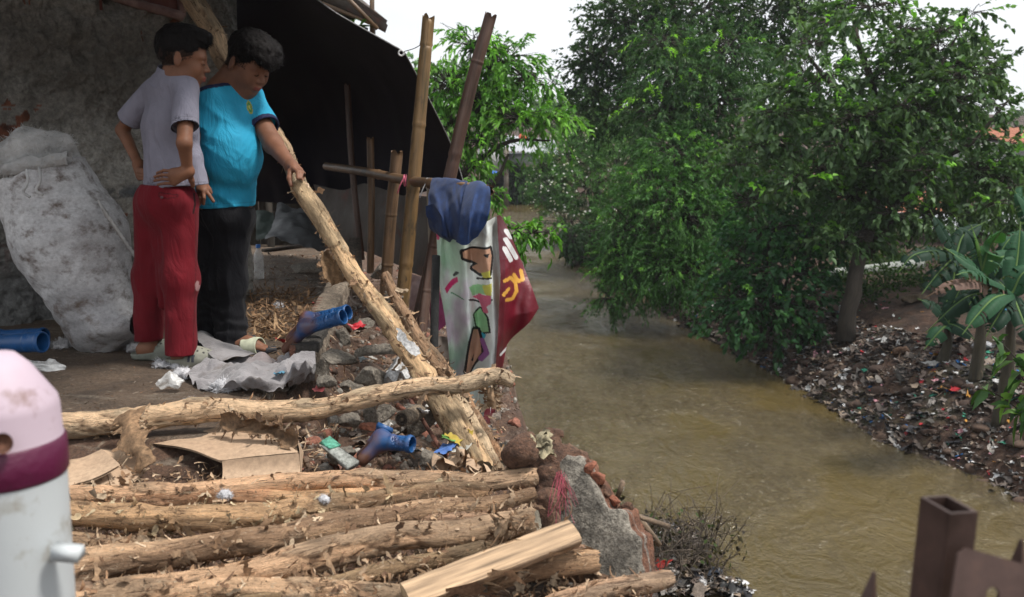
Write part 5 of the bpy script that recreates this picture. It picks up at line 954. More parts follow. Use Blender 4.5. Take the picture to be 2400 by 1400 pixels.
rn = nrm(rsl[1] - rsl[0] + V3(.03, .04, 0)); ln = nrm(lsl[1] - lsl[0] + V3(.0, 0, -.02)); s1_ = slv(*rsl, .046, .056, W(437, 301, 3.82), rn); s2_ = slv(*lsl, .044, .058, W(302, 282, 4.1), ln); collar = rc(W(408, 150, 3.985), W(402, 205, 3.99), .060, .070)
def shirt1(P):
    d = tor(P); d = d + .011 * folds(P, 31, (1, 1, .45), 8) * np.clip((1.15 - P[:, 2]) * 4, .35, 1) + .002 * fbm(P, 30, 2, 7)
    hem = (P - hemp) @ nrm(V3(.05, 0, -1)) + .006 * fbm(P * V3(1, 1, 0), 14, 2, 3); d = np.maximum(d, hem); inn = tor(P) + .012; d = np.maximum(d, -np.maximum(inn, -(hem + .04)))
    d = smin(d, s1_(P) + .004 * fbm(P, 16, 3, 9), .02); d = smin(d, s2_(P) + .004 * fbm(P, 16, 3, 5), .02); c_ = np.maximum(np.abs(collar(P) + .004) - .004, (P - W(400, 164, 3.985)) @ nrm(V3(-.12, -.05, 1))); c_ = np.maximum(c_, -(P[:, 2] - W(400, 205, 3.99)[2])); return smin(d, c_, .006)
V, Q = surf(shirt1, V3(W(262, 700, 4.1)[0] - .05, 3.62, W(300, 470, 4)[2]), V3(W(505, 700, 4)[0] + .06, 4.28, 1.34), .0038); V = relax(V, Q, 1); col = np.tile(V3(.215, .21, .262), (len(V), 1)); col *= (1 + .10 * fbm(V, 6, 3, 3))[:, None]
dr_ = (V - W(437, 301, 3.82)) @ rn; dl_ = (V - W(302, 282, 4.1)) @ ln; nr = np.linalg.norm(V - rsl[1], axis=1) < .16; nl = np.linalg.norm(V - lsl[1], axis=1) < .14
nr &= np.abs(rc(*rsl, .047, .058)(V)) < .014; nl &= np.abs(rc(*lsl, .044, .058)(V)) < .014; col[nr & (dr_ > -.005) & (dr_ < .02)] = (.012, .013, .022); col[nl & (dl_ > -.004) & (dl_ < .02)] = (.02, .02, .03)
hm = np.abs((V - hemp) @ nrm(V3(.05, 0, -1)) + .014) < .0015; col[hm] *= .65; hm = np.abs(dr_ + .022) < .0016; col[nr & hm] *= .75
mb = MB(); mb.add(V, [Q], col); obj('shirt', mb, m_shirt, p1)
mb = MB(); ca, cb = W(401, 197, 3.99), W(407, 168, 3.985); cz = nrm(cb - ca); Lc = np.linalg.norm(cb - ca); lathe0 = [(.082, -.016), (.069, 0), (.061, Lc + .006), (.059, Lc + .007), (.058, Lc + .002), (.066, 0)]; th_ = np.linspace(0, 2 * np.pi, 48, endpoint=False); cx = nrm(np.cross(V3(0, 1, 0), cz)); cy = np.cross(cz, cx)
Vc = np.array([ca + cx * (r * np.cos(a)) + cy * (r * np.sin(a)) + cz * (z + .004 * np.cos(a * 2 + 1)) for r, z in lathe0 for a in th_]); i = np.arange(5)[:, None] * 48; j = np.arange(48)[None]; mb.add(Vc, [np.stack([i + j, i + (j + 1) % 48, i + 48 + (j + 1) % 48, i + 48 + j], -1).reshape(-1, 4)], (.21, .205, .255)); obj('collar', mb, m_shirt, p1)
# trousers
def legs(parts, waist, hems, wr, sd, amp=.005, lowamp=0):
    u_ = union(parts, .03); 
    def f(P):
        d = u_(P) + amp * fbm(P * wr, 12, 3, sd) + 1.3 * amp * folds(P, sd, (1.5, 1.5, .45), 8); d = np.maximum(d, P[:, 2] - waist)
        if lowamp: d = d + lowamp * np.clip((.30 - P[:, 2]) * 5, 0, 1) * np.sin(P[:, 2] * 130 + 2.5 * fbm(P, 9, 2, 3) * 3)
        for c, n, ia, ib, ra0, rb0 in hems:
            s = (P - c) @ n; near = np.linalg.norm(P - c, axis=1) < .17; d = np.where(near, np.maximum(d, s), d); inn = rc(ia, ib, ra0, rb0)(P); d = np.where(near, np.maximum(d, -np.maximum(inn, -(s + .05))), d)
        return d
    return f
lh, lk, lf_ = W(357, 480, 4.02), W(350, 650, 4.05), W(347, 830, 4.06); rh, rk, rf = W(422, 480, 3.95), W(423, 650, 3.935), W(424, 850, 3.92)
f = legs([ell(W(391, 462, 3.975), (.092, .120, .085), M1), (ell(W(385, 485, 3.965), (.07, .10, .09), M1), .08), (rc(lh, lk, .071, .061), .03), (rc(lk, lf_, .061, .058), .05), (rc(rh, rk, .074, .064), .03), (rc(rk, rf, .064, .061), .05), (rc(W(389, 490, 3.97), W(384, 715, 3.99), .052, .022), .04)], W(392, 432, 3.98)[2],
         [(W(346, 797, 4.06), nrm(V3(.05, 0, -1)), lk, lf_, .048, .044), (W(425, 830, 3.92), nrm(V3(-.03, 0, -1)), rk, rf, .052, .046)], V3(1, 1, .5), 11, .0045)
V, Q = surf(f, V3(W(300, 700, 4)[0] - .06, 3.70, .0), V3(W(485, 700, 4)[0] + .06, 4.30, W(392, 425, 3.98)[2]), .004); V = relax(V, Q, 1); col = np.tile(V3(.125, .004, .010), (len(V), 1)); col *= (1 + .15 * fbm(V, 5, 3, 3))[:, None]; x, y = proj(V); fr = V[:, 1] < 4.0
col[fr & (pdist(x, y, [(372, 461), (392, 466), (416, 462), (417, 457), (374, 452), (372, 461)]) < 1.2)] *= .4; col[fr & (pdist(x, y, [(455, 455), (457, 480), (453, 500)]) < 2.2) & (V[:, 1] < 3.98)] *= .12; col[fr & (np.hypot((x - 463) / 6, (y - 671) / 12) < 1) & (fbm(V, 40, 2, 2) > 0)] = (.35, .2, .2)
col[fr & (pdist(x, y, [(458, 500), (460, 600), (452, 830)]) < 1.)] *= .6; mb = MB(); mb.add(V, [Q], col); obj('trousers', mb, m_trou, p1)
mb = MB(); c0 = W(380, 463, 3.855); mb.tube([c0, c0 + V3(-.001, -.005, 0)], .0055, 12, col=(.10, .05, .06)); obj('button', mb, m_rub, p1)
def clog(name, an, d, col, p, L_=.118, stripes=True):
    M = frame(d); h = an.copy(); h[2] = 0; A = lambda x, y, z: h + M @ V3(x, y, z)
    sole = lambda P: np.maximum(np.maximum(ell(A(.045, 0, .018), (.115, .050, .05), M)(P), -(P[:, 2] - .003)), P[:, 2] - .026); up_ = union([ell(A(.085, 0, .028), (.075, .049, .043), M), (ell(A(.05, 0, .03), (.06, .047, .052), M), .02)], .02)
    inn = union([ell(A(.075, 0, .030), (.066, .042, .036), M), (ell(A(.035, 0, .032), (.062, .040, .05), M), .02)], .02)
    def f(P):
        q = (P - h) @ M; d_ = np.maximum(up_(P), -(P[:, 2] - .012)); d_ = np.maximum(d_, -(q[:, 0] - .022 + (q[:, 2] - .03) * .5)); d_ = smin(d_, sole(P), .006); d_ = np.maximum(d_, -np.maximum(inn(P), -(P[:, 2] - .02)))
        rim = np.maximum(np.abs(ell(A(-.005, 0, .03), (.066, .047, .06), M)(P)) - .004, np.maximum(P[:, 2] - .036 - q[:, 0] * .1, -(P[:, 2] - .01))); return smin(d_, np.maximum(rim, q[:, 0] - .05), .004)
    V, Q = surf(f, h - V3(.2, .2, .01), h + V3(.22, .2, .12), .003); V = relax(V, Q, 1); q = (V - h) @ M; c = np.tile(V3(*col), (len(V), 1)) * (1 + .2 * fbm(V, 20, 3, 4))[:, None]
    for hx in (.05, .075, .10):
        for hy in (-.03, -.012, .012, .03):
            c[(np.hypot(q[:, 0] - hx - .012 * (abs(hy) < .02), q[:, 1] - hy) < .0042) & (q[:, 2] > .045)] = (.02, .02, .02)
    if stripes:
        for hx in (.045, .062): c[(np.abs(q[:, 0] - hx - .1 * (q[:, 2] - .04)) < .006) & (q[:, 2] > .026) & (q[:, 2] < .055)] = (.035, .04, .055)
    mb = MB(); mb.add(V, [Q], np.clip(c, 0, 1)); obj(name, mb, m_rub, p)
clog('clog', la, fd1, (.17, .18, .15), p1, stripes=False); clog('clog', ra_, fd2, (.22, .22, .18), p1)
# ---- boy in blue shirt and black trousers
base2 = G(540, 822, 0); p2 = thing('person', 'x', 'person', base2); p2['label'] = 'boy in bright blue shirt and black trousers looking down, one hand holding the leaning log'
f2 = V3(.65, -.76, 0); M2 = frame(f2); hc2 = W(584, 152, 4.22); H2 = .238; Mh2 = frame((.70, -.46, -.56)); it, Pt2 = head_sdf(hc2, Mh2, H2, 1.14, 1.15)
body = it + [(rc(Pt2(-.16, 0, -.12), W(532, 205, 4.25), .060, .066), .03), (rcone(W(530, 245, 4.25), W(530, 400, 4.24), .09, .105, M2, (1.0, 1.3, 1)), .05), (ell(W(530, 470, 4.24), (.10, .12, .09), M2), .04)]
s_, e_, w_ = W(588, 245, 4.32), W(640, 338, 4.16), W(681, 388, 4.0); body += [(rc(s_, e_, .046, .040), .03), (rc(e_, w_, .0395, .025), .02)]
kn = [W(688, 396, 3.925), W(694, 396, 3.945), W(700, 397, 3.965), W(704, 399, 3.99)]; md = [W(698, 404, 3.885), W(704, 404, 3.895), W(709, 405, 3.915), W(711, 407, 3.94)]; td = [W(698, 418, 3.87), W(706, 419, 3.875), W(711, 419, 3.885), W(713, 418, 3.90)]
body += hand_items(w_, None, [[a, b_, c] for a, b_, c in zip(kn, md, td)], r=.0092, thumb=[W(680, 402, 3.93), W(678, 418, 3.90), W(682, 434, 3.885)])
s_, e_, w_ = W(478, 240, 4.18), W(462, 340, 4.16), W(474, 425, 4.10); body += [(rc(s_, e_, .044, .038), .03), (rc(e_, w_, .037, .024), .02)]
body += hand_items(w_, None, [[W(482, 446, 4.04), W(491, 458, 4.03), W(500, 472, 4.03)], [W(476, 448, 4.03), W(478, 464, 4.02), W(477, 478, 4.03)], [W(471, 448, 4.04), W(470, 464, 4.03), W(468, 479, 4.04)], [W(466, 446, 4.05), W(464, 460, 4.05), W(463, 472, 4.06)]], r=.0085, thumb=[W(483, 436, 4.07), W(489, 444, 4.06), W(494, 452, 4.06)])
fa, fb = W(560, 806, 4.20), W(508, 800, 4.38); fd3 = nrm(V3(.92, -.2, 0)); fd4 = nrm(V3(.75, .1, 0))
body += [(rc(W(549, 520, 4.26), W(543, 650, 4.245), .06, .045), .03), (rc(W(543, 650, 4.245), W(541, 740, 4.23), .044, .038), .02), (rc(W(541, 740, 4.23), fa, .038, .032), .02), (rc(W(505, 520, 4.3), W(504, 650, 4.32), .06, .045), .03), (rc(W(504, 650, 4.32), fb, .044, .034), .02)] + foot(fa, fd3, .10) + foot(fb, fd4, .12)
h = fa.copy(); h[2] = .034; lt = nrm(np.cross(V3(0, 0, 1), fd3))
for i, (ox, rr) in enumerate(((-.030, .0125), (-.012, .0105), (.003, .0098), (.017, .009), (.030, .0085))):
    oy = (.0, .002, -.004, -.010, -.018)[i]; st = h + fd3 * .095 - lt * (-ox); body.append((rc(st - V3(0, 0, .006), st + fd3 * (.036 + oy) - V3(0, 0, .012), rr, rr * .85), .003))
f = union(body); V, Q = surf(f, V3(W(440, 700, 4)[0], 3.78, -.02), V3(W(745, 700, 4.1)[0], 4.62, 1.45), .0038); V = relax(V, Q, 1); q = (V - hc2) @ Mh2 / H2; mb = MB(); mb.add(V, [Q], face_col(V, q, SK2)); obj('body', mb, m_skin, p2)
T2 = [(-.6, -.16), (-.3, -.08), (-.12, .06), (.02, .14), (.12, .10), (.2, .12), (.27, .30), (.5, .22)]
hb = hair_mesh(hc2, Mh2, H2, T2, .075, 9, .007, [(.26, 0, .36, .2, .24, .12), (.06, 0, .44, .3, .28, .10), (.42, -.05, .30, .10, .13, .08)], 9000, (.012, .028)); hd = (np.abs(q).max(1) < .7) & (q[:, 2] > -.28) & (q[:, 0] < .2) & (q[:, 2] > np.interp(q[:, 0], [-.5, -.1, 0, .2], [-.28, -.16, 0, .04])) & ~((np.abs(q[:, 1]) > .335) & (np.abs(q[:, 2]) < .16) & (q[:, 0] > -.15)); k = rng.choice(np.where(hd)[0], 5000); nn = nrm(V[k] - Pt2(-.06, 0, .1))
flakes(hb, V[k], -Mh2[:, 2] * .8 + nn * .35 + Mh2[:, 0] * .2 + rng.normal(0, .25, (len(k), 3)), nn, .006 + .008 * rng.random(len(k)), .0016, rng.normal(-.3, .3, len(k)), np.full((len(k), 3), .5), 3); obj('hair', hb, m_hair, p2); face_bits(p2, Pt2, H2)
tor2 = union([rcone(W(530, 228, 4.25), W(530, 270, 4.25), .088, .105, M2, (1.0, 1.34, 1)), (rcone(W(530, 290, 4.25), W(533, 372, 4.23),   .106, .116, M2, (1.08, 1.10, 1)), .06), (rcone(W(533, 372, 4.23), W(526, 520, 4.24), .114, .104, M2, (1.05, 1.14, 1)), .05), (rc(W(485, 226, 4.17), W(586, 222, 4.32), .050), .06), (ell(W(544, 362, 4.16), (.09, .11, .12), M2), .06), (rc(W(520, 190, 4.26), W(525, 215, 4.25), .06, .08), .04)], .05)
sl = (W(586, 232, 4.32), W(640, 338, 4.17)); sn = nrm(sl[1] - sl[0] + V3(.0, 0, .015)); sp = W(612, 307, 4.22); sv = slv(*sl, .054, .068, sp, sn); sr = (W(482, 235, 4.18), W(466, 330, 4.16)); srn = nrm(sr[1] - sr[0]); svr = slv(*sr, .052, .062, W(470, 300, 4.17), srn)
hem2 = W(530, 484, 4.24); nc = (W(536, 150, 4.24), W(530, 225, 4.25))
def shirt2(P):
    w = fbm((P - hem2) @ rotM(0, .5, 0) * V3(.45, 1, 1), 12, 3, 4); low = np.clip((.85 - P[:, 2]) * 4, .4, 1); d = tor2(P) + .010 * folds((P - hem2) @ rotM(0, .55, 0), 51, (.5, 1, 1.3), 8) * low + .004 * np.clip((.62 - P[:, 2]) * 12, 0, 1) * np.sin(P[:, 2] * 170 + 6 * vn(P, 6, 2)); hem = (P - hem2) @ V3(.03, 0, -1) + .004 * vn(P * V3(1, 1, 0), 12, 2)
    d = np.maximum(d, hem); d = np.maximum(d, -np.maximum(tor2(P) + .012, -(hem + .04))); d = smin(d, sv(P) + .004 * fbm(P, 15, 3, 2), .03); d = smin(d, svr(P), .03)
    cut = (P - W(540, 196, 4.2)) @ nrm(V3(-.50, .45, 1.)); neck = rc(*nc, .067, .078)(P); d = np.maximum(d, np.where(P[:, 2] > W(500, 230, 4.2)[2], -np.maximum(neck, -cut - .004), d)); return np.maximum(d, cut)
V, Q = surf(shirt2, V3(W(435, 700, 4)[0], 3.86, W(500, 500, 4.2)[2] - .02), V3(W(665, 700, 4.1)[0], 4.62, 1.36), .004); V = relax(V, Q, 1); col = np.tile(V3(.018, .27, .44), (len(V), 1)); col *= (1 + .08 * fbm(V, 6, 3, 3))[:, None]
NV = (.010, .014, .05); ds_ = (V - sp) @ sn; ns = (np.linalg.norm(V - sl[1], axis=1) < .15) & (np.abs(rc(*sl, .054, .068)(V)) < .014) & (tor2(V) > .014); col[ns & (ds_ > -.020)] = NV; cut = (V - W(540, 196, 4.2)) @ nrm(V3(-.50, .45, 1.)); col[(cut > -.020)] = NV
x, y = proj(V); bd = (V[:, 1] < 4.27) & (np.hypot((x - 585 - (y - 252) * .22) / 6.5, (y - 252) / 16) < 1); col[bd] = (.28, .30, .05); col[bd & (np.hypot((x - 585 - (y - 252) * .22) / 4.4, (y - 252) / 12) < 1)] = (.06, .2, .07); col[bd & (np.hypot((x - 585 - (y - 252) * .22) / 2, (y - 252) / 6) < 1)] = (.35, .36, .1)
hm = np.abs((V - hem2) @ V3(.03, 0, -1) + .018) < .0016; col[hm] *= .7; mb = MB(); mb.add(V, [Q], col); obj('shirt', mb, m_tee, p2)
lh, lk, lf_ = W(550, 520, 4.26), W(543, 660, 4.24), W(540, 835, 4.21); rh, rk, rf = W(506, 520, 4.3), W(500, 660, 4.3), W(500, 830, 4.34)
f = legs([ell(W(531, 500, 4.25), (.115, .13, .10), M2), (rc(lh, lk, .084, .072), .05), (rc(lk, lf_, .070, .070), .05), (rc(rh, rk, .086, .074), .04), (rc(rk, rf, .074, .070), .05)], W(531, 476, 4.24)[2],
         [(W(545, 815, 4.21), nrm(V3(.25, 0, -1)), lk, lf_, .052, .052), (W(500, 815, 4.34), nrm(V3(.05, 0, -1)), rk, rf, .052, .052)], V3(1, 1, .6), 21, .008, .004)
V, Q = surf(f, V3(W(440, 700, 4.2)[0], 3.98, .0), V3(W(625, 700, 4.2)[0], 4.6, W(531, 470, 4.24)[2]), .0045); V = relax(V, Q, 1); mb = MB(); mb.add(V, [Q], (.0075, .0075, .010)); obj('trousers', mb, m_trou, p2)
def slide(an, d, p):
    M = frame(d); h = an.copy(); h[2] = 0; A = lambda x, y, z: h + M @ V3(x, y, z); E_ = ell(A(.05, 0, .016), (.125, .048, .05), M); sole = lambda P: np.maximum(np.maximum(E_(P), P[:, 2] - .022 - .12 * np.clip((P - h) @ M[:, 0] - .1, 0, 1)), .002 - P[:, 2]); st = ell(A(.065, 0, .02), (.30, .050, .044), M)
    sole_mb = sculpt(sole, h - V3(.2, .2, .01), h + V3(.25, .2, .1), .003, 1, (.03, .03, .035)); obj('sandal_sole', sole_mb, m_rub, p)
    strap = lambda P: np.maximum(np.maximum(np.abs(st(P)) - .0035, np.abs((P - A(.065, 0, 0)) @ M[:, 0] + ((P - h) @ M[:, 2] - .03) * .2) - .036), .006 - P[:, 2]); V, Q = surf(strap, h - V3(.15, .15, .01), h + V3(.2, .15, .12), .0026); V = relax(V, Q, 1); mb = MB(); mb.add(V, [Q], V3(.42, .44, .33) * (1 + .25 * fbm(V, 25, 3, 2))[:, None]); obj('sandal_strap', mb, m_rub, p)
slide(fa, fd3, p2); slide(fb, fd4, p2)
# ================= sack, boots, bags and other loose things
m_sack = mat('dirty_felt', [(.3, (.30, .295, .31)), (.5, (.46, .455, .475)), (.7, (.56, .555, .565))], 4, 9, .9, dirt=(.13, .10, .085), dsc=14, dlim=(.50, .68), bst=.5, bd=.004, bsc=40, usecol=.5, spk=60, spa=.2, scale=(1, 1, 1.3))
a_, b_ = W(92, 415, 4.32), W(240, 752, 4.28); Ms = frame(b_ - a_, (0, -1, 0)); ds = nrm(b_ - a_)
uu = union([rc(a_, W(165, 560, 4.3), .205, .235), (rc(W(165, 560, 4.3), b_, .235, .165), .05), (ell(W(268, 760, 4.2), (.12, .12, .07)), .06)], .05)
def sack(P):
    q = (P - a_) @ Ms; s = q[:, 0]; d = uu(P) + .007 * np.abs(np.sin(s * 34 + 1.2 * (q[:, 1] * 6) + 3 * fbm(P, 4, 3, 5))) * np.clip(.6 + fbm(P, 3, 2, 9), 0, 1) + .004 * fbm(P, 6, 3, 2) + .004 * fbm(P, 30, 2, 8); return np.maximum(d, -(s + .02 + .03 * fbm(P, 8, 3, 3)))
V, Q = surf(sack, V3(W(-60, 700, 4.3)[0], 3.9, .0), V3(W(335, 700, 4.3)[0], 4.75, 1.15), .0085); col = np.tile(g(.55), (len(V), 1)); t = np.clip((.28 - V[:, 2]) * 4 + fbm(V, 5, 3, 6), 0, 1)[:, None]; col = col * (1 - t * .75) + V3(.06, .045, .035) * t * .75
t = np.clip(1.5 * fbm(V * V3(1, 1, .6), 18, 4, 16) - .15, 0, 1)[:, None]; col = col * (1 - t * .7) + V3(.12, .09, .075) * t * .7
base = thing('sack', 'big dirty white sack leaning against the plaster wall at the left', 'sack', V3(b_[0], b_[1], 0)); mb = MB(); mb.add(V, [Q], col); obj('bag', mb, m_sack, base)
m_fl = mat('fluffy_fibre', [(.3, g(.42)), (.7, g(.62))], 14, 7, .95, bst=.9, bd=.012, bsc=50, usecol=.5)
fu = union([rc(W(8, 372, 4.2), W(70, 350, 4.25), .07, .085), (rc(W(70, 350, 4.25), W(150, 335, 4.3), .08, .045), .04), (rc(W(20, 395, 4.12), W(170, 370, 4.2), .035, .03), .03), (rc(W(60, 380, 4.3), W(150, 370, 4.35), .09, .07), .05)], .03)
ff = lambda P: fu(P) + .022 * fbm(P, 9, 4, 3) + .009 * fbm(P, 34, 3, 6); V, Q = surf(ff, V3(W(-60, 700, 4.2)[0], 3.95, .7), V3(W(210, 700, 4.3)[0], 4.6, 1.2), .007); mb = MB(); mb.add(V, [Q], V3(.46, .45, .44) * (1 + .4 * fbm(V, 8, 3, 3))[:, None])
k = 2600; i = rng.integers(0, len(V), k); nn = nrm(V[i] - W(80, 380, 4.3)); flakes(mb, V[i], nn * .3 + rng.normal(0, .6, (k, 3)) - V3(0, 0, .5), nn, .012 + .02 * rng.random(k), .003, rng.normal(0, 1.2, k), pal(k, ((.55, .54, .52), (.4, .36, .3))), 4); obj('stuffing', mb, m_fl, base)
mb = MB()
for px, py in ((92, 400), (62, 405)):
    a = W(px, py - 8, 4.02); q = MB(); q.tube(smooth_path([a, a + V3(.01, -.02, -.05), a + V3(-.01, -.02, -.09), a + V3(.015, -.02, -.11)], 14), .006, 6, col=g(.5), wob=.4); obj('loose_thread', q, m_fl, base)
for j in range(12):
    a = W(230 + j * 7, 470 + j * 10, 4.12); mb.tube(smooth_path([a, a + V3(.02, -.02, -.02), a + V3(.03, 0, -.07)], 6), .006, 5, col=(.3, .28, .26), wob=.4)
obj('torn_seam', mb, m_fl, base)

m_boot = mat('blue_rubber', [(.3, g(.2)), (.7, g(.2))], 6, 5, .38, usecol=1, bst=.15, bd=.004)
def boot(label, top, ank, toe, upv, mud=.5, group='blue rubber boots', sc_=1., h=.005):
    top, ank, toe = map(np.asarray, (top, ank, toe)); ax = nrm(top - ank); fd = nrm(toe - ank); Mf = frame(fd, ax)
    o_ = union([rc(top + ax * .08, ank, .058 * sc_, .048 * sc_), (rc(ank, toe, .046 * sc_, .040 * sc_), .03), (ell(ank - ax * .02 - fd * .02, (.05 * sc_, .042 * sc_, .05 * sc_), Mf), .02)], .03); inn = rc(top + ax * .12, ank, .051 * sc_, .040 * sc_)
    def f(P):
        s = (P - top) @ ax; d = o_(P) + .002 * fbm(P, 15, 3, 2) - .004 * np.exp(-((s + .012) / .006) ** 2) - .003 * np.exp(-((s + .07) / .004) ** 2); d = np.maximum(d, s); d = np.maximum(d, -np.maximum(inn(P), -(s + .16))); q = (P - ank) @ Mf; return np.where(q[:, 2] < -.02, np.maximum(d, -(q[:, 2] + .055)), d)
    A = np.stack([top, ank, toe]); V, Q = surf(f, A.min(0) - .09, A.max(0) + .09, .0035); V = relax(V, Q, 3); col = np.tile(V3(.012, .068, .20), (len(V), 1)); tt = np.clip(((V - ank) @ -ax + .04) * 9 + 1.5 * fbm(V, 15, 4, 4) + mud - .45, 0, 1)[:, None]; col = col * (1 - tt) + V3(.13, .06, .04) * tt
    q = (V - ank) @ Mf; col[q[:, 2] < -.048] = (.06, .035, .03); mb = MB(); mb.add(V, [Q], col); return tag(obj('rubber_boot', mb, m_boot), label, 'boot', group)
boot('upper blue rubber boot of the pair lying across the concrete beam, muddy toe down', W(818, 732, 3.98), W(722, 752, 4.05), W(682, 795, 4.08), None, .45, sc_=.56)
boot('lower blue rubber boot of the pair lying on the concrete beam near the shavings', W(806, 742, 3.86), W(718, 768, 3.92), W(672, 818, 3.98), None, .5, sc_=.56)
boot('muddy blue rubber boot lying on its side in the rubble hollow below the top log', W(968, 1042, 2.98), W(895, 1035, 3.02), W(850, 1078, 3.0), None, .75, sc_=.50)
boot('blue rubber boot shaft sticking up behind the muddy boot in the hollow', W(905, 996, 3.08), W(885, 1040, 3.06), W(850, 1068, 3.1), None, .6, sc_=.50)
boot('blue rubber boot lying on the floor at the left edge, nearer one', W(102, 802, 3.9), W(-10, 806, 3.95), W(-70, 812, 4.0), None, .3, sc_=.75)
boot('blue rubber boot lying on the floor at the left edge behind its pair', W(106, 790, 4.25), W(-10, 792, 4.3), W(-70, 800, 4.3), None, .3, sc_=.7)
# felt blanket
def gnet(ctrl, nu, nv): g3 = net(ctrl, nu, nv); S = g3.shape; return np.array([G(a, b_, c) for a, b_, c in g3.reshape(-1, 3)]).reshape(S)
mb = MB(); ct = [[(445, 748, .05), (452, 742, .04), (466, 740, .04)], [(458, 790, .06), (480, 782, .07), (497, 778, .03)], [(490, 835, .05), (520, 820, .06), (548, 812, .03)], [(520, 850, .04), (560, 842, .05), (600, 835, .03)]]
V = gnet(ct, 60, 26); V[..., 2] += .02 * fbm(V, 10, 3, 3) + .01; mb.add(V.reshape(-1, 3), [grid_faces(60, 26)], (.22, .205, .21))
ct = [[(430, 880, .01), (500, 850, .03), (560, 838, .03), (640, 836, .03), (700, 828, .07), (738, 826, .09)], [(450, 892, .02), (510, 870, .05), (570, 862, .07), (640, 858, .06), (700, 856, .10), (740, 850, .08)],
      [(470, 905, .02), (540, 895, .05), (600, 888, .07), (660, 880, .06), (700, 884, .05), (738, 874, .02)], [(480, 914, .01), (550, 912, .02), (600, 910, .03), (660, 902, .03), (695, 896, -.02), (730, 884, -.05)]]
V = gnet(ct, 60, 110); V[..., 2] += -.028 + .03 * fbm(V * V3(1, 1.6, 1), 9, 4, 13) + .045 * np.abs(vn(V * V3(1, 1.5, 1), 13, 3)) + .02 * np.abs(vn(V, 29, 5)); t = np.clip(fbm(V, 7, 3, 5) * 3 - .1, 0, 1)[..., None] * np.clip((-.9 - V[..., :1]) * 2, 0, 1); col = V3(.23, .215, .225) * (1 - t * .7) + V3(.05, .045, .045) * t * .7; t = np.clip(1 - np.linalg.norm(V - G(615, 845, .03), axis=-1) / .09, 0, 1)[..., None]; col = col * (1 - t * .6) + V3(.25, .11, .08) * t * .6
mb.add(V.reshape(-1, 3), [grid_faces(60, 110)], col.reshape(-1, 3)); tag(obj('felt_blanket', mb, mat('grey_felt', [(.3, g(.1)), (.7, g(.26))], 9, 9, .95, bst=.9, bd=.006, bsc=70, usecol=.8, sheen=.3, dirt=(.12, .1, .09), dsc=8, dlim=(.55, .7))), 'rumpled grey felt blanket trodden on the floor beside the clogs', 'blanket')
mb = MB(); ct = [[(870, 910, -.02), (900, 880, .02), (925, 850, .03)], [(885, 915, -.02), (925, 890, .04), (945, 860, .05)], [(900, 915, -.02), (940, 905, .0), (965, 890, .02)]]; V = gnet(ct, 50, 50); V[..., 2] += .045 * np.abs(vn(V, 17, 3)) + .02 * fbm(V, 30, 3, 3); mb.add(V.reshape(-1, 3), [grid_faces(50, 50)], g(.42)); tag(obj('white_rag', mb, m_colr), 'crumpled white rag in the rubble beside the held log', 'rag')
mb = MB(); ct = [[(925, 772, 3.52), (960, 790, 3.46), (985, 830, 3.44)], [(930, 790, 3.48), (950, 815, 3.43), (972, 838, 3.42)]]; V = unproj(net(ct, 16, 30)); V += (fbm(V, 22, 3, 5) * .015)[..., None]; mb.add(V.reshape(-1, 3), [grid_faces(16, 30)], g(.36)); tag(obj('white_rag', mb, m_colr), 'pale cloth patch draped on the lower part of the held log', 'rag')
# clear plastic bags
m, nt, b, out = new_mat('clear_plastic'); b.inputs['Base Color'].default_value = (.75, .75, .74, 1); b.inputs['Roughness'].default_value = .18; b.inputs['Specular IOR Level'].default_value = .7; v = coords(nt); bump(nt, b, noise_n(nt, v, 40, 5), .6, .006)
tr = N(nt, 'ShaderNodeBsdfTransparent'); mx = N(nt, 'ShaderNodeMixShader'); L(nt, ramp(nt, noise_n(nt, v, 25, 6), [(.35, g(.25)), (.65, g(.75))]), mx.inputs[0]); L(nt, tr.outputs[0], mx.inputs[1]); L(nt, b.outputs[0], mx.inputs[2]); L(nt, mx.outputs[0], out.inputs[0]); m_clear = m
def bag(label, px, py, w, hgt, sd, mtl=None, Yz=.0, col=g(.6), tall=0):
    c = G(px, py, Yz); s = w * PX(c[1]); V, Fq = blobrock(V3(0, 0, 0), (s, s * .55, s * hgt), sd, 44, 30, 10, .28); V = V * (1 + .22 * np.abs(vn(V / s, 2.2, sd))[:, None]); V = V + (fbm(V / s, 4, 3, sd) * s * .18)[:, None] * nrm(V); V[:, 2] = np.maximum(V[:, 2], -s * hgt * .5) + s * hgt * .5
    if tall: V[:, 2] += np.clip(1 - np.hypot(V[:, 0], V[:, 1]) / (s * .5), 0, 1) * s * tall
    mb = MB(); mb.add(V + c + V3(0, 0, .004), [Fq], col); return tag(obj('plastic_bag', mb, mtl or m_clear), label, 'bag')
bag('clear crumpled plastic bag on the floor near the left blue boots', 112, 868, 46, .38, 3)
bag('brownish clear plastic bag with a peaked top on the floor left of the blanket', 400, 918, 40, .5, 5, tall=.45)
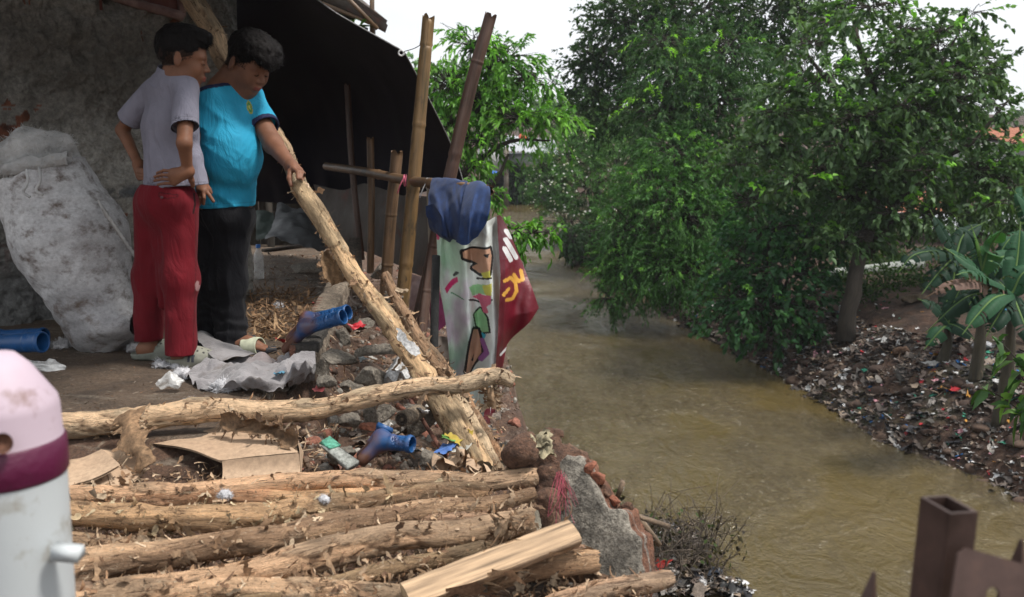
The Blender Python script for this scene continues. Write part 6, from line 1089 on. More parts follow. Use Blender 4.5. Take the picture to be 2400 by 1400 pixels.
def fluff(label, px, py, w, sd, z=0., asp=.6, colr=(.55, .55, .60)):
    c = G(px, py, z); s = w * PX(c[1]); f = lambda P: np.linalg.norm((P - c - V3(0, 0, s * asp * .7)) / V3(1, .8, asp), axis=1) * asp - s * asp + s * .45 * fbm(P / s, 1.6, 4, sd); V, Q = surf(f, c - s * 1.5, c + s * 1.5, s / 16); V[:, 2] = np.maximum(V[:, 2], c[2]); mb = MB(); mb.add(V, [Q], colr); k = 420; i = rng.integers(0, len(V), k)
    flakes(mb, V[i], nrm(V[i] - c) + rng.normal(0, .7, (k, 3)), nrm(V[i] - c + 1e-3), s * .45, s * .035, rng.normal(0, 2, k), np.tile(V3(*colr), (k, 1)), 4); return tag(obj('fibre_wad', mb, m_fl), label, 'wadding', 'tufts of white wadding')
for a in (('white wadding tuft in front of the felt blanket', 525, 918, 30, 3), ('small grey wadding knot near the top log', 445, 945, 15, 4, 0., .5, (.36, .33, .32)), ('white wadding between the two clogs', 392, 862, 26, 5, 0, .3), ('white wadding under the brownish plastic bag', 425, 885, 22, 6), ('dirty wadding tuft on the floor right of the blue boots', 148, 812, 24, 7, 0, .4, (.4, .38, .4)), ('grey wadding tuft by the left clog heel', 322, 825, 22, 8, 0, .5, (.33, .31, .33)),
          ('white wadding scrap on the bark shavings behind the blue boots', 655, 722, 12, 9), ('white wadding on the pinkish log', 528, 1166, 17, 10, 0), ('white wadding on the cream log', 762, 1176, 15, 11, 0)): fluff(*a)
# water bottle
c = W(606, 602, 6.3); c[2] = .0; t = thing('water_bottle', 'clear plastic water bottle with blue cap standing in the shelter', 'bottle', c)
def lathe(mb, c, prof, n=32, col=g(.5), ax=None):
    th_ = np.linspace(0, 2 * np.pi, n, endpoint=False); V = np.array([[r * np.cos(a), r * np.sin(a), z] for r, z in prof for a in th_]); V = V if ax is None else V @ np.asarray(ax).T; i = np.arange(len(prof) - 1)[:, None] * n; j = np.arange(n)[None]; k = (j + 1) % n; mb.add(V + c, [np.stack([i + j, i + k, i + n + k, i + n + j], -1).reshape(-1, 4)], col)
mb = MB(); lathe(mb, c, [(0, 0), (.03, 0), (.032, .01), (.032, .06), (.029, .07), (.032, .08), (.032, .14), (.028, .16), (.013, .195), (.013, .21)]); obj('bottle_body', mb, m_clear, t); mb = MB(); lathe(mb, c, [(.015, .2), (.015, .222), (0, .223)], col=(.02, .15, .5)); obj('cap', mb, m_gloss, t)
mb = MB(); P = [W(768, 1042, 2.96), W(790, 1062, 2.94), W(830, 1092, 2.9)]; slabm = frame(P[2] - P[0]); mb.box((P[0] + P[2]) / 2, (np.linalg.norm(P[2] - P[0]), .045, .009), rot=slabm, col=(.26, .27, .25), jit=.004); mb.box(P[0] + V3(.008, -.002, .004), (.045, .047, .010), rot=slabm, col=(.10, .34, .24), jit=.003); tag(obj('board_scrap', mb, m_colr), 'splintered pale board with mint green painted end in the hollow', 'board')
mb = MB()
for i, (px, py, Y, cl) in enumerate(((1060, 1030, 3.2, (.10, .25, .06)), (1075, 1020, 3.2, (.4, .3, .05)), (1045, 1050, 3.15, (.1, .2, .5)), (1085, 1050, 3.15, (.5, .48, .42)))): crumple(mb, W(px, py, Y), .035, cl, 8)
tag(obj('snack_wrappers', mb, m_gloss, base=W(1065, 1040, 3.2)), 'green and yellow wrappers behind the foot of the held log', 'wrapper', kind='stuff')
for lab, px, py, Y, s, cl in (('red wrapper on the rubble right of the concrete beam', 840, 766, 4.1, .03, (.4, .02, .03)), ('red plastic scrap beside the sandal toe', 662, 798, 4.25, .025, (.4, .02, .03)), ('red white packet at the back of the beam', 752, 712, 5.0, .035, (.35, .06, .06)), ('white packet scrap in the hollow under the top log', 985, 962, 3.3, .03, g(.6)), ('white and red straw packet by the kerb', 750, 908, 3.55, .022, (.5, .12, .12)), ('pale blue scrap at the edge of the blanket', 655, 873, 3.55, .02, (.10, .25, .36))):
    mb = MB(); crumple(mb, W(px, py, Y), s, cl, 8, .4, .8); tag(obj('wrapper', mb, m_gloss), lab, 'wrapper')

# ================= nearest things
wc = W(2, 1085, 1.16); wc = V3(wc[0], wc[1], 0); pxr = PX(1.16) * 1.02
def zat(py, Y=1.16): return W(0, py, Y)[2]
R0 = 148 * pxr * .985
t = thing('plastic_container', 'white plastic jug with purple band and pale pink domed lid at the left edge', 'container', V3(wc[0], wc[1], zat(1560))); R0 = 148 * pxr * .985; hz = lambda py: zat(py)
m_wp = mat('white_plastic', [(.3, (.42, .45, .47)), (.7, (.50, .53, .54))], 3, 4, .5, bst=.2, bsc=60, bd=.001, dirt=(.28, .26, .22), dsc=14, dlim=(.56, .70))
mb = MB(); lathe(mb, wc, [(0, hz(1560)), (R0 * .93, hz(1560)), (R0 * .935, hz(1400)), (R0 * .965, hz(1120)), (R0 * .965, hz(1100))], 64); obj('body', mb, m_wp, t)
mb = MB(); lathe(mb, wc, [(R0 * .97, hz(1112)), (R0 * 1.005, hz(1104)), (R0 * .995, hz(1032)), (R0 * .95, hz(1024))], 64); obj('band', mb, mat('purple_plastic', [(.3, (.075, .004, .030)), (.7, (.095, .006, .040))], 5, 4, .4), t)
mb = MB(); lathe(mb, wc, [(R0 * .96, hz(1027)), (R0 * .945, hz(1018)), (R0 * .93, hz(955)), (R0 * .90, hz(936)), (R0 * .55, hz(860)), (R0 * .35, hz(832)), (0, hz(824))], 64); obj('lid', mb, mat('pink_plastic', [(.3, (.42, .33, .39)), (.7, (.48, .39, .45))], 4, 4, .6, bst=.2, bsc=60, bd=.001, dirt=(.25, .17, .17), dsc=16, dlim=(.58, .70)), t)
mb = MB(); cc = W(6, 1040, 1.16 - R0 * .93); lathe(mb, cc, [(0, .006), (.010, .005), (.012, 0)], 16, (.14, .06, .035), frame(V3(0, -1, .3)) @ rotM(0, -math.pi / 2, 0)); obj('rust_spot', mb, m_colr, t)  # small disc added for a rust-brown spot, not a fastener
mb = MB(); P = W(160, 1294, 1.12); mb.box(P, (.034, .02, .015), col=g(.75), jit=.0015); obj('spout', mb, m_wp, t)
m_rm = mat('rusty_steel', [(.3, (.03, .016, .012)), (.5, (.075, .045, .038)), (.7, (.13, .075, .055))], 9, 9, .55, metal=.35, dirt=(.20, .085, .04), dsc=5, dlim=(.56, .7), bst=.4, bd=.002)
# hollow square post with open top
tp_, bt_ = W(2224, 1182, .98), W(2188, 1500, .98); axp = nrm(tp_ - bt_); xd = nrm(V3(1, .25, 0) - axp * (V3(1, .25, 0) @ axp)); yd = np.cross(axp, xd); hw, hd, tk = .0145, .022, .002
mb = MB()
for (o, s) in (((0, -hd), (hw, tk)), ((0, hd), (hw, tk)), ((-hw, 0), (tk, hd)), ((hw, 0), (tk, hd))):
    Lp = np.linalg.norm(tp_ - bt_); c = (tp_ + bt_) / 2 + xd * o[0] + yd * o[1]; s2 = (s[0] + (tk if o[0] == 0 else 0), s[1] - (tk if o[1] == 0 else 0) * 0); s2 = (hw + tk, tk) if o[0] == 0 else (tk, hd - tk - .0004); mb.box(c, (2 * s2[0], 2 * s2[1], Lp), rot=np.stack([xd, yd, axp], 1), mi=0)
tag(obj('square_post', mb, m_rm, smooth=False), 'rusty hollow square steel post with open top at the lower right', 'post')
mb = MB(); o = W(2330, 1376, .93); xa = nrm(V3(.92, .1, -.30)); ya = nrm(np.cross(nrm(V3(.2, -1, .35)), xa)); na = np.cross(xa, ya); na = -na if na[1] > 0 else na
hc_ = W(2326, 1398, .93) ; n = 28; ang = np.linspace(0, 2 * np.pi, n, endpoint=False)
def rect_ring(a): 
    c_, s_ = math.cos(a), math.sin(a); k = min(.045 / max(abs(c_), 1e-6), .030 / max(abs(s_), 1e-6)); return xa * c_ * k + ya * s_ * k
for off, sgn in ((0, 1), (-.003, -1)):
    ring_o = np.array([o + rect_ring(a) + na * off for a in ang]); ring_i = np.array([o - ya * .008 * (1 if (o - ya)[2] < o[2] else -1) + (xa * math.cos(a) + ya * math.sin(a)) * .0075 + na * off for a in ang]); mb.add(np.vstack([ring_o, ring_i]), [np.array([[j, (j + 1) % n, n + (j + 1) % n, n + j][::sgn] for j in range(n)])])
k0 = 0; mb.F.append(np.array([[j, 2 * n + j, 2 * n + (j + 1) % n, (j + 1) % n] for j in range(n)])); mb.mi.append(np.zeros(n, int)); mb.F.append(np.array([[n + (j + 1) % n, 3 * n + (j + 1) % n, 3 * n + j, n + j] for j in range(n)])); mb.mi.append(np.zeros(n, int))
tag(obj('steel_bracket', mb, m_rm, smooth=False), 'tilted rusty flat steel bracket with a bolt hole in the lower right corner', 'bracket')
def spike(label, a, b_, r):
    mb = MB(); a, b_ = W(*a), W(*b_); mb.tube([a, a + (b_ - a) * .97, b_], [r, r * .12, .0004], 4); tag(obj('fence_spike', mb, m_rm, smooth=False), label, 'spike', 'rusty fence spikes')
spike('rusty pointed spike at the bottom edge left of the square post', (2020, 1480, .95), (2049, 1338, .95), .017); spike('rusty pointed spike at the right edge above the bracket', (2370, 1420, 1.0), (2394, 1262, 1.0), .020)
# leafy twig near the right edge
bs = W(2440, 1010, 4.); mb = MB(); tw = MB(); 
for (a, b_) in (((2440, 1010), (2300, 905)), ((2440, 980), (2385, 870)), ((2420, 900), (2330, 790)), ((2450, 1000), (2395, 950))):
    pa, pb = W(*a, 4.), W(*b_, 4.05); tw.tube(smooth_path([pa, (pa + pb) / 2 + V3(0, 0, .02), pb], 8), np.linspace(.005, .002, 8), 5); k = 13; tt = .25 + .75 * rng.random(k); p = pa + (pb - pa) * tt[:, None]; leaves(mb, p, nrm(pb - pa) * .5 + rdir(k) * .8 - V3(0, 0, .5), rdir(k, 1.5), .07 + .03 * rng.random(k), .04, pal(k, ((.07, .15, .03), (.03, .08, .02), (.10, .2, .04)), .2), droop=.5)
t = thing('leafy_branch', 'bright leafy branch hanging into the picture at the right edge', 'branch', bs); obj('twig', tw, m_bark, t); obj('foliage', mb, m_leaf, t)
# ================= far bank: buildings, banana plants, litter
m_white = mat('old_whitewash', [(.3, (.30, .30, .29)), (.7, (.50, .51, .51))], 1.2, 8, .9, dirt=(.15, .14, .12), dlim=(.5, .7), bst=.3)
m_brw = mat('brick_wall_paint', [(.3, (.16, .06, .035)), (.7, (.28, .11, .06))], 2, 8, .95, dirt=(.16, .13, .11), dlim=(.5, .66), bst=.8, bd=.03, bsc=8, scale=(1, 1, 4))
m_tile = mat('clay_tiles', [(.3, (.20, .07, .04)), (.7, (.40, .16, .09))], 3, 6, .85, bst=.7, bd=.05, bsc=5, scale=(3, 1, 1))
m_zinc = mat('zinc_sheets', [(.3, (.26, .28, .30)), (.7, (.42, .45, .48))], 2, 6, .5, dirt=(.2, .12, .08), dlim=(.58, .72), bst=.3)
m_dark = mat('opening_shade', [(.3, g(.01)), (.7, g(.02))], 3, 3, .8)  # near-black colour stands in for the shade inside openings
def ribbed(mb, a, b_, c, d, n=40, amp=.02, col=g(.5)):  # corrugated sheet, ribs run a->d
    a, b_, c, d = map(np.asarray, (a, b_, c, d)); u = np.linspace(0, 1, n * 4); v = np.linspace(0, 1, 6); U, Vv = np.meshgrid(u, v, indexing='ij'); U3, V3_ = U[..., None], Vv[..., None]; nn = nrm(np.cross(b_ - a, d - a)); P = a * (1 - U3) * (1 - V3_) + b_ * U3 * (1 - V3_) + c * U3 * V3_ + d * (1 - U3) * V3_ + nn * (amp * np.sin(U * n * 2 * np.pi))[..., None]; mb.add(P.reshape(-1, 3), [grid_faces(n * 4, 6)], col); mb.add((P - nn * .03).reshape(-1, 3), [grid_faces(n * 4, 6)[:, ::-1]], col)
def house(name, label, x0, x1, y0, y1, zb, zw, zr, mw, mr, wins=(), over=.4, cat='house', rot=0):
    t = thing(name, label, cat, V3((x0 + x1) / 2, y0, zb)); mb = MB(); mb.box(V3((x0 + x1) / 2, (y0 + y1) / 2, (zb + zw) / 2), (x1 - x0, y1 - y0, zw - zb)); obj('wall', mb, mw, t); ym = (y0 + y1) / 2; mb = MB()
    ribbed(mb, V3(x0 - over, y0 - over, zw), V3(x1 + over, y0 - over, zw), V3(x1 + over, ym, zr), V3(x0 - over, ym, zr), int((x1 - x0) * 4), .03); ribbed(mb, V3(x1 + over, y1 + over, zw), V3(x0 - over, y1 + over, zw), V3(x0 - over, ym, zr), V3(x1 + over, ym, zr), int((x1 - x0) * 4), .03); obj('roof', mb, mr, t)
    for wx, wz, ww, wh in wins:
        mb = MB(); mb.box(V3(wx, y0 - .02, wz), (ww, .04, wh)); o = obj('window', mb, m_dark, t); mb = MB()
        for s in (-1, 1): mb.box(V3(wx + s * (ww / 2 + .03), y0 - .03, wz), (.06, .06, wh + .12)); mb.box(V3(wx, y0 - .03, wz + s * (wh / 2 + .03)), (ww - .002, .06, .06))
        mb.box(V3(wx, y0 - .035, wz), (.04, .03, wh)); obj('frame', mb, m_white, o)
    return t
def wx(px, Y): return W(px, 600, Y)[0]
Yb = 30.; zb = gz(wx(2080, Yb), Yb)
house('brick_house', 'brick house with clay tile roof seen through the trunks of the broad tree', wx(2030, Yb), wx(2210, Yb), Yb, Yb + 5, zb - .3, W(2100, 515, Yb)[2], W(2100, 470, Yb + 2.5)[2] + .3, m_brw, m_tile, [(wx(2120, Yb), W(2120, 560, Yb)[2], .9, .8)])
Yc = 27.; house('white_house', 'white walled house with grey roof behind the banana plants', wx(2225, Yc), wx(2560, Yc), Yc, Yc + 6, gz(wx(2300, Yc), Yc) - .3, W(2300, 548, Yc)[2], W(2300, 500, Yc + 3)[2], m_white, m_zinc, [(wx(2290, Yc), W(2290, 620, Yc)[2], 1.0, .8), (wx(2380, Yc), W(2380, 600, Yc)[2], .9, .8)])
Yd = 36.; house('upper_house', 'pale gabled house with orange tile roof at the right edge', wx(2362, Yd), wx(2700, Yd), Yd, Yd + 7, -3, W(2362, 335, Yd)[2], W(2362, 300, Yd + 3.5)[2], m_white, m_tile, [(wx(2390, Yd), W(2390, 420, Yd)[2], .9, 1.1)])
Ye = 28.5; mb = MB(); a, b_ = wx(1900, Ye), wx(2040, Ye); mb.box(V3((a + b_) / 2, Ye, (gz(a, Ye) - .3 + W(1950, 590, Ye)[2]) / 2), (b_ - a, .2, W(1950, 590, Ye)[2] - gz(a, Ye) + .3)); tag(obj('garden_wall', mb, m_white), 'pale block wall glimpsed between the broad tree trunk and the bushes', 'wall')
Yp = 21.5; mb = MB(); p0, p1 = onG(1940, Yp, .12), onG(2155, Yp + .6, .14); mb.tube(smooth_path([p0, (p0 + p1) / 2, p1], 20), .13, 16, col=(.30, .32, .30), wob=.1); tag(obj('ground_pipe', mb, m_cc), 'thick pale pipe lying on the ground behind the broad tree trunk', 'pipe')
# hill of houses further right/back hidden by trees: a long village wall
mb = MB(); a, b_ = wx(2420, 24), wx(2900, 24); mb.box(V3((a + b_) / 2, 24, -1.2), (b_ - a, .25, 3.2)); tag(obj('garden_wall', mb, m_brw), 'brick yard wall beyond the banana plants at the right edge', 'wall')
# upstream shack over the river
t = thing('riverside_shack', 'grey zinc sided shack on concrete pillars where the river bends away', 'shack', V3(wx(1210, 58), 58, WZ)); Y = 58.
def bx(px0, px1, py0, py1, Y, dep): a, b_ = W(px0, py1, Y), W(px1, py0, Y); return (a + b_) / 2 + V3(0, dep / 2, 0), (b_[0] - a[0], dep, b_[2] - a[2])
mb = MB(); mb.box(*bx(1120, 1182, 348, 405, Y, 4)); obj('wall', mb, m_white, t); mb = MB(); mb.box(*bx(1186, 1300, 362, 388, Y + 1, 4)); 
for i in range(9): mb.box(*bx(1188 + i * 12.5, 1190 + i * 12.5, 362, 388, Y + .93, .05), col=g(.3))
obj('zinc_wall', mb, m_zinc, t); mb = MB(); ribbed(mb, W(1160, 352, Y + .5), W(1310, 362, Y + .5), W(1300, 328, Y + 5), W(1190, 318, Y + 5), 20, .05); obj('roof', mb, m_zinc, t)
mb = MB(); mb.box(*bx(1110, 1180, 405, 430, Y + .3, 3)); obj('floor_beam', mb, m_dk, t); mb = MB(); mb.box(*bx(1110, 1180, 430, 490, Y + 1.5, 2)); obj('undercroft_shade', mb, m_dark, t)  # solid near-black box painted as the shade under the shack floor
for a in ((1181, 1192, 345, 486, Y - .3, .8), (1118, 1126, 405, 488, Y, .8)): mb = MB(); mb.box(*bx(*a)); obj('pillar', mb, m_conc, t)
mb = MB(); V = unproj(net([[(1140, 388, 57.4), (1168, 404, 57.2)], [(1138, 398, 57.2), (1158, 408, 57)]], 8, 8)); mb.add(V.reshape(-1, 3), [grid_faces(8, 8)], (.01, .10, .45)); tag(obj('blue_sheet', mb, m_col), 'small blue sheet hanging under the upstream shack', 'sheet')
mb = MB(); lathe(mb, W(1226, 332, 57.5), [(0, 0), (.22, 0), (.27, .32), (.2, .34), (.2, .42), (0, .42)], 20, (.65, .10, .04)); tag(obj('water_tank', mb, m_gloss), 'small orange tank on the roof of the upstream shack', 'tank')
mb = MB(); mb.box(*bx(1192, 1330, 392, 492, 60.5, 1.)); tag(obj('retaining_wall', mb, mat('wet_concrete', [(.3, g(.05)), (.7, g(.16))], .8, 8, .9, dirt=(.03, .05, .02), dlim=(.45, .6))), 'stained retaining wall along the water upstream beside the shack', 'wall')
iv = MB(); tw = MB(); crown(iv, tw, [blob(1215, 410, 22, 59.5, 35), blob(1235, 440, 20, 59.5, 30), blob(1205, 380, 14, 59.5, 18)], leaf=.22, asp=.6, K=2, per=10, cols=DK + MD, droop=.5, twl=.5); t2 = thing('climbing_plant', 'green creeper climbing the retaining wall by the upstream shack', 'plant', W(1215, 480, 59.5)); obj('foliage', iv, m_leaf, t2); obj('stem', tw, m_bark, t2)
# upper shanty behind the tarpaulin
Yh = 12.; t = thing('wooden_house', 'wooden upstairs house with ragged eave peeking above the tarpaulin', 'house', W(780, 200, Yh)); m_or = mat('orange_boards', [(.3, (.25, .11, .05)), (.7, (.38, .18, .09))], 3, 6, .8, scale=(6, 6, 1))
def pq(mb, pts, Y, col=g(.4), th_=.04):
    v = np.array([W(px, py, Y) for px, py in pts]); n = len(v); v2 = v + V3(0, th_, 0); mb.add(np.vstack([v, v2]), [np.array([list(range(n))]), np.array([list(range(n, 2 * n))[::-1]]), np.array([[j, (j + 1) % n, n + (j + 1) % n, n + j][::-1] for j in range(n)])], col)
mb = MB(); pq(mb, [(560, -60), (712, -60), (712, 90), (560, 90)], Yh); obj('board_wall', mb, m_or, t); mb = MB(); pq(mb, [(712, -60), (742, -60), (742, 90), (712, 90)], Yh - .05); obj('door', mb, m_zinc, t)
mb = MB(); pq(mb, [(742, -60), (830, -40), (830, 120), (742, 120)], Yh + .6); obj('inner_wall', mb, m_dk, t); mb = MB(); 
for px in (744, 752, 872): mb.tube([W(px, -60, Yh - .1), W(px, 130, Yh - .1)], .028, 8)
obj('post', mb, m_bg, t); mb = MB(); pq(mb, [(868, 60), (880, 62), (878, 100), (868, 100)], Yh - .1); obj('corner_post', mb, m_white, t)
mb = MB(); v = [W(740, -70, Yh - .6), W(908, 48, Yh - .6), W(902, 66, Yh - .5), W(735, -25, Yh - .4), W(905, 46, Yh + 1.8), W(760, -75, Yh + 2)]; mb.add(v, [[0, 1, 2, 3], [0, 5, 4, 1], [1, 4, 2, 2]][:2]); mb.add(np.array(v) + V3(.0, .03, -.05), [[3, 2, 1, 0], [1, 4, 5, 0]]); obj('eave', mb, m_junk, t)
mb = MB(); mb.tube([W(790, -30, Yh - .7), W(885, 68, Yh - .7)], .022, 8); mb.tube([W(755, 8, Yh - .5), W(885, 62, Yh - .5)], .02, 8); obj('rafter', mb, m_bg, t)
for i, (px, py, w, cl) in enumerate(((838, 78, 9, (.03, .10, .14)), (848, 82, 7, (.25, .05, .08)), (856, 84, 6, (.02, .03, .09)), (768, 42, 10, (.12, .11, .14)), (784, 46, 9, (.10, .04, .05)))):
    mb = MB(); pq(mb, [(px - w, py - 22), (px + w, py - 18), (px + w, py + 26), (px - w, py + 24)], Yh - .2, cl, .02); tag(obj('hanging_garment', mb, m_col), ('teal', 'red', 'navy', 'grey', 'dark red')[i] + ' garment hanging under the eave above the tarpaulin', 'clothing', 'clothes under the eave')
mb = MB(); k = 34; p = W(812, 78, Yh - .5); d = nrm(rng.normal(size=(k, 3)) * V3(1, .8, .4) + V3(0, 0, 1.1)); leaves(mb, np.tile(p, (k, 1)) + rng.normal(0, .05, (k, 3)), d, rdir(k), .24 + .12 * rng.random(k), .045, pal(k, ((.06, .15, .02), (.1, .22, .04), (.04, .09, .02)), .2), droop=.5); t = thing('potted_plant', 'bright green strappy plant just above the tarpaulin edge', 'plant', p - V3(0, 0, .2)); obj('foliage', mb, m_leaf, t); mb = MB(); lathe(mb, p - V3(0, 0, .2), [(0, 0), (.08, 0), (.11, .18), (.09, .18), (.0, .15)], 16, (.2, .08, .04)); obj('pot', mb, m_colr, t)

# banana plants
m_ban2 = leaf_mat('banana_leaf', .62, .2, .2)
def bleaf(mb, pts, w, col, rip=.5, sd=0, dead=False):
    P = smooth_path([W(*p) for p in pts], 44); T = nrm(np.gradient(P, axis=0)); S = nrm(np.cross(T, V3(.0, -.35, 1))); Nn = nrm(np.cross(S, T)); s = np.linspace(0, 1, 44); wd = w * np.clip(np.sin(np.clip(s * 1.08 + .05, 0, 1) * np.pi) ** .55, .03, 1); rr = np.random.default_rng(sd)
    for side in (-1, 1):
        n = 44; cuts = np.cumsum(rr.random(n) < (.30 if rip > .5 else .12)); off = rr.normal(0, 1, cuts.max() + 1)[cuts]; k = np.linspace(0, 1, 6); dr = (.25 + .25 * rip * off)[:, None] * k[None] ** 1.5
        V = P[:, None] + S[:, None] * side * (wd[:, None] * k[None] * (1 - .25 * np.abs(dr)))[..., None] - V3(0, 0, 1) * (wd[:, None] * dr * 1.0)[..., None] + Nn[:, None] * (wd[:, None] * (.30 * np.sin(k * np.pi)[None] + .03 * np.sin(s * 160)[:, None] * k[None]))[..., None] + T[:, None] * (wd[:, None] * (.18 * k[None] + .12 * off[:, None] * k[None] * rip))[..., None]
        c = np.tile(V3(*col), (n, 6, 1)) * (1 + .12 * np.sin(s * 160))[:, None, None]; idx = grid_faces(n, 6); keep = np.repeat(np.diff(cuts) == 0, 5) | (np.tile(np.arange(5), n - 1) < 1); mb.add(V.reshape(-1, 3), [idx[keep] if side > 0 else idx[keep][:, ::-1]], c.reshape(-1, 3))
    mb.tube(P, np.linspace(.022, .006, 44), 6, col=V3(.12, .2, .06) if not dead else V3(.12, .08, .05))
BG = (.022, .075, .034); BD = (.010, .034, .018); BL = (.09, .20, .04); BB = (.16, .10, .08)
m_stem = mat('banana_stem', [(.3, (.015, .012, .007)), (.7, (.06, .05, .028))], 5, 7, .7, scale=(4, 4, .6), bst=.6, bd=.02)
def banana(label, bpx, Yb, top, lvs):
    b0 = onG(bpx, Yb, -.05); tpp = W(*top); t = thing('banana_plant', label, 'banana plant', b0, 'banana plants on the far bank'); mb = MB(); mb.tube(smooth_path([b0, (b0 + tpp) / 2 + V3(.05, 0, 0), tpp], 20), np.linspace(.10, .05, 20), 14, wob=.12); obj('stem', mb, m_stem, t)
    for i, (pts, w, c, rip) in enumerate(lvs): mb = MB(); bleaf(mb, [(top[0], top[1], top[2])] + pts, w, c, rip, i * 7 + bpx, c == BB); obj('leaf', mb, m_ban2, t)
Y = 14.
banana('middle banana plant with a lime green unopened leaf', 2300, Y, (2300, 640, Y), [([(2292, 580, Y), (2276, 528, Y)], .05, BL, 0), ([(2320, 580, Y), (2356, 530, Y - .3)], .22, (.04, .12, .04), .3), ([(2270, 560, Y), (2235, 530, Y)], .22, BD, .3), ([(2250, 600, Y - .3), (2214, 582, Y - .5)], .13, BG, .5), ([(2330, 610, Y + .3), (2390, 600, Y + .5), (2430, 640, Y + .5)], .2, BG, .6)])
banana('nearest banana plant with broad drooping leaves and one dead brown leaf', 2365, 13., (2372, 690, 13.), [([(2310, 655, 12.8), (2270, 622, 12.7), (2212, 580, 12.8)], .16, BG, .4), ([(2320, 660, 12.6), (2270, 640, 12.4), (2240, 645, 12.3)], .14, BG, .4), ([(2300, 665, 12.6), (2230, 668, 12.4), (2165, 700, 12.4)], .16, BB, 1.), ([(2330, 700, 12.4), (2290, 740, 12.2), (2255, 785, 12.1)], .15, BG, .4), ([(2290, 690, 12.9), (2240, 715, 12.8), (2170, 780, 12.8)], .17, BD, .6), ([(2340, 740, 12.5), (2310, 790, 12.4)], .14, BD, .6), ([(2400, 640, 13), (2450, 640, 13)], .2, BG, .4), ([(2385, 600, 13.2), (2392, 520, 13.4)], .18, BG, .3), ([(2400, 760, 12.6), (2420, 820, 12.5)], .15, BD, .5)])
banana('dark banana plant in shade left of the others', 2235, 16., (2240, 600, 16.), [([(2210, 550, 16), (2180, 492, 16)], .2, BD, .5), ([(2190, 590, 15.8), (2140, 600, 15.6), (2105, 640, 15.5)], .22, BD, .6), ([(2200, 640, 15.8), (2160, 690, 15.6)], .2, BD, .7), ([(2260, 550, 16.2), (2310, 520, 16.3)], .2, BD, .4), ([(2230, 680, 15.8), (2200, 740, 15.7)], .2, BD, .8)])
banana('tall banana plant at the right edge whose leaf rises beside the upper house', 2440, 15., (2440, 600, 15.), [([(2410, 500, 15), (2372, 440, 15)], .22, BG, .2), ([(2420, 560, 14.8), (2370, 560, 14.6), (2340, 600, 14.5)], .22, BG, .5), ([(2400, 470, 15.2), (2400, 430, 15.2)], .2, BG, .2)])
banana('young banana plant low in shade beside the nearest one', 2215, 15., (2222, 760, 15.), [([(2190, 720, 15), (2150, 700, 15)], .17, BD, .5), ([(2240, 700, 15), (2262, 660, 15)], .17, BD, .4), ([(2200, 780, 14.8), (2165, 820, 14.7)], .16, BG, .6), ([(2250, 770, 14.8), (2290, 800, 14.7)], .16, BD, .5)])
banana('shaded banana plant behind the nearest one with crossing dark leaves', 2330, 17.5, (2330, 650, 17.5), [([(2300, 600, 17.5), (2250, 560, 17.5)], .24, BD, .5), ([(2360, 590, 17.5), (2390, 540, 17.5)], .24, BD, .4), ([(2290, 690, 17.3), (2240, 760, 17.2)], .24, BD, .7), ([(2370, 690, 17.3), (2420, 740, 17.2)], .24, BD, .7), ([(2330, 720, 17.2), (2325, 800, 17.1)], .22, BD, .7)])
# undergrowth on the far bank
mb = MB(); tw = MB(); pts = []
k = 1500; px = rng.uniform(1350, 2450, k); Yk = rng.uniform(17, 34, k); P = np.array([W(a, 700, b_) for a, b_ in zip(px, Yk)]); P = P[(P[:, 0] - np.interp(P[:, 1], ry, rx) > 2.2)]; P[:, 2] = gh(P[:, 0], P[:, 1]); P = P[fbm(P, .35, 2, 6) > .0]
for p in P[:420]:
    n = 26; leaves(mb, p + rng.normal(0, .16, (n, 3)) * V3(1, 1, .6) + V3(0, 0, .08), rdir(n, .8), rdir(n, 1), .10 + .08 * rng.random(n), .05, pal(n, ((.03, .06, .018), (.05, .09, .025), (.02, .045, .015)), .3))
tag(obj('undergrowth', mb, m_leafs, base=V3(8, 22, -2.5)), 'low green weeds scattered on the far bank under the trees', 'weeds', kind='stuff')
for i, (lab, px, Yk, bl) in enumerate((('tall dark shrub thicket between the weeping tree and the broad tree', 1760, 27, [(1720, 600, 110, 120), (1800, 560, 120, 130), (1700, 450, 100, 90)]), ('dark thicket behind the overhanging shrub', 1560, 28, [(1560, 560, 120, 120), (1500, 640, 60, 50), (1620, 650, 90, 60)]),
    ('leafy thicket behind the upper right of the broad tree', 2250, 26, [(2250, 430, 130, 70), (2150, 330, 120, 110), (2330, 450, 90, 60)]), ('dark foliage mass behind the crown of the broad tree', 1950, 27, [(1950, 330, 150, 140), (1850, 450, 130, 110), (2020, 470, 110, 80), (1900, 180, 110, 90)]))):
    bs = onG(px, Yk); tree('thicket', lab, bs, [([bs, W(px, bl[0][1], Yk)], .1, .04), ([bs + V3(.4, 0, 0), W(px + 40, bl[1][1], Yk)], .08, .03)], [blob(a, b_, r, Yk, r2) for a, b_, r, r2 in bl], leaf=.17, asp=.5, K=1.5, per=12, cols=DK, droop=.25, twl=.5, shell=.5, lm=m_leafs, cat='shrub', group='thickets on the far bank')
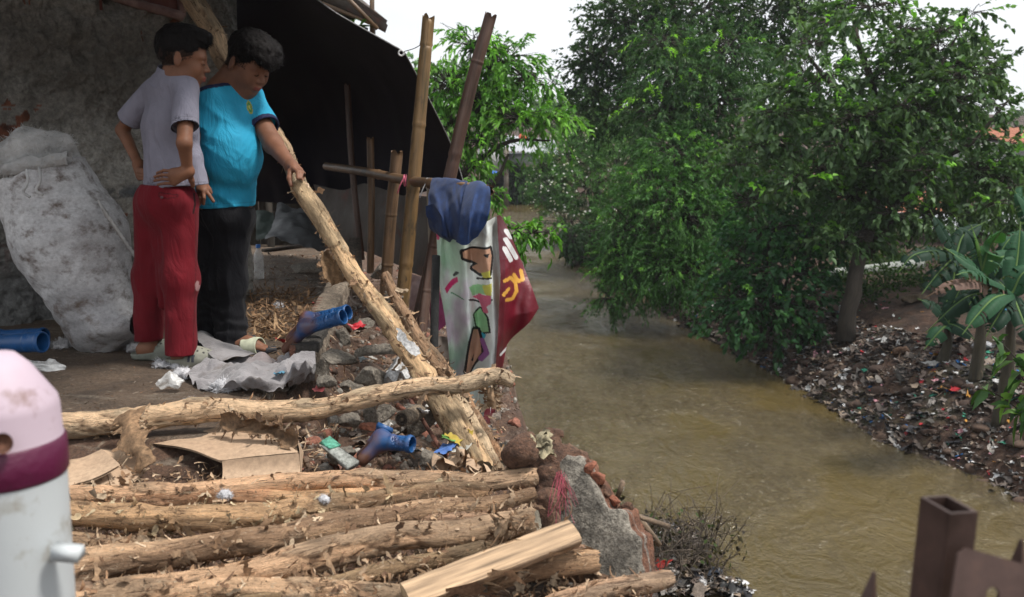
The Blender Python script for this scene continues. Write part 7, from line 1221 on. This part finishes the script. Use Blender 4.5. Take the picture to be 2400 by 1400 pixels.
# litter on the far bank
def bank_pts(k, y0, y1, d0, d1, pw=1.):
    y = y0 + (y1 - y0) * rng.random(k) ** pw; x = np.interp(y, ry, rx) + d0 + (d1 - d0) * rng.random(k) ** 1.3 * np.interp(y, [11, 17], [1., .5]); return np.stack([x, y, gh(x, y)], 1)
TR = ((.5, .5, .5), (.06, .05, .045), (.25, .23, .21), (.12, .10, .09), (.05, .045, .04), (.2, .16, .13), (.03, .03, .035), (.26, .2, .15), (.10, .08, .07), (.16, .12, .1), (.08, .06, .05))
BRT = ((.45, .02, .03), (.02, .15, .42), (.62, .62, .62), (.5, .25, .05), (.05, .3, .2), (.6, .3, .35), (.7, .7, .7))
def scraps(mb, P, s, cols, n=5, flat=.5):
    k = len(P); u, v = np.meshgrid(np.linspace(-1, 1, n), np.linspace(-1, 1, n), indexing='ij'); b_ = np.stack([u, v, 0 * u], -1).reshape(-1, 3); V = b_[None] * (s * (.4 + .6 * rng.random(k)))[:, None, None] * np.stack([1 + 0 * s, .3 + .6 * rng.random(k), 1 + 0 * s], 1)[:, None] + rng.normal(0, 1, (k, n * n, 3)) * (s * .22)[:, None, None]
    a = rng.random(k) * 6.28; t_ = np.clip(rng.normal(0, .45, k), -.8, .8); c, sn = np.cos(a)[:, None], np.sin(a)[:, None]; x = V[..., 0] * c - V[..., 1] * sn; y = V[..., 0] * sn + V[..., 1] * c; z = V[..., 2] * flat + x * np.tan(t_)[:, None] * .5 + rng.normal(0, .4, (k, 1)) * y; V = np.stack([x, y, z], -1) + P[:, None] + V3(0, 0, .02); i = np.arange(k)[:, None, None] * n * n; mb.add(V.reshape(-1, 3), [(i + grid_faces(n, n)[None]).reshape(-1, 4)], np.repeat(cols, n * n, 0))
mb = MB(); P = bank_pts(4700, 8, 19, -.1, 3.6); k = len(P); scraps(mb, P, .032 + .12 * rng.random(k) ** 4, pal(k, TR, .3) * .95); P = bank_pts(1500, 19, 30, -.1, 3.); k = len(P); scraps(mb, P, .05 + .15 * rng.random(k) ** 3, pal(k, TR, .3) * .7); P = bank_pts(650, 8, 15, .1, 3.2); k = len(P); scraps(mb, P, .02 + .09 * rng.random(k) ** 3, pal(k, BRT, .2) * .8); P = bank_pts(260, 15, 24, .1, 5); k = len(P); scraps(mb, P, .03 + .06 * rng.random(k) ** 2, pal(k, BRT, .2))
tag(obj('bank_litter', mb, m_colr, base=V3(6, 13, -3)), 'thick layer of plastic, cloth and rubbish along the far bank', 'litter', kind='stuff')
mb = MB(); P = bank_pts(3800, 8, 24, -.1, 4.5); k = len(P); d = rdir(k); flakes(mb, P + V3(0, 0, .02), d * V3(1, 1, .5), rdir(k, 1), .08 + .22 * rng.random(k), .006 + .012 * rng.random(k), rng.normal(0, 1.2, k), pal(k, ((.06, .04, .03), (.12, .08, .055), (.2, .15, .11), (.03, .022, .018)), .3), 5); tag(obj('dry_twigs', mb, m_colr, base=V3(6, 13, -3)), 'twigs, roots and dry stalks tangled in the rubbish of the far bank', 'twigs', kind='stuff')
mb = MB()
for p in bank_pts(420, 8, 26, -.15, 1.6): r = .05 + .13 * rng.random() ** 2; V, Fq = blobrock(p, (r, r * .8, r * .5), int(rng.integers(0, 999)), 10, 7, 5, .2); mb.add(V, [Fq], ((.05, .03, .022), (.08, .05, .035), (.035, .022, .016))[int(rng.integers(0, 3))])
tag(obj('mud_clods', mb, m_colr, base=V3(6, 13, -3)), 'wet clods of earth along the far waterline', 'mud', kind='stuff')
for lab, px, py, s, cl in (('bulging brown burlap sack half way up the littered far bank', 2128, 938, .26, (.10, .075, .05)), ('bright red plastic bag on the rubbish at the far right', 2388, 1058, .17, (.55, .03, .04)), ('pale grey bag on dark soil of the far bank', 2182, 925, .14, (.36, .35, .34)), ('bent brown sack at the waterline of the far bank', 2100, 1030, .20, (.09, .05, .03)), ('white bag pile near the red bag', 2280, 1062, .2, (.5, .5, .52)), ('blue rag caught in the roots near the right edge', 2332, 985, .10, (.02, .14, .25))):
    z = -2.9
    for _ in range(6): p = G(px, py, z); z = gz(p[0], p[1])
    V, Fq = blobrock(V3(0, 0, 0), (s, s * .7, s * .45), int(px), 30, 20, 9, .16); V = V + (fbm(V / s, 3, 3, int(px)) * s * .12)[:, None] * nrm(V); mb = MB(); mb.add(V + V3(p[0], p[1], z + s * .25), [Fq], cl); tag(obj('sack' if 'sack' in lab else 'plastic_bag', mb, m_colr), lab, 'bag' if 'bag' in lab else ('sack' if 'sack' in lab else 'rag'))
z = -3.
for _ in range(6): p = G(2340, 1018, z); z = gz(p[0], p[1])
mb = MB(); mb.tube([V3(p[0] - .35, p[1] - .1, z + .06), V3(p[0] + .4, p[1] + .15, z + .14)], .045, 10, col=(.2, .14, .09), wob=.2); tag(obj('driftwood', mb, m_colr), 'short pale log lying among the rubbish near the right edge', 'log')
# ================= near waterline: dead shrub, planks and rubbish
b0 = G(1590, 1330, WZ); t = thing('dead_shrub', 'half dead leafless shrub standing in the water by the near bank', 'shrub', b0); tw = MB(); lf = MB()
for i in range(95):
    a = b0 + V3(R.uniform(-.42, .42), R.uniform(-.5, .5), -.05); d = nrm(V3(R.uniform(-.5, .5), R.uniform(-.3, .3), 1)); Lh = R.uniform(.3, .85); P = smooth_path([a, a + d * Lh * .5 + rng.normal(0, .09, 3), a + d * Lh + V3(R.uniform(-.25, .25), 0, -.05)], 8); tw.tube(P, np.linspace(.010, .003, 8), 4, cap=False)
    for j in range(6): q = P[R.randint(2, 7)]; e = q + rng.normal(0, .14, 3); tw.tube([q, (q + e) / 2 + rng.normal(0, .02, 3), e], .0035, 3, cap=False)
    if i % 3 == 0: n = 9; leaves(lf, np.tile(P[-1], (n, 1)) + rng.normal(0, .07, (n, 3)), rdir(n), rdir(n), .07, .035, pal(n, ((.05, .08, .025), (.07, .06, .03), (.03, .025, .02)), .2))
obj('branches', tw, mat('dead_twigs', [(.3, (.05, .04, .03)), (.7, (.14, .11, .085))], 5, 5, .9), t); obj('withered_leaves', lf, m_leafs, t)
for lab, a, b_, w in (('thin weathered plank jutting from the wall fragment over the river', (1462, 1200, 4.6), (1560, 1230, 4.8), .06), ('dark slanting plank below the jutting plank', (1500, 1215, 4.9), (1545, 1275, 4.9), .09), ('short forked board standing above the broken brick edge', (1446, 1166, 4.0), (1460, 1130, 4.0), .03)):
    mb = MB(); pa, pb = W(*a), W(*b_); mb.box((pa + pb) / 2, (np.linalg.norm(pb - pa), w, .02), rot=frame(pb - pa), col=(.17, .12, .08), jit=.003); tag(obj('plank', mb, m_colr), lab, 'plank', 'planks')
mb = MB(); k = 260; px = rng.uniform(1500, 1760, k); py = rng.uniform(1330, 1400, k); keep = py > 1335 + (px - 1500) * .12; P = Gv(px[keep], py[keep], WZ + .02); scraps(mb, P, .03 + .07 * rng.random(len(P)) ** 2, pal(len(P), TR + ((.55, .55, .55), (.12, .1, .08)), .3)); P2 = Gv(rng.uniform(1500, 1640, 160), rng.uniform(1230, 1390, 160), WZ + .1); scraps(mb, P2, .03 + .05 * rng.random(160), pal(160, TR, .3)); tag(obj('river_litter', mb, m_colr, base=V3(1.7, 9.5, WZ)), 'rubbish washed up against the near bank under the dead shrub', 'litter', kind='stuff')
mb = MB(); crumple(mb, G(1525, 1325, WZ + .12), .13, (.5, .04, .03), 9, .5, 1.); tag(obj('plastic_bag', mb, m_gloss), 'red plastic bag stranded at the near waterline below the plank', 'bag')
for i in range(5):
    px, py = ((1625, 1365), (1680, 1345), (1600, 1385), (1710, 1380), (1650, 1325))[i]; mb = MB(); crumple(mb, G(px, py, WZ + .05), .09, ((.02, .02, .03), (.03, .04, .06), (.04, .035, .03), (.02, .02, .02), (.10, .09, .08))[i], 8, .6, 1.4); tag(obj('black_scrap', mb, m_gloss), 'black plastic scrap snagged in the water below the dead shrub', 'scrap', 'black scraps in the water')

mb = MB(); c0 = G(1400, 612, WZ)
for i in range(60):
    p = c0 + V3(R.uniform(-.9, .9), R.uniform(-1.2, 1.2), R.uniform(-.1, .25)); V, Fq = blobrock(p, (R.uniform(.08, .25),) * 3, i, 10, 7, 5, .3); mb.add(V, [Fq], (.06, .045, .035))
P = c0 + rng.uniform(-1, 1, (260, 3)) * V3(1., 1.3, .25) + V3(0, 0, .25); scraps(mb, P, .06 + .12 * rng.random(260) ** 2, pal(260, TR, .3)); tag(obj('debris_mound', mb, m_colr), 'heap of rubbish and mud in the water under the creeper at the bend', 'debris', kind='stuff')
# ================= thin air haze round the camera and the whole scene (the sky lies outside it)
mb = MB(); mb.box(V3(0, 60, 7.5), (260, 240, 27)); m = bpy.data.materials.new('haze'); m.use_nodes = True; nt = m.node_tree; nt.nodes.clear(); out = nt.nodes.new('ShaderNodeOutputMaterial'); pv = nt.nodes.new('ShaderNodeVolumePrincipled')
pv.inputs['Color'].default_value = (.86, .92, 1, 1); pv.inputs['Density'].default_value = .0005; nt.links.new(pv.outputs[0], out.inputs['Volume']); tag(obj('haze', mb, m, smooth=False), kind='stuff')
